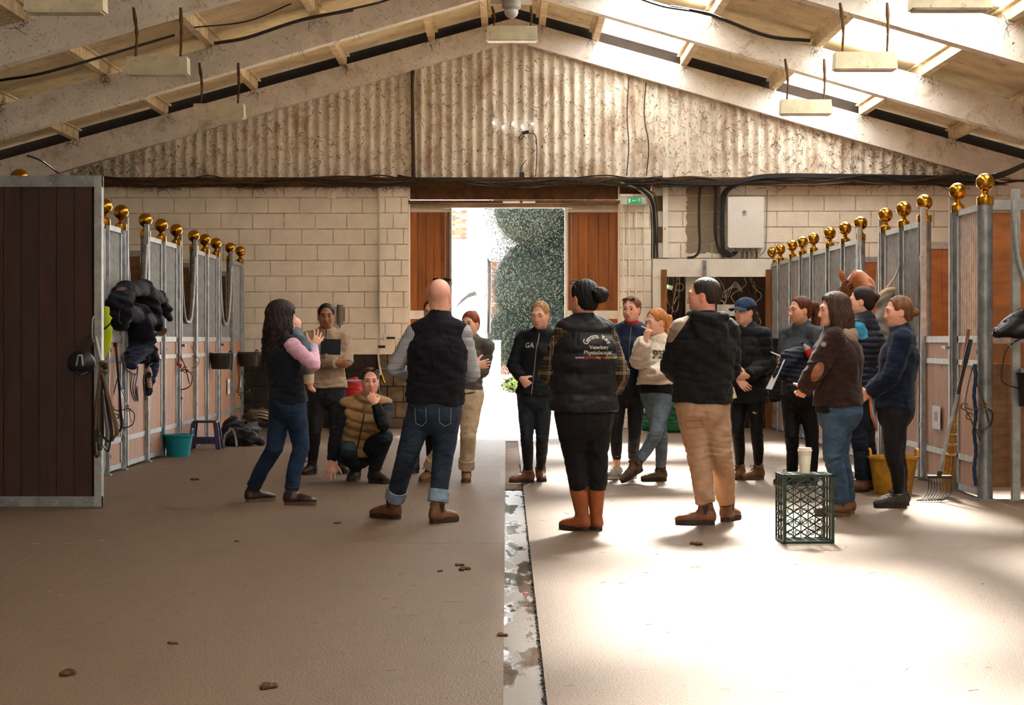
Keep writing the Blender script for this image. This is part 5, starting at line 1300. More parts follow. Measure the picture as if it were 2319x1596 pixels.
v_, f_ = disc(.042, .07, .02); stick_mesh(p13['G']['jacket'], v_, f_, P(1848, 842, p13['Yd'] - .2), V3(1, 0, 0), V3(0, 0, 1), V3(0, -1, 0), cloth('tan suede patch', '#8a6048'), p13['root'], 'elbow_patch', lift=.005)
v_, f_ = disc(.018, .018); stick_mesh(p13['G']['jacket'], v_, f_, P(1863, 779, p13['Yd'] - .2), V3(1, 0, 0), V3(0, 0, 1), V3(0, -1, 0), mat('grey badge', '#8d8782', .7), p13['root'], 'badge', lift=.005)

# woman behind in navy gilet with light blue sleeves
p14 = person('woman in navy quilted gilet with light blue sleeves, half hidden behind the brown jacket', 1115, (1951, 682), 286, 300, (1955, 884), {'L': (1950, 1114, 262), 'R': (1968, 1108, 275)}, {'L': (1946, 996, -.04), 'R': (1962, 996, .1)},
             {'L': ((1976, 828, -.1), (1950, 872, .1), None), 'R': ((1930, 830, .3), (1920, 870, .35), None)},
             [dict(m=cloth('light blue fleece', '#3f9ac0'), name='shirt', collar=0, hem=.3, puff=-.008, sr=(.072, .06, .054, .048)), dict(m=cloth('navy quilted gilet', '#151c2a', .5), name='gilet', sleeves=False, puff=.028, hem=-.02, quilt=(.05, .008), collar=.06, col_r=.076)],
             dict(m=denim('navy jeans', '#1c2735'), r=(.092, .07, .066, .062), shoe=('hiker', M_BOOTB, M_SOLED, M_LACE), name='jeans', end=.05), 'fair', ('bun', 'darkbrown', (0, -.115, .03), .034), hips=.165, waist=.145, depth=1.15)

# woman in navy fleece at the right
p15 = person('woman with low blonde bun in navy fleece and black leggings, rightmost of the group', 1151, (2035, 706), 268, 278, (2026, 922), {'L': (2034, 1149, 266), 'R': (2040, 1143, 272)}, {'L': (2023, 1028, -.05), 'R': (2030, 1028, .08)},
             {'L': ((2018, 852, -.2), (1970, 890, -.1), ((-.7, .4, -.4), (.3, .8, .1), 30, 3)), 'R': ((2008, 852, .24), (1966, 892, .06), None)},
             dict(m=cloth('navy fleece', '#131c30', .95, .12, 25, .15, 220, .08), name='fleece', puff=.014, hem=-.01, collar=.06, col_r=.074, sr=(.072, .062, .056, .046), wr=.002), dict(m=C_LEG, r=(.1, .066, .056, .042), shoe=('trainer', M_TRND, M_SOLED, M_LACE), name='leggings', end=.06, sock=mat('white sock', '#d5d0c8', .9)), 'pink', ('bun', 'dkblonde', (0, -.13, -.005), .03, .07), hips=.166, waist=.15, chest=.162, depth=1.1, iris=M_IRISL)
t = thing('folder', 'orange folder hanging from the hands of the navy fleece woman', 'folder', P(1975, 960, p15['Yd'] - .1)); yy = p15['Yd'] - .1
m = MB(); m.prism([P(1966, 893, yy), P(1978, 900, yy + .14), P(1984, 975, yy + .14), P(1972, 945, yy)], (.012, .0, 0)); m.build('cover', mat('orange card', '#d2642c', .6, 0, .05), t); m = MB(); m.prism([P(1969, 893, yy + .01), P(1979, 902, yy + .13), P(1985, 970, yy + .13), P(1974, 942, yy + .01)], (.008, .0, 0)); m.build('pages', MATS['white paper'], t)
# ------------------------------------------------------------------ outside the doorway
m = MB(); m.bb((-40, 28.2, -.12), (40, 120, -.005)); m.build('ground', mat('pale gravel yard', '#b9ad9c', .9, 0, .12, 3, .3, 40), None, kind='structure', label='bright gravel yard outside the doorway')
def leaf_cloud(m, c, r, n, size, rnd, shell=.7):
    for _ in range(n):
        v = np.array([rnd.gauss(0, 1) for _ in range(3)]); v = unit(v) * (shell + (1 - shell) * rnd.random()) * np.array(r); p = c + v
        a = np.array([rnd.gauss(0, 1) for _ in range(3)]); a = unit(a) * size * rnd.uniform(.7, 1.3); b = unit(np.cross(a, unit(v + .01))) * size * .38; m.add([p - a, p + b, p + a, p - b], [(0, 1, 2, 3)])
def tree(name, label, trunk, blobs, mt, size, cat='tree', group=None, dens=900, trunkr=.2):
    t = thing(name, label, cat, trunk, group); rnd = random.Random(len(label)); m = MB()
    for c, r in blobs: leaf_cloud(m, np.array(c), r, int(dens * (r[0] * r[2] + r[0] * r[1])), size, rnd)
    m.build('foliage', mt, t, kind='stuff')
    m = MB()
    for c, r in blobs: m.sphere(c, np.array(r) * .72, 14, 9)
    m.build('shade_core', mat('dark shade core', '#0e140b', .95, 0, .4, 3), t, True)  # dark solid core stands in for shade deep in the leaves
    m = MB(); zt = max(c[2] for c, r in blobs); m.tube([trunk, (trunk[0] + .1, trunk[1], zt * .5), (trunk[0], trunk[1], zt)], [trunkr, trunkr * .8, .05], 9)
    for c, r in blobs: m.tube([(trunk[0], trunk[1], c[2] * .5), c], [.07, .03], 6)
    m.build('trunk', mat('bark', '#4a3a2a', .9, 0, .3, 8), t, True)
M_LEAF = mat('grey green leaves', '#2a352a', .6, 0, .3, 2.0, spec=.4); M_LEAF2 = mat('bright green leaves', '#7c8f4a', .6, 0, .3, 2.5)
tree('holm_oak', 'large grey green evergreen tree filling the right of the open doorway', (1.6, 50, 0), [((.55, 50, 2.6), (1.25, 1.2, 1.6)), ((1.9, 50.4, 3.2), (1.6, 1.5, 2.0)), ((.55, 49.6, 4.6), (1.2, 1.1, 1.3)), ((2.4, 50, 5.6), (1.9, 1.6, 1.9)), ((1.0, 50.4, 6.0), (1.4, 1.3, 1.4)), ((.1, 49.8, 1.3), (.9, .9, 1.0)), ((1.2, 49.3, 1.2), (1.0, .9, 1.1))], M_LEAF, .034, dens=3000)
tree('yard_shrub', 'bright green low shrub at the foot of the evergreen tree', (.15, 46.8, 0), [((.15, 46.8, .2), (.3, .3, .2)), ((.5, 46.9, .13), (.2, .2, .13))], M_LEAF2, .05, 'shrub', dens=2500, trunkr=.03)
# white horsebox
hb = thing('horsebox', 'white horsebox lorry parked left of the tree outside', 'vehicle', (-2.6, 42, 0)); M_VAN = mat('white vehicle paint', '#e9eaec', .3, 0, .03)
m = MB(); pr = [(-5.4, .75), (-.46, .75), (-.46, 3.05), (-.62, 3.25), (-.95, 3.36), (-5.4, 3.4)]; m.prism([(x, 41, z) for x, z in pr], (0, 5.5, 0)); m.build('body', M_VAN, hb)
m = MB(); m.bb((-.46, 40.9, .5), (-.4, 41.1, 2.95)); m.build('corner_post', mat('grey trim', '#5a6068', .5), hb)
m = MB(); m.tube(catmull([(-.37, 41.0, 2.95), (-.35, 40.9, 2.8), (-.35, 40.9, 2.2), (-.37, 41, 1.4)]), .035, 7); m.build('ramp_seal', MATS['black plastic'], hb, True)
m = MB(); m.bb((-.45, 40.9, .5), (-.12, 41.4, 1.25)); m.build('locker', mat('grey locker', '#8d9296', .5), hb)
m = MB(); m.bb((-5.3, 41.2, .45), (-.5, 46.3, .75)); m.build('chassis', MATS['black plastic'], hb)
for y in (41.9, 45.2):
    m = MB(); m.lathe([(.2, -.12), (.44, -.12), (.46, 0), (.44, .12), (.2, .12)], (-.75, y, .46), 20, roty(math.pi / 2)); m.build('wheel', mat('tyre', '#1c1c1c', .8), hb, True)
M_SWSH = mat('grey graphics', '#2a2c30', .6); m = MB(); sw = [P(1028, 700, 40.98), P(1045, 678, 40.98), P(1062, 664, 40.98), P(1076, 659, 40.98), P(1080, 668, 40.98), P(1060, 674, 40.98), P(1042, 688, 40.98)]
m.prism(sw, (0, -.01, 0)); m.build('graphic', M_SWSH, hb); m = MB(); m.prism([P(1050, 699, 40.98), P(1055, 702, 40.98), P(1060, 707, 40.98)], (0, -.01, 0)); m.build('graphic', M_SWSH, hb)
m = MB(); m.box(P(1079, 566, 40.95), (.06, .06, .12)); m.build('lamp', mat('grey lamp', '#77787a', .4), hb)
# brick house with chimney
hs_ = thing('house', 'distant house with slate roof and brick chimney', 'building', (-4, 72, 0)); m = MB(); m.bb((-14, 72, 0), (4, 80, 4.2)); m.build('wall', mat('red brick wall', '#9a5a44', .9, 0, .3, 4), hs_)
m = MB(); m.prism([(-14, 71.5, 4.1), (-14, 80.5, 4.1), (-14, 76, 7.8)], (18, 0, 0)); m.build('roof', mat('blue grey slate', '#474d58', .7, 0, .15, 8, .4, 30, stretch=(1, 1, 3)), hs_)
M_BRK = [mat('chimney brick %d' % i, c, .9, 0, .2, 9) for i, c in enumerate(('#a8624a', '#b87860', '#8c5040', '#c49a80'))]
ch = MB(); ch.bb((-2.05, 70.3, 3.5), (-1.42, 70.9, 5.95)); ck = ch.build('chimney', mat('lime mortar', '#c9beb0', .9), hs_)
bm_ = {}
for r_ in range(30):
    for k in range(3):
        w = .2; mt_ = R.choice(M_BRK)
        if mt_.name not in bm_: q = MB(); q.box((0, 0, 0), (.195, .03, .066)); bm_[mt_.name] = q.mesh('brick', mt_)
        o = inst('brick', bm_[mt_.name], ck, (-2.05 + .11 + .21 * k + (.0 if r_ % 2 else -.04), 70.29, 3.55 + .08 * r_))
m = MB(); m.bb((-2.12, 70.2, 5.72), (-1.36, 71, 5.8)); m.build('chimney_course', M_BRK[1], hs_); m = MB(); m.lathe([(.1, 5.95), (.12, 6.0), (.1, 6.35), (.13, 6.4)], (-1.75, 70.6, 0), 10); m.build('chimney_pot', mat('pale pot', '#d0c4b4', .8), hs_, True)

# ------------------------------------------------------------------ right wall: board, cupboard, inverter
t = thing('meter_cupboard', 'open white framed meter cupboard full of cables beside the right pier', 'cupboard', (bx(1610), BW - .2, 0)); yb = BW - .3
m = MB(); m.bb((bx(1475), yb, bz(628)), (bx(1742), yb + .05, bz(588))); m.build('fascia_board', M_WHITE, t)
m = MB(); m.bb((bx(1475), yb + .01, 0), (bx(1493), yb + .05, bz(628))); m.build('side_board', M_WHITE, t)
m = MB(); m.bb((bx(1493), yb - .02, bz(760)), (bx(1506), yb + .05, bz(612))); m.build('timber_post', M_WOODR, t)
m = MB(); m.bb((bx(1728), yb - .02, 0), (bx(1740), yb + .06, bz(612))); m.build('timber_post', M_WOODR, t)
m = MB(); m.bb((bx(1493), BW - .03, 0), (bx(1742), BW - .01, bz(600))); m.build('back_board', mat('dark brown back board', '#3a2014', .8, 0, .35, 6), t)
m = MB(); m.bb((bx(1550), yb + .08, bz(960)), (bx(1616), BW - .05, bz(622))); m.build('grey_cabinet', mat('grey green cabinet', '#b9b8a8', .6, 0, .06), t)
m = MB(); m.bb((bx(1620), yb + .06, bz(716)), (bx(1690), BW - .04, bz(690))); m.build('junction_box', mat('pale grey box', '#c4c2b8', .5), t)
m = MB(); m.bb((bx(1620), yb + .05, bz(770)), (bx(1700), BW - .04, bz(755))); m.build('shelf', M_WOODR, t)
m = MB(); c0 = P(1515, 650, yb + .1); m.box(c0, (.1, .04, .06), roty(.3)); m.build('router', M_WHITE, t); m = MB(); m.sphere(c0 + V3(-.02, -.025, .01), .008, 6, 4); m.build('indicator', mat('green led', '#3cff5a', .4, 0, 0, emit=4), t)
rnd = random.Random(3)
for i in range(26):
    x0 = rnd.uniform(1508, 1548) if i < 12 else rnd.uniform(1620, 1722); mt_ = rnd.choice([M_CABLE, M_CABLEB, M_CABLEW, M_CABLEB]); y0 = yb + rnd.uniform(.1, .22)
    pts = [P(x0 + rnd.gauss(0, 12), 615 + k * rnd.uniform(24, 34) if i % 3 else 640 + k * 12 + rnd.gauss(0, 20), y0) + V3(0, rnd.uniform(-.05, .05), 0) for k in range(6)]
    pts = [V3(min(max(p[0], bx(1508)), bx(1546) if i < 12 else bx(1724)), p[1], p[2]) for p in pts]; m = MB(); m.tube(catmull(pts, 4), rnd.uniform(.004, .009), 5); m.build('cable', mt_, t, True)
m = MB(); m.tube([P(1539 + 9 * math.cos(a), 650 + 9 * math.sin(a), yb + .08) for a in np.linspace(0, 12.6, 30)], .006, 5); m.build('cable_coil', M_CABLEW, t, True)
for k in range(4): m = MB(); m.tube(catmull([P(1636 + 4 * k, 675, yb + .1), P(1640 + 6 * k, 660 - 3 * k, yb + .07), P(1665, 650 - 4 * k, yb + .07), P(1680, 662 - 3 * k, yb + .1)]), .005, 5); m.build('cable', M_CABLEW, t, True)
m = MB(); m.bb((bx(1586), yb - .05, bz(640)), (bx(1594), yb - .01, bz(592))); m.build('grey_trunking', M_GALV, t)
t = thing('inverter_box', 'white solar inverter box on the right wall above the cupboard', 'inverter', P(1686, 562, BW)); a, b = P(1646, 562, BW - .02), P(1727, 447, BW - .02)
m = MB(); n_ = []; r_ = .03
for cx_, cz_, s0 in ((b[0] - r_, b[2] - r_ * .3, 0), (a[0] + r_, b[2] - r_ * .3, 90), (a[0] + r_, a[2] + r_, 180), (b[0] - r_, a[2] + r_, 270)):
    for k in range(5): an = math.radians(s0 + k * 22.5); rr = r_ if s0 >= 180 else r_ * .3; n_.append((cx_ + rr * math.cos(an) + (r_ - rr) * (1 if s0 in (0, 270) else -1), BW - .16, cz_ + rr * math.sin(an)))
m.prism(n_, (0, .14, 0)); m.build('housing', mat('white enamel', '#dcd8d2', .35, 0, .03), t, True)
lg_ = P(1686, 480, BW - .165); m = MB(); m.tube([lg_ + V3(.028 * math.cos(an), 0, .02 * math.sin(an)) for an in np.linspace(.6, 6.0, 20)], .0035, 5); m.tube([lg_ + V3(.016 * math.cos(an), 0, .009 * math.sin(an)) for an in np.linspace(0, 6.28, 14)], .003, 5); m.tube([lg_ + V3(x, 0, -.035 - .006 * math.cos(x * 50)) for x in np.linspace(-.028, .028, 8)], .003, 5); m.build('logo', mat('grey logo', '#6f6d6a', .6), t)
for px in (1656, 1668, 1678, 1690, 1701, 1712): m = MB(); m.lathe([(.012, 0), (.02, .006), (.02, .03), (.014, .045)], P(px, 568, BW - .1), 10); m.build('cable_gland', mat('grey gland', '#9a968e', .6), t, True)
def cable(pts, r, mt_, label, cat='cable', group='wall cables', n=6): m = MB(); m.tube(catmull(pts, 6), r, n); return m.build('cable', mt_, None, True, label=label, category=cat, group=group)
CY_ = BW - .12
cable([P(1556, 584, CY_), P(1574, 580, CY_), P(1584, 562, CY_), P(1583, 500, CY_), P(1584, 440, CY_), P(1590, 420, CY_ - .05), P(1606, 415, CY_ - .08)], .018, M_CABLE, 'black cable on the bare block patch nearest the white conduit')
for i, dx in enumerate((0, 5)): cable([P(1640, 578 + dx, CY_), P(1628 - dx * .5, 560, CY_), P(1619 + dx * .6, 530, CY_), P(1619 + dx * .6, 470, CY_), P(1618 + dx, 425, CY_), P(1608 + dx, 413, CY_ - .05)], .014, M_CABLE, ['left of the two thin black cables beside the inverter', 'right of the two thin black cables beside the inverter'][i])
for i, dx in enumerate((0, 5, 10)): cable([P(1660 + dx, 570, CY_ + .02), P(1656 + dx * .5, 580 - dx * .3, CY_), P(1643 + dx * .3, 578 - dx, CY_), P(1634 + dx * .6, 560, CY_), P(1633 + dx * .6, 480, CY_), P(1636 + dx, 438, CY_), P(1660 + dx, 420, CY_ - .06), P(1700, 415, CY_ - .08)], .015, M_CABLE, ['outermost of three black cables looping under the inverter', 'middle of three black cables looping under the inverter', 'innermost of three black cables looping under the inverter'][i])
for i, (px, c_) in enumerate(((1680, '#7a2a20'), (1691, '#1d1a17'), (1702, '#6a7a2a'), (1713, '#1d1a17'))): cable([P(px, 570, BW - .1), P(px + 1, 580, BW - .12), P(px - 2, 590, BW - .14)], .011, mat('tail ' + c_, c_, .6), ['short reddish cable tail under the inverter', 'first short black cable tail under the inverter', 'short green yellow cable tail under the inverter', 'last short black cable tail under the inverter'][i])
cable([P(1738, 430, BW - .05), P(1736, 500, BW - .05), P(1734, 560, BW - .05), P(1722, 578, BW - .05)], .008, mat('grey cable', '#8d8a84', .6), 'thin grey cable right of the inverter')
t = thing('conduit_trunking', 'white vertical trunking left of the bare blocks', 'conduit', P(1506, 580, BW)); m = MB(); m.bb((bx(1500), BW - .1, bz(584)), (bx(1512), BW - .04, bz(386))); m.build('cover', M_WHITE, t)
for py in (421, 517): m = MB(); m.prism([P(1503, py + 3, BW - .104), P(1509, py + 3, BW - .104), P(1506, py - 4, BW - .104)], (0, -.002, 0)); m.build('warning_label', mat('orange label', '#d89a2a', .6, 0, 0), t)
for i in range(9):
    r0 = random.Random(i); cable([P(1400 + 6 * i, 415 + r0.uniform(-3, 6), CY_ - .05), P(1440 + 3 * i, 418 + r0.uniform(0, 12), CY_ - .06), P(1468 + 2 * i, 440 + r0.uniform(0, 20), CY_ - .05), P(1476 + 1.6 * i, 500, CY_), P(1476 + 1.6 * i + r0.gauss(0, 2), 584, CY_)], r0.uniform(.008, .016), r0.choice([M_CABLE, M_CABLEB, M_CABLE, M_CABLEW]), '%s cable from the left in the bundle dropping beside the white trunking' % ORD[i], group='cables dropping beside the trunking')
# cables lying along the ledge
for i in range(12):
    r0 = random.Random(40 + i); x0, x1 = r0.choice([(160, 940), (600, 1480), (900, 1500), (1480, 2319)]); pts = [P(x, 407 + r0.uniform(-6, 12) + 5 * math.sin(x / 90 + i), BW - .16 - r0.uniform(0, .08)) for x in np.linspace(x0, x1, 11)]
    cable(pts, r0.uniform(.008, .018), r0.choice([M_CABLEB, M_CABLE, M_CABLEB]), '%s dusty cable sagging along the ledge, counted from the top' % ORD[i], group='cables along the ledge')
for i in range(4): cable([P(1505, 408 + 2 * i, BW - .2), P(1580, 412 + 2 * i, BW - .22), P(1660, 410 + 2 * i, BW - .22), P(1740, 396 + 2 * i, BW - .22), P(1900, 396 + 2 * i, BW - .22), P(2150, 400 + 2 * i, BW - .22), P(2250, 396 + 3 * i, BW - .5), P(2340, 362 + 2 * i, BW - 2)], .018, M_CABLE, '%s heavy black cable running right above the inverter, counted from the top' % ORD[i], group='heavy black cables right of the trunking')
# conduits on the right pier
for i, px in enumerate((1412, 1424, 1440, 1459)):
    t = thing('conduit', '%s thin conduit from the left on the right door pier' % ORD[i], 'conduit', P(px, 900, BW - .14), 'pier conduits'); m = MB(); m.tube([P(px, 465, BW - .145), P(px, 740, BW - .145), P(px, 960, BW - .145)], .011, 7); m.build('pipe', M_CREAM, t, True)
    for py in (512, 560, 606, 650): m = MB(); m.box(P(px, py, BW - .15), (.04, .02, .02)); m.build('clip', M_CREAM, t)
# exit sign
t = thing('exit_sign', 'green exit sign with arrow and running figure above the right pier', 'sign', P(1435, 463, BW - .2)); m = MB(); m.box(P(1435, 455, BW - .2), (.36, .06, .1)); m.build('body', mat('grey sign body', '#b8c0ae', .4), t)
m = MB(); m.box(P(1437, 454, BW - .235), (.2, .008, .085)); m.build('panel', mat('exit green', '#0f7a4c', .4, 0, 0, emit=.15), t)
def sp(x, z): return P(1437, 454, BW - .242) + V3(x, 0, z)
m = MB(); m.prism([sp(-.085, -.028), sp(-.06, -.028), sp(-.06, .03), sp(-.085, .03)], (0, -.002, 0)); m.build('door_mark', WH, t)
m = MB(); m.prism([sp(-.035, 0), sp(-.015, .016), sp(-.015, .005), sp(.025, .005), sp(.025, -.005), sp(-.015, -.005), sp(-.015, -.016)], (0, -.002, 0)); m.build('arrow', WH, t)
m = MB(); m.sphere(sp(.062, .024), (.008, .002, .008), 8, 5)
for a_, b_2 in (((.062, .014), (.072, -.004)), ((.072, -.004), (.086, -.012)), ((.072, -.004), (.06, -.026)), ((.06, .012), (.046, .0)), ((.062, .012), (.08, .014))): m.tube([sp(*a_), sp(*b_2)], .004, 5)
m.build('running_figure', WH, t)
# wall bits left
t = thing('junction_box', 'small cream junction box high on the left wall', 'box', P(752, 445, BW)); m = MB(); m.box(P(752, 437, BW - .03), (.13, .06, .16)); m.build('body', M_WHITE, t); m = MB(); m.box(P(752, 437, BW - .062), (.11, .006, .14)); m.build('lid', M_CREAM, t)
t = thing('wall_bracket', 'old grey pipe bracket on the left wall', 'bracket', P(770, 735, BW)); m = MB(); m.tube([P(770, 690, BW - .06), P(770, 735, BW - .06)], .045, 10); m.build('pipe', mat('weathered grey', '#7d7a70', .7), t, True); m = MB(); m.box(P(772, 712, BW - .02), (.12, .03, .2)); m.build('plate', mat('stained plate', '#9a8a66', .8), t); m = MB(); m.tube([P(770, 735, BW - .06), P(769, 742, BW - .06)], .015, 8); m.build('nozzle', M_GALV, t)
t = thing('water_pipe', 'cream water pipe with taps running down beside the left pier', 'pipe', P(860, 880, BW - .1)); m = MB(); m.tube(catmull([P(858, 416, BW - .1), P(859, 560, BW - .1), P(861, 700, BW - .1), P(857, 800, BW - .1), P(866, 870, BW - .15)]), .016, 7); m.build('pipe', M_CREAM, t, True); m = MB(); m.tube([P(857, 785, BW - .12), P(872, 785, BW - .14)], .018, 7); m.build('tap', MATS['black plastic'], t, True); m = MB(); m.tube([P(864, 850, BW - .15), P(870, 868, BW - .2)], [.025, .02], 8); m.build('brass_fitting', M_BRASS, t, True)
t = thing('switch_plate', 'white switch plate on the left pier', 'switch', P(882, 770, BW - .13)); m = MB(); m.box(P(884, 763, BW - .14), (.18, .03, .1)); m.build('plate', M_WHITE, t); m = MB(); m.box(P(885, 765, BW - .158), (.12, .01, .03)); m.build('slot', MATS['black plastic'], t)
t = thing('plug_adapter', 'black plug adapter hanging from a wire on the gable', 'adapter', P(1188, 305, BW - .1)); m = MB(); m.box(P(1190, 300, BW - .12), (.1, .05, .045), roty(-.2)); m.build('body', MATS['black plastic'], t)
for pts in ([P(1200, 302, BW - .12), P(1212, 306, BW - .12), P(1216, 340, BW - .12), P(1213, 400, BW - .12)], [P(1184, 303, BW - .12), P(1176, 310, BW - .13), P(1178, 316, BW - .13), P(1186, 308, BW - .13)]): m = MB(); m.tube(catmull(pts), .007, 5); m.build('wire', M_CABLE, t, True)
t = thing('plug_adapter', 'black socket box at the foot of the gable', 'adapter', P(1182, 402, BW - .1)); m = MB(); m.box(P(1182, 396, BW - .12), (.07, .05, .07)); m.build('body', MATS['black plastic'], t); m = MB(); m.tube(catmull([P(1180, 390, BW - .12), P(1181, 378, BW - .12), P(1192, 362, BW - .12)]), .006, 5); m.build('wire', M_CABLE, t, True)
for i, px in enumerate((1424, 1463)): cable([P(px, 175 + 12 * i, BW - .12), P(px - 4, 260, BW - .12), P(px + 6 * i, 330, BW - .12), P(px - 5 + 6 * i, 398, BW - .12)], .009, M_CABLEB, ['left thin dark wire down the gable', 'right thin dark wire down the gable'][i])

# ------------------------------------------------------------------ hanging lamps and dome camera
M_LAMP = mat('dusty cream lamp box', '#cfc6a8', .7, 0, .12, 6, 0, 40, dirt=('#5a4426', 16, .6, .72, (1, 1, 1)))
def lamp(px, py, Y, label, w=.62, hang=.5, lit=False):
    c = P(px, py, Y); t = thing('hanging_lamp', label, 'lamp', c, 'hanging lamp boxes')
    m = MB(); h = .17; m.prism([c + V3(-w / 2, -.11, -h / 2), c + V3(w / 2, -.11, -h / 2), c + V3(w / 2 - .01, -.09, h / 2), c + V3(-w / 2 + .01, -.09, h / 2)], (0, .2, 0)); m.build('housing', M_LAMP, t)
    m = MB(); m.bb(c + V3(-w / 2 + .02, -.1, -h / 2 - .012), c + V3(w / 2 - .02, .08, -h / 2)); m.build('diffuser', mat('pale diffuser', '#d8d4c4', .5), t)
    for s_ in (-1, 1): m = MB(); m.tube(catmull([c + V3(s_ * w * .36, 0, h / 2), c + V3(s_ * w * .36 + .01, 0, h / 2 + hang * .5), c + V3(s_ * w * .38 - .01, 0, h / 2 + hang)], 4), [.014, .012, .015, .012, .02, .014, .022, .018, .014], 6); m.build('hanger_rod', M_WEB, t, True)
lamp(358, 150, 19.5, 'dusty lamp box hanging far left under the nearest full rafter'); lamp(497, 252, 23.6, 'dusty lamp box hanging left of the gable, lower of the left pair')
lamp(1824, 243, 23.6, 'whitish lamp box hanging right of the gable, lower of the right pair'); lamp(1958, 139, 19.5, 'whitish lamp box hanging right in front of the bright skylight'); lamp(1160, 77, 23.6, 'cream lamp box hanging at the ridge', hang=.25)
lamp(150, 4, 15.3, 'dusty lamp box cut by the top edge at the left'); lamp(2150, -2, 15.3, 'lamp box cut by the top edge at the right')
t = thing('dome_camera', 'white dome security camera at the ridge', 'camera', P(1158, 45, 23.4)); c = P(1158, 15, 23.4); m = MB(); m.lathe([(.1, .25), (.11, .05), (.115, -.01), (.09, -.04)], c, 18); m.build('housing', mat('grey white plastic', '#b5b3ae', .4), t, True); m = MB(); m.sphere(c + V3(0, 0, -.06), .085, 16, 10); m.build('dome', mat('pale dome', '#c9c9c9', .15), t, True); m = MB(); m.tube([c + V3(0, 0, .25), c + V3(0, 0, .9)], .03, 8); m.build('pole', M_GALVL, t)
m = MB(); m.box(c + V3(0, .15, .3), (.5, .06, .5)); m.build('bracket', M_CREAM, t)
# cables under the roof
for i, (pts, r) in enumerate((([P(0, 182, 21), P(120, 160, 21), P(395, 80, 21.6)], .016), ([P(485, 98, 21.8), P(560, 85, 21.8), P(680, 46, 21.8), P(800, 22, 21.8)], .02), ([P(440, 62, 20.8), P(560, 48, 20.8), P(660, 8, 20.8)], .008), ([P(1519, 15, 21.8), P(1600, 30, 21.8), P(1640, 45, 21.8), P(1740, 82, 21.8), P(1835, 92, 21.8)], .02), ([P(760, 28, 21.5), P(850, 8, 21.5), P(900, -8, 21.5)], .012), ([P(1440, -6, 21.5), P(1500, 14, 21.5), P(1560, 24, 21.5)], .012), ([P(62, 352, 27.5), P(95, 365, 27.5), P(132, 392, 27.5)], .012))):
    cable(pts, r, M_CABLE, ['black cable sagging under the far left roof', 'thick black cable under the left roof beside the ridge', 'thin pair wire under the left roof', 'thick black cable sagging under the right roof', 'black cable end left of the ridge', 'black cable end right of the ridge', 'thin black cable at the left eaves'][i], group='roof cables')
# cobweb strands on rafters and gable
m = MB(); rnd = random.Random(11)
def curl_strand(p, L, r, spread=.5):
    d = np.array((rnd.gauss(0, spread), rnd.gauss(0, .2), -1)); pts = [p]
    for k in range(4): d = d + np.array((rnd.gauss(0, .7), rnd.gauss(0, .15), rnd.gauss(0, .45))); pts.append(pts[-1] + unit(d) * L / 4)
    m.tube(pts, [r, r * .9, r * .8, r * .6, r * .3], 3)
for fy in FR_Y[:3]:
    for i in range(750):
        X = RX + rnd.choice((-1, -1, 1)) * rnd.uniform(.2, 7.6); u = rnd.random(); z = roof_top(X) - rafter_dep(X) * rnd.random(); curl_strand(V3(X, fy - .108, z), rnd.uniform(.015, .06) * (1 if X < 0 else .7), rnd.uniform(.0012, .0026), 1.0)
    for i in range(50):
        X = RX + rnd.choice((-1, 1)) * rnd.uniform(.2, 7.6); z = roof_top(X) - rafter_dep(X); curl_strand(V3(X, fy - .1, z), rnd.uniform(.04, .16), .0025)
    for s_ in (-1, 1):
        for q in PURL:
            for i in range(14): X = RX + s_ * q + rnd.gauss(0, .06); curl_strand(V3(X, fy - .13 - rnd.random() * .1, roof_top(X) + rnd.uniform(-.08, .03)), rnd.uniform(.05, .2), rnd.uniform(.002, .004))
for i in range(2600):
    X = rnd.uniform(-6.2, 6.6); zt_ = min(5.4, roof_top(X) - .4); 
    if zt_ < ZL: continue
    z = ZL + (zt_ - ZL) * rnd.random(); curl_strand(V3(X, BW - .095, z), rnd.uniform(.03, .11), rnd.uniform(.002, .005), 1.0)
clump = [rnd.uniform(230, 1480) for _ in range(26)]
for i in range(1500):
    px = (rnd.choice(clump) + rnd.gauss(0, 28)) if i % 6 else rnd.uniform(1480, 2200); curl_strand(P(px, rnd.uniform(404, 424), BW - .17), rnd.uniform(.05, .2), rnd.uniform(.002, .005), 4.0)
m.build('cobwebs', M_WEB, None, kind='stuff', label='dusty cobweb strands clinging to rafters and gable', category='cobweb')

# ------------------------------------------------------------------ crate and cup
CR = G(1832, 1231); cx, cy = CR[0], CR[1]; M_CRATE = mat('dark green plastic', '#1f3a2c', .4, 0, .1)
t = thing('plastic_crate', 'dark green lattice crate standing on end as a table', 'crate', (cx, cy, 0)); cw, chh, cd = .32, .43, .27
Rz = rotz(.05); q3 = lambda x, y, z: V3(cx, cy, 0) + Rz @ V3(x, y, z)
m = MB()
for (a_, b_2) in (((-cw / 2, 0), (-cw / 2 + .016, chh)), ((cw / 2 - .016, 0), (cw / 2, chh)), ((-cw / 2, 0), (cw / 2, .016)), ((-cw / 2, chh - .018), (cw / 2, chh))): m.box(q3((a_[0] + b_2[0]) / 2, .015, (a_[1] + b_2[1]) / 2), (b_2[0] - a_[0], .03, b_2[1] - a_[1]), Rz)
m.build('rim', M_CRATE, t)
for z in (.008, chh - .008):
    m = MB()
    for k in range(5): m.box(q3(-cw / 2 + .008 + k * (cw - .016) / 4, cd / 2, z), (.016, cd, .012), Rz)
    for k in range(4): m.box(q3(0, .03 + k * .08, z), (cw, .014, .012), Rz)
    m.build('lattice_wall', M_CRATE, t)
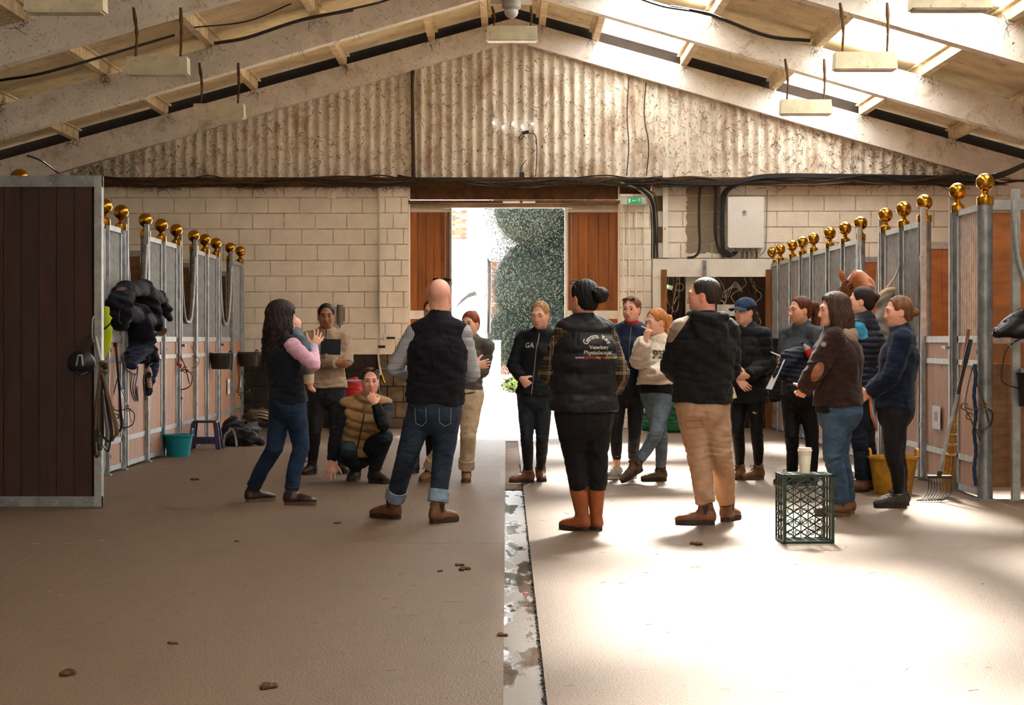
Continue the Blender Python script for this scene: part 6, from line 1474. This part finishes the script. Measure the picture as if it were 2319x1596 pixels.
for x in (-cw / 2 + .006, cw / 2 - .006):
    m = MB()
    for k in range(6): m.box(q3(x, cd / 2, .01 + k * (chh - .02) / 5), (.01, cd, .014), Rz)
    for k in range(4): m.box(q3(x, .03 + k * .08, chh / 2), (.01, .012, chh), Rz)
    m.build('lattice_wall', M_CRATE, t)
m = MB()
for s_ in (-1, 1):
    for k in range(-6, 12):
        x0 = -cw / 2; z0 = k * .052; pts = []
        for u in np.linspace(0, 1, 2): pts.append((x0 + cw * u, z0 + s_ * cw * .62 * u + (0 if s_ > 0 else cw * .62)))
        (xa, za), (xb, zb) = pts; sl_ = (zb - za) / (xb - xa)
        for lim in (0.01, chh - .01):
            if (za - lim) * (zb - lim) < 0:
                xi = xa + (lim - za) / sl_
                if (za < lim) == (lim < .1): xa, za = xi, lim
                else: xb, zb = xi, lim
        if za < -.001 or zb < -.001 or za > chh or zb > chh: continue
        m.tube([q3(xa, cd - .01, za), q3(xb, cd - .01, zb)], .0054, 4)
for k in range(7): m.tube([q3(-cw / 2 + .02 + k * .047, cd - .012, .01), q3(-cw / 2 + .02 + k * .047, cd - .012, chh - .01)], .0042, 4)
for i in range(6):
    for k in range(6): m.tube([q3(-cw / 2 + .045 + k * .047 + .016 * math.cos(a), cd - .012, .045 + i * .068 + .016 * math.sin(a)) for a in np.linspace(0, 6.28, 9)], .0038, 4)
m.build('lattice_floor', M_CRATE, t)
t = thing('travel_cup', 'cream lidded travel cup standing on the crate', 'cup', (cx - .01, cy + .09, chh)); M_CUP = mat('cream plastic', '#dcd6c6', .4, 0, .03); c0 = V3(cx - .012, cy + .09, chh)
m = MB(); m.lathe([(.03, .001), (.032, .003), (.0355, .06)], c0, 20); m.build('base', M_CUP, t, True); m = MB(); m.lathe([(.0362, .06), (.041, .115)], c0, 20); m.build('sleeve', mat('cream silicone', '#e4dfd2', .6, 0, .02), t, True); m = MB(); m.lathe([(.0405, .116), (.044, .142)], c0, 20); m.build('cup_wall', M_CUP, t, True)
m = MB(); m.lathe([(.0465, .14), (.0465, .147), (.043, .149), (.042, .162), (.038, .163), (.036, .158)], c0, 20); m.build('lid', mat('pinkish white lid', '#e6d9d2', .4, 0, .02), t, True)

# ------------------------------------------------------------------ buckets, broom, fork on the right
def bucket(c, r0, r1, h, mt_, name, label, cat='bucket', handles=True, hm=None):
    t = thing(name, label, cat, c); m = MB(); c = np.array(c); m.lathe([(r0, 0), (r0 * 1.02, .01), (r1, h), (r1 * 1.05, h), (r1 * 1.05, h - .02), (r1 * 1.02, h - .022), (r1 * .97, h - .01), (r0 * .96, .02)], c, 24); m.build('tub', mt_, t, True)
    if handles:
        for s_ in (-1, 1): m = MB(); m.tube(catmull([c + V3(s_ * r1 * .97, -r1 * .33, h - .01), c + V3(s_ * r1 * .98, -r1 * .22, h + .05), c + V3(s_ * r1 * .98, r1 * .22, h + .05), c + V3(s_ * r1 * .97, r1 * .33, h - .01)]), .011, 7); m.build('handle', hm or mt_, t, True)
    return t
bucket(G(2030, 1120) + V3(0, .14, 0), .15, .2, .31, mat('yellow translucent tub', '#b8892a', .45, 0, .25, 9, dirt=('#6a4a1a', 14, .6, .75, (1, 1, 1))), 'flexible_tub', 'grubby yellow flexible tub behind the navy fleece woman')
bucket(V3(-3.56, 21.2, 0), .12, .156, .24, mat('turquoise plastic', '#12808c', .45, 0, .06), 'flexible_tub', 'turquoise flexible tub beside the purple step stool')
b0 = G(2150, 1120)
t = thing('fork_rake', 'muck fork with metal shaft leaning against the right stall', 'rake', b0); YB = 15.5; top_ = P(2198, 768, 15.35); bot_ = P(2126, 1079, 15.4)
m = MB(); m.tube([bot_, bot_ * .4 + top_ * .6], .014, 8); m.build('shaft', M_GALVL, t, True); m = MB(); m.tube([bot_ * .18 + top_ * .82, top_], [.02, .02], 8); m.tube([bot_ * .4 + top_ * .6, bot_ * .18 + top_ * .82], .0145, 8); m.build('grip', MATS['black plastic'], t, True)
ft = mat('dark brown tines', '#3a2a1a', .6)
for k in range(9):
    a_ = bot_ + V3(-.075 + .019 * k, 0, -.01); m = MB(); m.tube(catmull([a_, a_ + V3(-.02 + .004 * k, -.05, -.09), a_ + V3(-.07 + .004 * k, -.11, -.15), a_ + V3(-.13 + .004 * k, -.16, -.165)], 4), .005, 5); m.build('tine', ft, t, True)
m = MB(); m.tube([bot_ + V3(-.09, 0, 0), bot_ + V3(.1, 0, 0)], .014, 6); m.tube([bot_, bot_ * .96 + top_ * .04], .02, 8); m.build('head', ft, t, True)
t = thing('besom_broom', 'yellow straw broom leaning upside down by the right stall', 'broom', G(2141, 1118)); b1, b2_ = P(2143, 1113, 15.75), P(2162, 940, 15.6); M_STRAW = mat('yellow broom straw', '#b98a3a', .8, 0, .25, 30)
m = MB(); rnd = random.Random(5); dr = unit(b2_ - b1)
for k in range(90):
    a_ = rnd.uniform(0, 6.28); rr = .045 * math.sqrt(rnd.random()); o1 = V3(math.cos(a_), math.sin(a_), 0) * rr; m.tube([b1 + o1 * 1.1, b1 * .6 + b2_ * .4 + o1 * .9, b2_ + o1 * .35], .0035, 3)
m.build('bristles', M_STRAW, t, kind='stuff')
for k in range(4):
    p_ = b1 * (.5 - .13 * k) + b2_ * (.5 + .13 * k); m = MB(); m.tube([p_ - dr * .006, p_ + dr * .006], .045 - .006 * k, 10); m.build('binding', mat('red white binding', '#c9a08a', .7), t, True)
m = MB(); m.tube([b2_ - dr * .1, P(2194, 745, 15.55)], .014, 8); m.build('stick', M_WOODR, t, True)
# head collar and blue rope on the right post
def headcollar(c, sc, label, mt_, ex=V3(1, 0, 0), name='head_collar', cat='head collar'):
    t = thing(name, label, cat, c); ez = V3(0, 0, 1); T_ = lambda x, z: c + ex * x * sc + ez * z * sc
    for pts in ([(0, 0), (-.03, -.12), (-.05, -.24), (-.02, -.3)], [(0, 0), (.03, -.12), (.07, -.22), (.1, -.34)], [(-.05, -.24), (.0, -.26), (.07, -.24)], [(-.02, -.3), (.02, -.38), (.1, -.36), (.12, -.28), (.07, -.24)], [(-.02, -.3), (.0, -.35), (.05, -.45)]):
        m = MB(); m.tube(catmull([T_(*p) + V3(0, R.gauss(0, .01), 0) for p in pts], 5), .012 * sc, 6, (V3(0, 1, 0), .35)); m.build('strap', mt_, t, True)
    for p in ((-.05, -.24), (.07, -.24), (-.02, -.3)):
        m = MB(); m.tube([T_(p[0] + .02 * math.cos(a), p[1] + .02 * math.sin(a)) for a in np.linspace(0, 6.28, 11)], .004 * sc, 5); m.build('ring', M_BRASS, t, True)
    return t
M_LTH = mat('brown leather strap', '#3c2a1e', .5, 0, .2, 20); M_LTHB = mat('black leather strap', '#1b1817', .45)
headcollar(P(2203, 830, 15.35), 1.3, 'brown leather head collar hanging beside the near right post', M_LTH)
t = thing('lead_rope', 'thick blue lead rope hanging beside the near right post', 'rope', P(2205, 1110, 15.35)); m = MB(); pts = [P(2208 + 2 * math.sin(k), 830 + k * 13.5, 15.35) for k in range(21)]
for s_ in (0, 1, 2): m.tube(catmull([p + V3(.008 * math.cos(i * 1.4 + s_ * 2.1), .008 * math.sin(i * 1.4 + s_ * 2.1), 0) for i, p in enumerate(pts)], 4), .009, 5)
m.build('strands', mat('blue rope', '#1b2d44', .85, 0, .2, 50), t, True); m = MB(); m.tube([pts[0] + V3(0, 0, .02), pts[0] + V3(0, 0, -.02)], .016, 7); m.build('knot', mat('blue rope', '#1b2d44'), t)
# right edge: helmet bag, bridle, bucket
def soft(name, label, cat, prims, mt_, h=.009, wr=.004, seed=3, part='cloth', lam=.06, sm=1, parent=None, base=None):
    pts = np.concatenate([np.array(p[0]) for p in prims]); mg = max(max(np.ravel(p[1])) for p in prims) + .06
    f = Field(pts.min(0) - mg, pts.max(0) + mg, h)
    for p in prims: f.loft(p[0], p[1], p[2] if len(p) > 2 else None, p[3] if len(p) > 3 else (1, 0, 0), .03)
    f.wrinkle(seed, wr, [], 0, lam); t = parent or thing(name, label, cat, base if base is not None else pts.min(0)); finish(f, part, mt_, t, sm); return t
yy = 15.05
t = soft('riding_hat', 'black riding hat in a cover hanging at the right edge', 'riding hat', [([P(2262, 752, yy), P(2290, 742, yy), P(2325, 745, yy)], [.05, .075, .08], [.05, .06, .06]), ([P(2280, 728, yy), P(2312, 708, yy)], [.03, .04])], mat('shiny black vinyl', '#15161b', .3), wr=.003, part='shell')
m = MB(); m.tube(catmull([P(2254, 750, yy - .08), P(2270, 728, yy - .09), P(2292, 712, yy - .09)]), .006, 6); m.build('reflective_edge', mat('pale blue trim', '#9aa6c4', .3), t)
t = thing('bridle', 'brown bridle loop with buckle hanging at the right edge', 'bridle', P(2290, 880, yy))
m = MB(); m.tube(catmull([P(2316, 765, yy), P(2292, 778, yy), P(2276, 800, yy), P(2268, 850, yy), P(2275, 868, yy), P(2310, 880, yy)]), .013, 7, (V3(0, 1, 0), .5)); m.build('strap', M_LTH, t, True); m = MB(); m.tube([P(2291 + 5 * math.cos(a), 779 + 7 * math.sin(a), yy - .02) for a in np.linspace(0, 6.28, 12)], .004, 5); m.build('buckle', M_GALVL, t)
t = bucket(P(2325, 920, yy), .055, .075, .26, MATS['black plastic'], 'hanging_bucket', 'black bucket hanging on the upright at the right edge', handles=False)
m = MB(); m.box(P(2314, 846, yy + .05), (.03, .06, .08)); m.build('hook', M_GALV, t)

# ------------------------------------------------------------------ left side: things hung on door and stalls
yd = 14.62
t = thing('riding_helmet', 'black riding helmet with silver vent hanging on the brown door', 'helmet', P(185, 848, yd))
f = Field(P(140, 860, yd - .3), P(232, 770, yd + .1), .007); c0 = P(184, 822, yd - .09); f.ell(c0, (.105, .09, .095)); f.cut(c0 + V3(0, 0, -.06), V3(0, .1, -1)); finish(f, 'shell', mat('matt black shell', '#121215', .45), t)
m = MB(); m.prism([P(171, 828, yd - .2), P(176, 803, yd - .19), P(186, 802, yd - .19), P(190, 828, yd - .2), P(186, 828, yd - .2), P(184, 806, yd - .195), P(178, 806, yd - .195), P(175, 828, yd - .2)], (0, -.004, 0)); m.build('vent_trim', M_GALVL, t)
m = MB(); m.tube(catmull([P(170, 842, yd - .19), P(184, 848, yd - .21), P(198, 842, yd - .19)]), .012, 6); m.build('peak', MATS['black plastic'], t, True); m = MB(); m.tube(catmull([P(180, 785, yd - .06), P(192, 768, yd - .03), P(206, 762, yd - .03)]), .006, 5); m.build('strap', MATS['black plastic'], t, True)
t = thing('leather_reins', 'long bundle of leather reins and leads hanging on the door edge', 'reins', P(238, 1050, yd)); rnd = random.Random(8); yr = yd - .1
mts = [mat('grey brown leather', '#5a4c3e', .6, 0, .2, 20), M_LTHB, mat('tan strap', '#6e5a44', .65), M_LTHB]
for k in range(15):
    w_ = rnd.uniform(-18, 20); z_ = rnd.uniform(985, 1035); p0 = P(232 + rnd.uniform(-6, 6), 828, yr + rnd.uniform(-.04, .02)); a_, b_2, c_ = P(232 + w_ * .8, 900, yr + rnd.uniform(-.05, .03)), P(238 + w_ * 1.5, 975, yr), P(236 + w_ * 1.2, z_, yr + rnd.uniform(-.04, .02)); d_ = P(232 + w_ * .2, 975, yr)
    m = MB(); m.tube(catmull([p0, a_, b_2, c_, P(230 + w_ * .3, z_ - 12, yr), d_, P(232, 850, yr)] if k % 2 else [p0, a_, b_2, c_], 5), rnd.uniform(.007, .012), 5, (V3(1, 0, 0), .4)); m.build('strap', mts[k % 4], t, True)
for py in (822, 832, 842): m = MB(); m.tube([P(234 + 8 * math.cos(a), py + 3 * math.sin(a), yr + .03 * math.sin(a)) for a in np.linspace(0, 6.28, 12)], .012, 6); m.build('wrap', mts[(py // 10) % 4], t, True)
m = MB(); m.tube([P(216, 762, yr), P(222, 792, yr), P(228, 820, yr)], [.012, .016, .012], 7); m.build('snap_hook', M_GALVL, t, True)
t = soft('hi_vis_vest', 'yellow hi vis vest tucked behind the door edge', 'vest', [([P(235, 698, 17.8), P(240, 760, 17.8), P(233, 805, 17.8)], [.055, .06, .035], [.02, .02, .015])], mat('hi vis yellow', '#b8d21a', .7, 0, .05), wr=.003); m = MB(); m.tube(catmull([P(232, 745, 17.76), P(240, 742, 17.75), P(250, 732, 17.76)], 4), .008, 6); m.build('black_edging', MATS['black plastic'], t)
# dark horse rug on the stall door
RX_ = XL + .22; yr = 19.6
def rp(x, y, d=0): return P(x, y, (-XL - .14) * F / (CX - x) + d * .8)
M_RUG = cloth('dark navy rug', '#171724', .8, .2, 6); M_RUGB = cloth('blue rug', '#1a2238', .8, .2, 6)
t = soft('horse_rug', 'dark purple navy horse rug draped over the left stall door', 'horse rug', [([rp(280, 660, -.05), rp(322, 652, -.1), rp(362, 676, -.05)], [.06, .08, .06]), ([rp(285, 700, -.08), rp(320, 720, -.12), rp(350, 725, -.1)], [.07, .09, .07]), ([rp(285, 648), rp(268, 690), rp(272, 735)], [.09, .14, .1], [.06, .08, .06]), ([rp(325, 645, -.1), rp(335, 690, -.12), rp(345, 738, -.1)], [.09, .13, .12], [.06, .09, .06]), ([rp(360, 665, -.05), rp(375, 700, -.05), rp(384, 725, -.05)], [.06, .07, .03], [.04, .05, .02]), ([rp(310, 700, -.1), rp(318, 770, -.12), rp(318, 815, -.12)], [.12, .16, .1], [.06, .07, .04])], M_RUG, h=.014, wr=.006, seed=21)
soft(None, None, None, [([rp(322, 740, -.16), rp(318, 790, -.18), rp(295, 830, -.18)], [.14, .14, .06], [.04, .05, .03]), ([rp(330, 780, -.18), rp(345, 815, -.18), rp(335, 890, -.15)], [.1, .08, .04], [.04, .05, .03])], M_RUGB, wr=.005, seed=22, part='lower_flap', parent=t)
for k, pts in enumerate(([rp(300, 655, -.1), rp(275, 690, -.16), rp(270, 728, -.14), rp(290, 732, -.14), rp(312, 700, -.16)], [rp(275, 805, -.2), rp(285, 835, -.22), rp(308, 848, -.22), rp(312, 830, -.2)], [rp(356, 815, -.24), rp(336, 830, -.26), rp(325, 860, -.24), rp(330, 905, -.2)])): m = MB(); m.tube(catmull(pts, 5), .008, 6); m.build('piped_edge', mat('grey piping', '#2c2c30', .7), t, True)
cl_ = [o for o in t.children if o.name.startswith('cloth')][0]
for (px, py, w_, h_) in ((287, 655, .05, .02), (346, 706, .045, .035), (366, 750, .055, .05)): v_, f_ = disc(w_, h_, .01); stick_mesh(cl_, v_, f_, rp(px, py), V3(1, 0, 0), V3(0, 0, 1), V3(0, -1, 0), mat('tan satin lining', '#7a5c44', .45), t, 'shiny_patch', lift=.004)
for k in range(3): m = MB(); m.tube(catmull([rp(300 + 6 * k, 845, -.2), rp(296 + 5 * k, 880, -.2), rp(306 + 3 * k, 908, -.2), rp(310, 875, -.2)]), .006, 5); m.build('cord', MATS['black plastic'], t, True)
t = soft('leg_bandage', 'rolled striped white leg bandage tucked in the rug', 'bandage', [([rp(337, 835, -.28), rp(339, 875, -.28)], [.028, .024])], stripes('striped bandage', '#c9b4a4', [(.025, .3, '#8a6a5c', .7, 0)]), part='roll')
m = MB(); m.tube([rp(336, 848, -.28), rp(338, 849, -.28)], .032, 10); m.build('tie', MATS['black plastic'], t)
# halters on the left
headcollar(P(268, 850, 18.6), 1.3, 'black head collar with brass rings behind the leather reins', M_LTHB)
t = thing('lead_rope', 'dark blue twisted rope hanging behind the leather reins', 'rope', P(278, 975, 18.6)); m = MB(); m.tube(catmull([P(262, 780, 18.6), P(268, 850, 18.6), P(273, 920, 18.6), P(276, 960, 18.6), P(270, 978, 18.6)]), .012, 6); m.build('strands', mat('dark blue rope', '#1c2036', .9), t, True); m = MB(); m.tube([P(262, 785, 18.6), P(262, 776, 18.6)], .018, 7); m.build('knot', mat('dark blue rope', '#1c2036'), t)
headcollar(P(397, 760, 22.2), 1.6, 'dark green head collar hanging on the left stall beside the red hook', mat('dark green webbing', '#1c2620', .7))
t = thing('hay_hook', 'small red plastic hook hanging on the left stall', 'hook', P(405, 835, 22.1)); m = MB(); m.tube(catmull([P(405, 812, 22.1), P(405, 820, 22.1), P(399, 826, 22.1), P(411, 826, 22.1), P(408, 833, 22.1)], 3), .012, 6); m.build('hook', mat('red plastic', '#c22c1c', .4), t); m = MB(); m.tube([P(404, 765, 22.1), P(405, 812, 22.1)], .006, 5); m.build('twine', mat('orange twine', '#9a5a2a', .9), t)
headcollar(P(428, 760, 23.2), 1.0, 'brown leather head collar right of the red hook', M_LTH)
# mangers
def manger(px, py, Y, label):
    c = P(px, py, Y); c[0] = XL + .17; t = thing('feed_manger', label, 'manger', c, 'black feed mangers'); m = MB(); m.lathe([(.13, -.2), (.135, -.19), (.165, 0), (.178, .0), (.178, -.03), (.155, -.02)], c + V3(0, 0, .13), 22); m.build('tub', mat('grey black plastic', '#35322e', .5, 0, .1), t, True)
    m = MB(); m.tube(catmull([c + V3(.1, -.12, .13), c + V3(.12, -.13, .16), c + V3(.15, -.15, .1), c + V3(.14, -.16, -.08)]), .008, 5); m.build('strap', MATS['black plastic'], t, True); m = MB(); m.box(c + V3(-.15, 0, .12), (.08, .2, .04)); m.build('hook_bar', M_GALV, t)
manger(481, 823, 24.6, 'black feed manger hooked on the left stall, nearer one'); manger(560, 818, 27.2, 'black feed manger hooked on the left stall by the back wall')
headcollar(P(548, 838, 26.8), 1.2, 'black head collar with brass buckles below the farther manger', M_LTHB)
# stool
t = thing('step_stool', 'purple plastic step stool beside the left stalls', 'stool', G(462, 1018)); M_PUR = mat('purple plastic', '#3a2c4a', .5, 0, .05); c = G(462, 1018) + V3(0, .12, 0); hgt = .33
m = MB(); m.box(c + V3(0, 0, hgt - .012), (.27, .22, .024)); m.build('top_step', M_PUR, t)
for sx in (-1, 1):
    for sy in (-1, 1):
        m = MB(); a_ = c + V3(sx * .125, sy * .1, hgt - .02); b_2 = c + V3(sx * .165, sy * .13, .0)
        m.prism([a_ + V3(-.025, 0, 0), a_ + V3(.025, 0, 0), b_2 + V3(.03, 0, 0), b_2 + V3(-.03, 0, 0)], (0, -sy * .03, 0)); m.build('leg', M_PUR, t)
for sy in (-1, 1): m = MB(); m.box(c + V3(0, sy * .12, .1), (.29, .015, .07)); m.build('cross_panel', M_PUR, t)
for sx in (-1, 1): m = MB(); m.box(c + V3(sx * .148, 0, .11), (.015, .23, .07)); m.build('cross_panel', M_PUR, t)
for sx in (-1, 0, 1): m = MB(); m.lathe([(.016, 0), (.016, .004)], c + V3(sx * .06, -.13, .1), 10, rotx(math.pi / 2)); m.build('hole_ring', MATS['black plastic'], t)
# rugs heaped on the floor
g0 = G(540, 1010)
t = soft('horse_rug', 'dark horse rug heaped on the floor right of the purple stool', 'horse rug', [([G(505, 1010) + V3(0, .3, .1), G(520, 1010) + V3(0, .35, .24), G(512, 1010) + V3(0, .4, .3)], [.1, .12, .05], [.12, .1, .04]), ([G(520, 1012) + V3(0, .2, .08), G(550, 1012) + V3(0, .2, .1), G(586, 1010) + V3(0, .15, .05)], [.12, .14, .06], [.1, .1, .05]), ([G(545, 1012) + V3(0, .5, .12), G(560, 1010) + V3(0, .45, .18)], [.12, .1])], mat('muddy black rug', '#1c1b1e', .75, 0, .3, 8), wr=.012, seed=31, lam=.1)
for pts in ([G(518, 1012) + V3(0, 0, .22), G(528, 1012) + V3(0, 0, .2), G(534, 1012) + V3(0, 0, .1), G(536, 1014) + V3(0, 0, .02)], [G(506, 1012) + V3(0, 0, .02), G(510, 1012) + V3(0, .0, .14), G(522, 1012) + V3(0, 0, .2)]): m = MB(); m.tube(catmull(pts), .014, 6, (V3(1, 0, 0), .4)); m.build('webbing_strap', mat('grey webbing', '#8a8276', .8), t, True)
t = soft('folded_rug', 'folded brown and cream rug on the floor by the back wall', 'horse rug', [([P(562, 950, 27.2), P(580, 945, 27.2), P(604, 942, 27.2)], [.1, .13, .1], [.08, .1, .08])], mat('brown fleece rug', '#5a4a3c', .9, 0, .3, 10), wr=.008, seed=33)
for k in range(3): m = MB(); m.tube(catmull([P(572, 934 + 6 * k, 27.05), P(588, 930 + 7 * k, 27.0), P(606, 934 + 7 * k, 27.05)]), .02, 6, (V3(0, 1, 0), .5)); m.build('cream_band', mat('cream band', '#c4b296', .9), t, True)
t = soft('dark_bag', 'black bag slumped behind the purple stool', 'bag', [([G(440, 990) + V3(0, .2, .1), G(445, 985) + V3(0, .2, .28)], [.14, .07])], MATS['muddy black rug'], wr=.008, seed=35); m = MB(); m.tube(catmull([G(438, 990) + V3(0, .1, .3), G(444, 985) + V3(0, .15, .36), G(450, 985) + V3(0, .2, .3)]), .01, 5); m.build('handle', MATS['black plastic'], t)
# red bag, green cloth, black cloth
t = soft('red_bag', 'red bag against the dark wall behind the squatting man', 'bag', [([V3(-2.15, 27.4, .09), P(798, 905, 27.4), P(800, 880, 27.4), P(802, 862, 27.4)], [.13, .14, .14, .1], [.08, .08, .08, .05])], mat('red nylon', '#b5231f', .6, 0, .1), wr=.006, seed=36); m = MB(); m.tube([P(783, 862, 27.28), P(818, 862, 27.28)], .014, 6); m.build('strap', mat('pale blue strap', '#a9b8c4', .7), t)
t = soft('green_sack', 'dark green sack behind the girl in the cream sweatshirt', 'sack', [([P(1495, 965, 26.6), P(1500, 930, 26.6), P(1505, 890, 26.6)], [.3, .26, .1], [.12, .1, .08])], mat('green canvas', '#1f5a34', .8, 0, .15), wr=.008, seed=37); m = MB(); m.tube([P(1497, 892, 26.5), P(1513, 892, 26.5)], .04, 8); m.build('tied_neck', mat('green canvas', '#1f5a34'), t)
yk = 26.85
t = soft('black_cloth', 'black cloth hanging over the stall door between the cap and ponytail women', 'cloth', [([P(1752, 772, yk), P(1752, 830, yk), P(1750, 905, yk)], [.13, .14, .15], [.04, .035, .03])], mat('black satin', '#131419', .5), wr=.005, seed=38); m = MB(); m.tube([P(1738, 768, yk - .03), P(1768, 768, yk - .03)], .02, 7); m.build('hem', mat('black satin', '#131419'), t)
# grey rug over the right door
yk = 18.6
t = soft('grey_rug', 'pale grey rug hung over the right stall door behind the navy fleece woman', 'horse rug', [([P(2012, 668, yk), P(2000, 710, yk), P(1996, 770, yk), P(1994, 830, yk)], [.07, .1, .1, .08], [.06, .06, .05, .04])], cloth('pale grey fleece rug', '#96928c', .9), wr=.009, seed=39, lam=.12); m = MB(); m.tube(catmull([P(1985, 680, yk - .08), P(2002, 660, yk - .1), P(2025, 655, yk - .08), P(2030, 668, yk - .06)]), .02, 7); m.build('cream_collar', mat('cream lining', '#d4c29c', .8), t, True)
m = MB(); m.tube(catmull([P(2008, 652, yk - .05), P(2030, 620, yk - .03), P(2045, 560, yk)]), .012, 6); m.build('strap', mat('cream rope', '#b8ad98', .8), t, True)
# paper notices
for (px, py, Y, X, lab, w_, h_) in ((270, 915, 18.6, XL, 'white notice pinned low on the left stall beneath the rug', .1, .28), (513, 875, 25.6, XL, 'white notice with a picture on the left stall by the mangers', .16, .2), (540, 862, 26.8, XL, 'small white notice on the last left stall', .1, .18), (2128, 945, 0, XR, 'white notice on the lower boards behind the broom', .22, .2)):
    if X > 0: Y = X * F / (px - CX)
    else: Y = X * F / (px - CX)
    c = P(px, py, Y); s_ = 1 if X < 0 else -1; t = thing('notice', lab, 'notice', c, 'paper notices'); m = MB(); m.box(c + V3(s_ * .03, 0, 0), (.004, w_ * 1.4, h_)); m.build('sheet', MATS['white paper'], t); m = MB(); m.box(c + V3(s_ * .033, 0, .01), (.003, w_ * .6, h_ * .4)); m.build('picture', mat('faded print', '#b8a8a4', .7), t)

# ------------------------------------------------------------------ chestnut horse looking over the right stalls
hY = 18.9; C_HORSE = mat('chestnut coat', '#a0561f', .45, 0, .18, 20, .2, 120, sheen=.3)
f = Field(P(1850, 900, hY - .5), P(2030, 590, hY + .6), .014); hp = lambda x, y, d=0: P(x, y, hY + d)
f.loft([hp(1945, 632, .05), hp(1958, 650, .02), hp(1972, 700, -.1), hp(1980, 742, -.18), hp(1984, 765, -.22)], [.085, .1, .085, .065, .06], [.11, .13, .11, .08, .07], (1, 0, 0), .03)
f.loft([hp(1940, 640, .1), hp(1925, 690, .2), hp(1918, 770, .3), hp(1920, 860, .4)], [.09, .12, .15, .19], [.13, .17, .22, .28], (1, 0, 0), .04)
for px, s_ in ((1908, -1), (1936, 1)):
    f.loft([hp(px + (6 if s_ < 0 else 1), 640, .06), hp(px - (2 if s_ < 0 else 0), 622, .04), hp(px - (7 if s_ < 0 else -1), 607, .03)], [.034, .034, .008], [.022, .02, .006], (1, 0, 0), .02)
f.ell(hp(1968, 650, -.12), (.03, .03, .025), None, .03)
horse = finish(f, 'horse', C_HORSE, None, 1, label='chestnut horse with pricked ears looking over the right stall', category='horse')
rnd = random.Random(2); m = MB()
for k in range(60):
    a_ = hp(1922 + rnd.uniform(-6, 12), 636 + rnd.uniform(0, 60), .0); m.tube(catmull([a_, a_ + V3(-.05, -.06, .0), a_ + V3(-.09 + rnd.gauss(0, .03), -.08, -.12)], 3), .006, 4)
m.build('mane', mat('chestnut mane', '#6a3214', .6), horse, True)
m = MB(); m.sphere(hp(1958, 655, -.14), .022, 10, 7); m.build('eye', mat('dark horse eye', '#140d0a', .1), horse, True)

# ragged unpainted patch across the right wall blocks
m_half = M_CREAMR.copy(); m_half.name = 'half painted block'; nt = m_half.node_tree; b_ = nt.nodes['Principled BSDF']; src = b_.inputs['Base Color'].links[0].from_socket; g_ = _n(nt, 'ShaderNodeNewGeometry')
nz_ = _n(nt, 'ShaderNodeTexNoise', Scale=9.0, Detail=3.0); nt.links.new(g_.outputs['Position'], nz_.inputs[0]); ad_ = _n(nt, 'ShaderNodeVectorMath', operation='MULTIPLY_ADD'); nt.links.new(nz_.outputs['Color'], ad_.inputs[0]); ad_.inputs[1].default_value = (.1, 0, .1); nt.links.new(g_.outputs['Position'], ad_.inputs[2]); acc = None
for p0, n in (((bx(1562), 0, 0), (1, 0, 0)), ((bx(1640), 0, 0), (-1, 0, 0)), ((0, 0, bz(566)), (0, 0, 1))):
    su = _n(nt, 'ShaderNodeVectorMath', operation='SUBTRACT'); nt.links.new(ad_.outputs[0], su.inputs[0]); su.inputs[1].default_value = p0
    dt = _n(nt, 'ShaderNodeVectorMath', operation='DOT_PRODUCT'); nt.links.new(su.outputs[0], dt.inputs[0]); dt.inputs[1].default_value = n
    gt = _n(nt, 'ShaderNodeMath', operation='GREATER_THAN'); nt.links.new(dt.outputs['Value'], gt.inputs[0]); gt.inputs[1].default_value = 0
    if acc is None: acc = gt.outputs[0]
    else: mu = _n(nt, 'ShaderNodeMath', operation='MULTIPLY'); nt.links.new(acc, mu.inputs[0]); nt.links.new(gt.outputs[0], mu.inputs[1]); acc = mu.outputs[0]
nt.links.new(mixc(nt, acc, src, srgb('#8f806a')), b_.inputs['Base Color'])
for o in wr.children:
    if o.name.startswith('block') and bx(1535) - .2 < o.location[0] < bx(1645) + .2 and o.location[2] > bz(595): o.material_slots[0].link = 'OBJECT'; o.material_slots[0].material = m_half
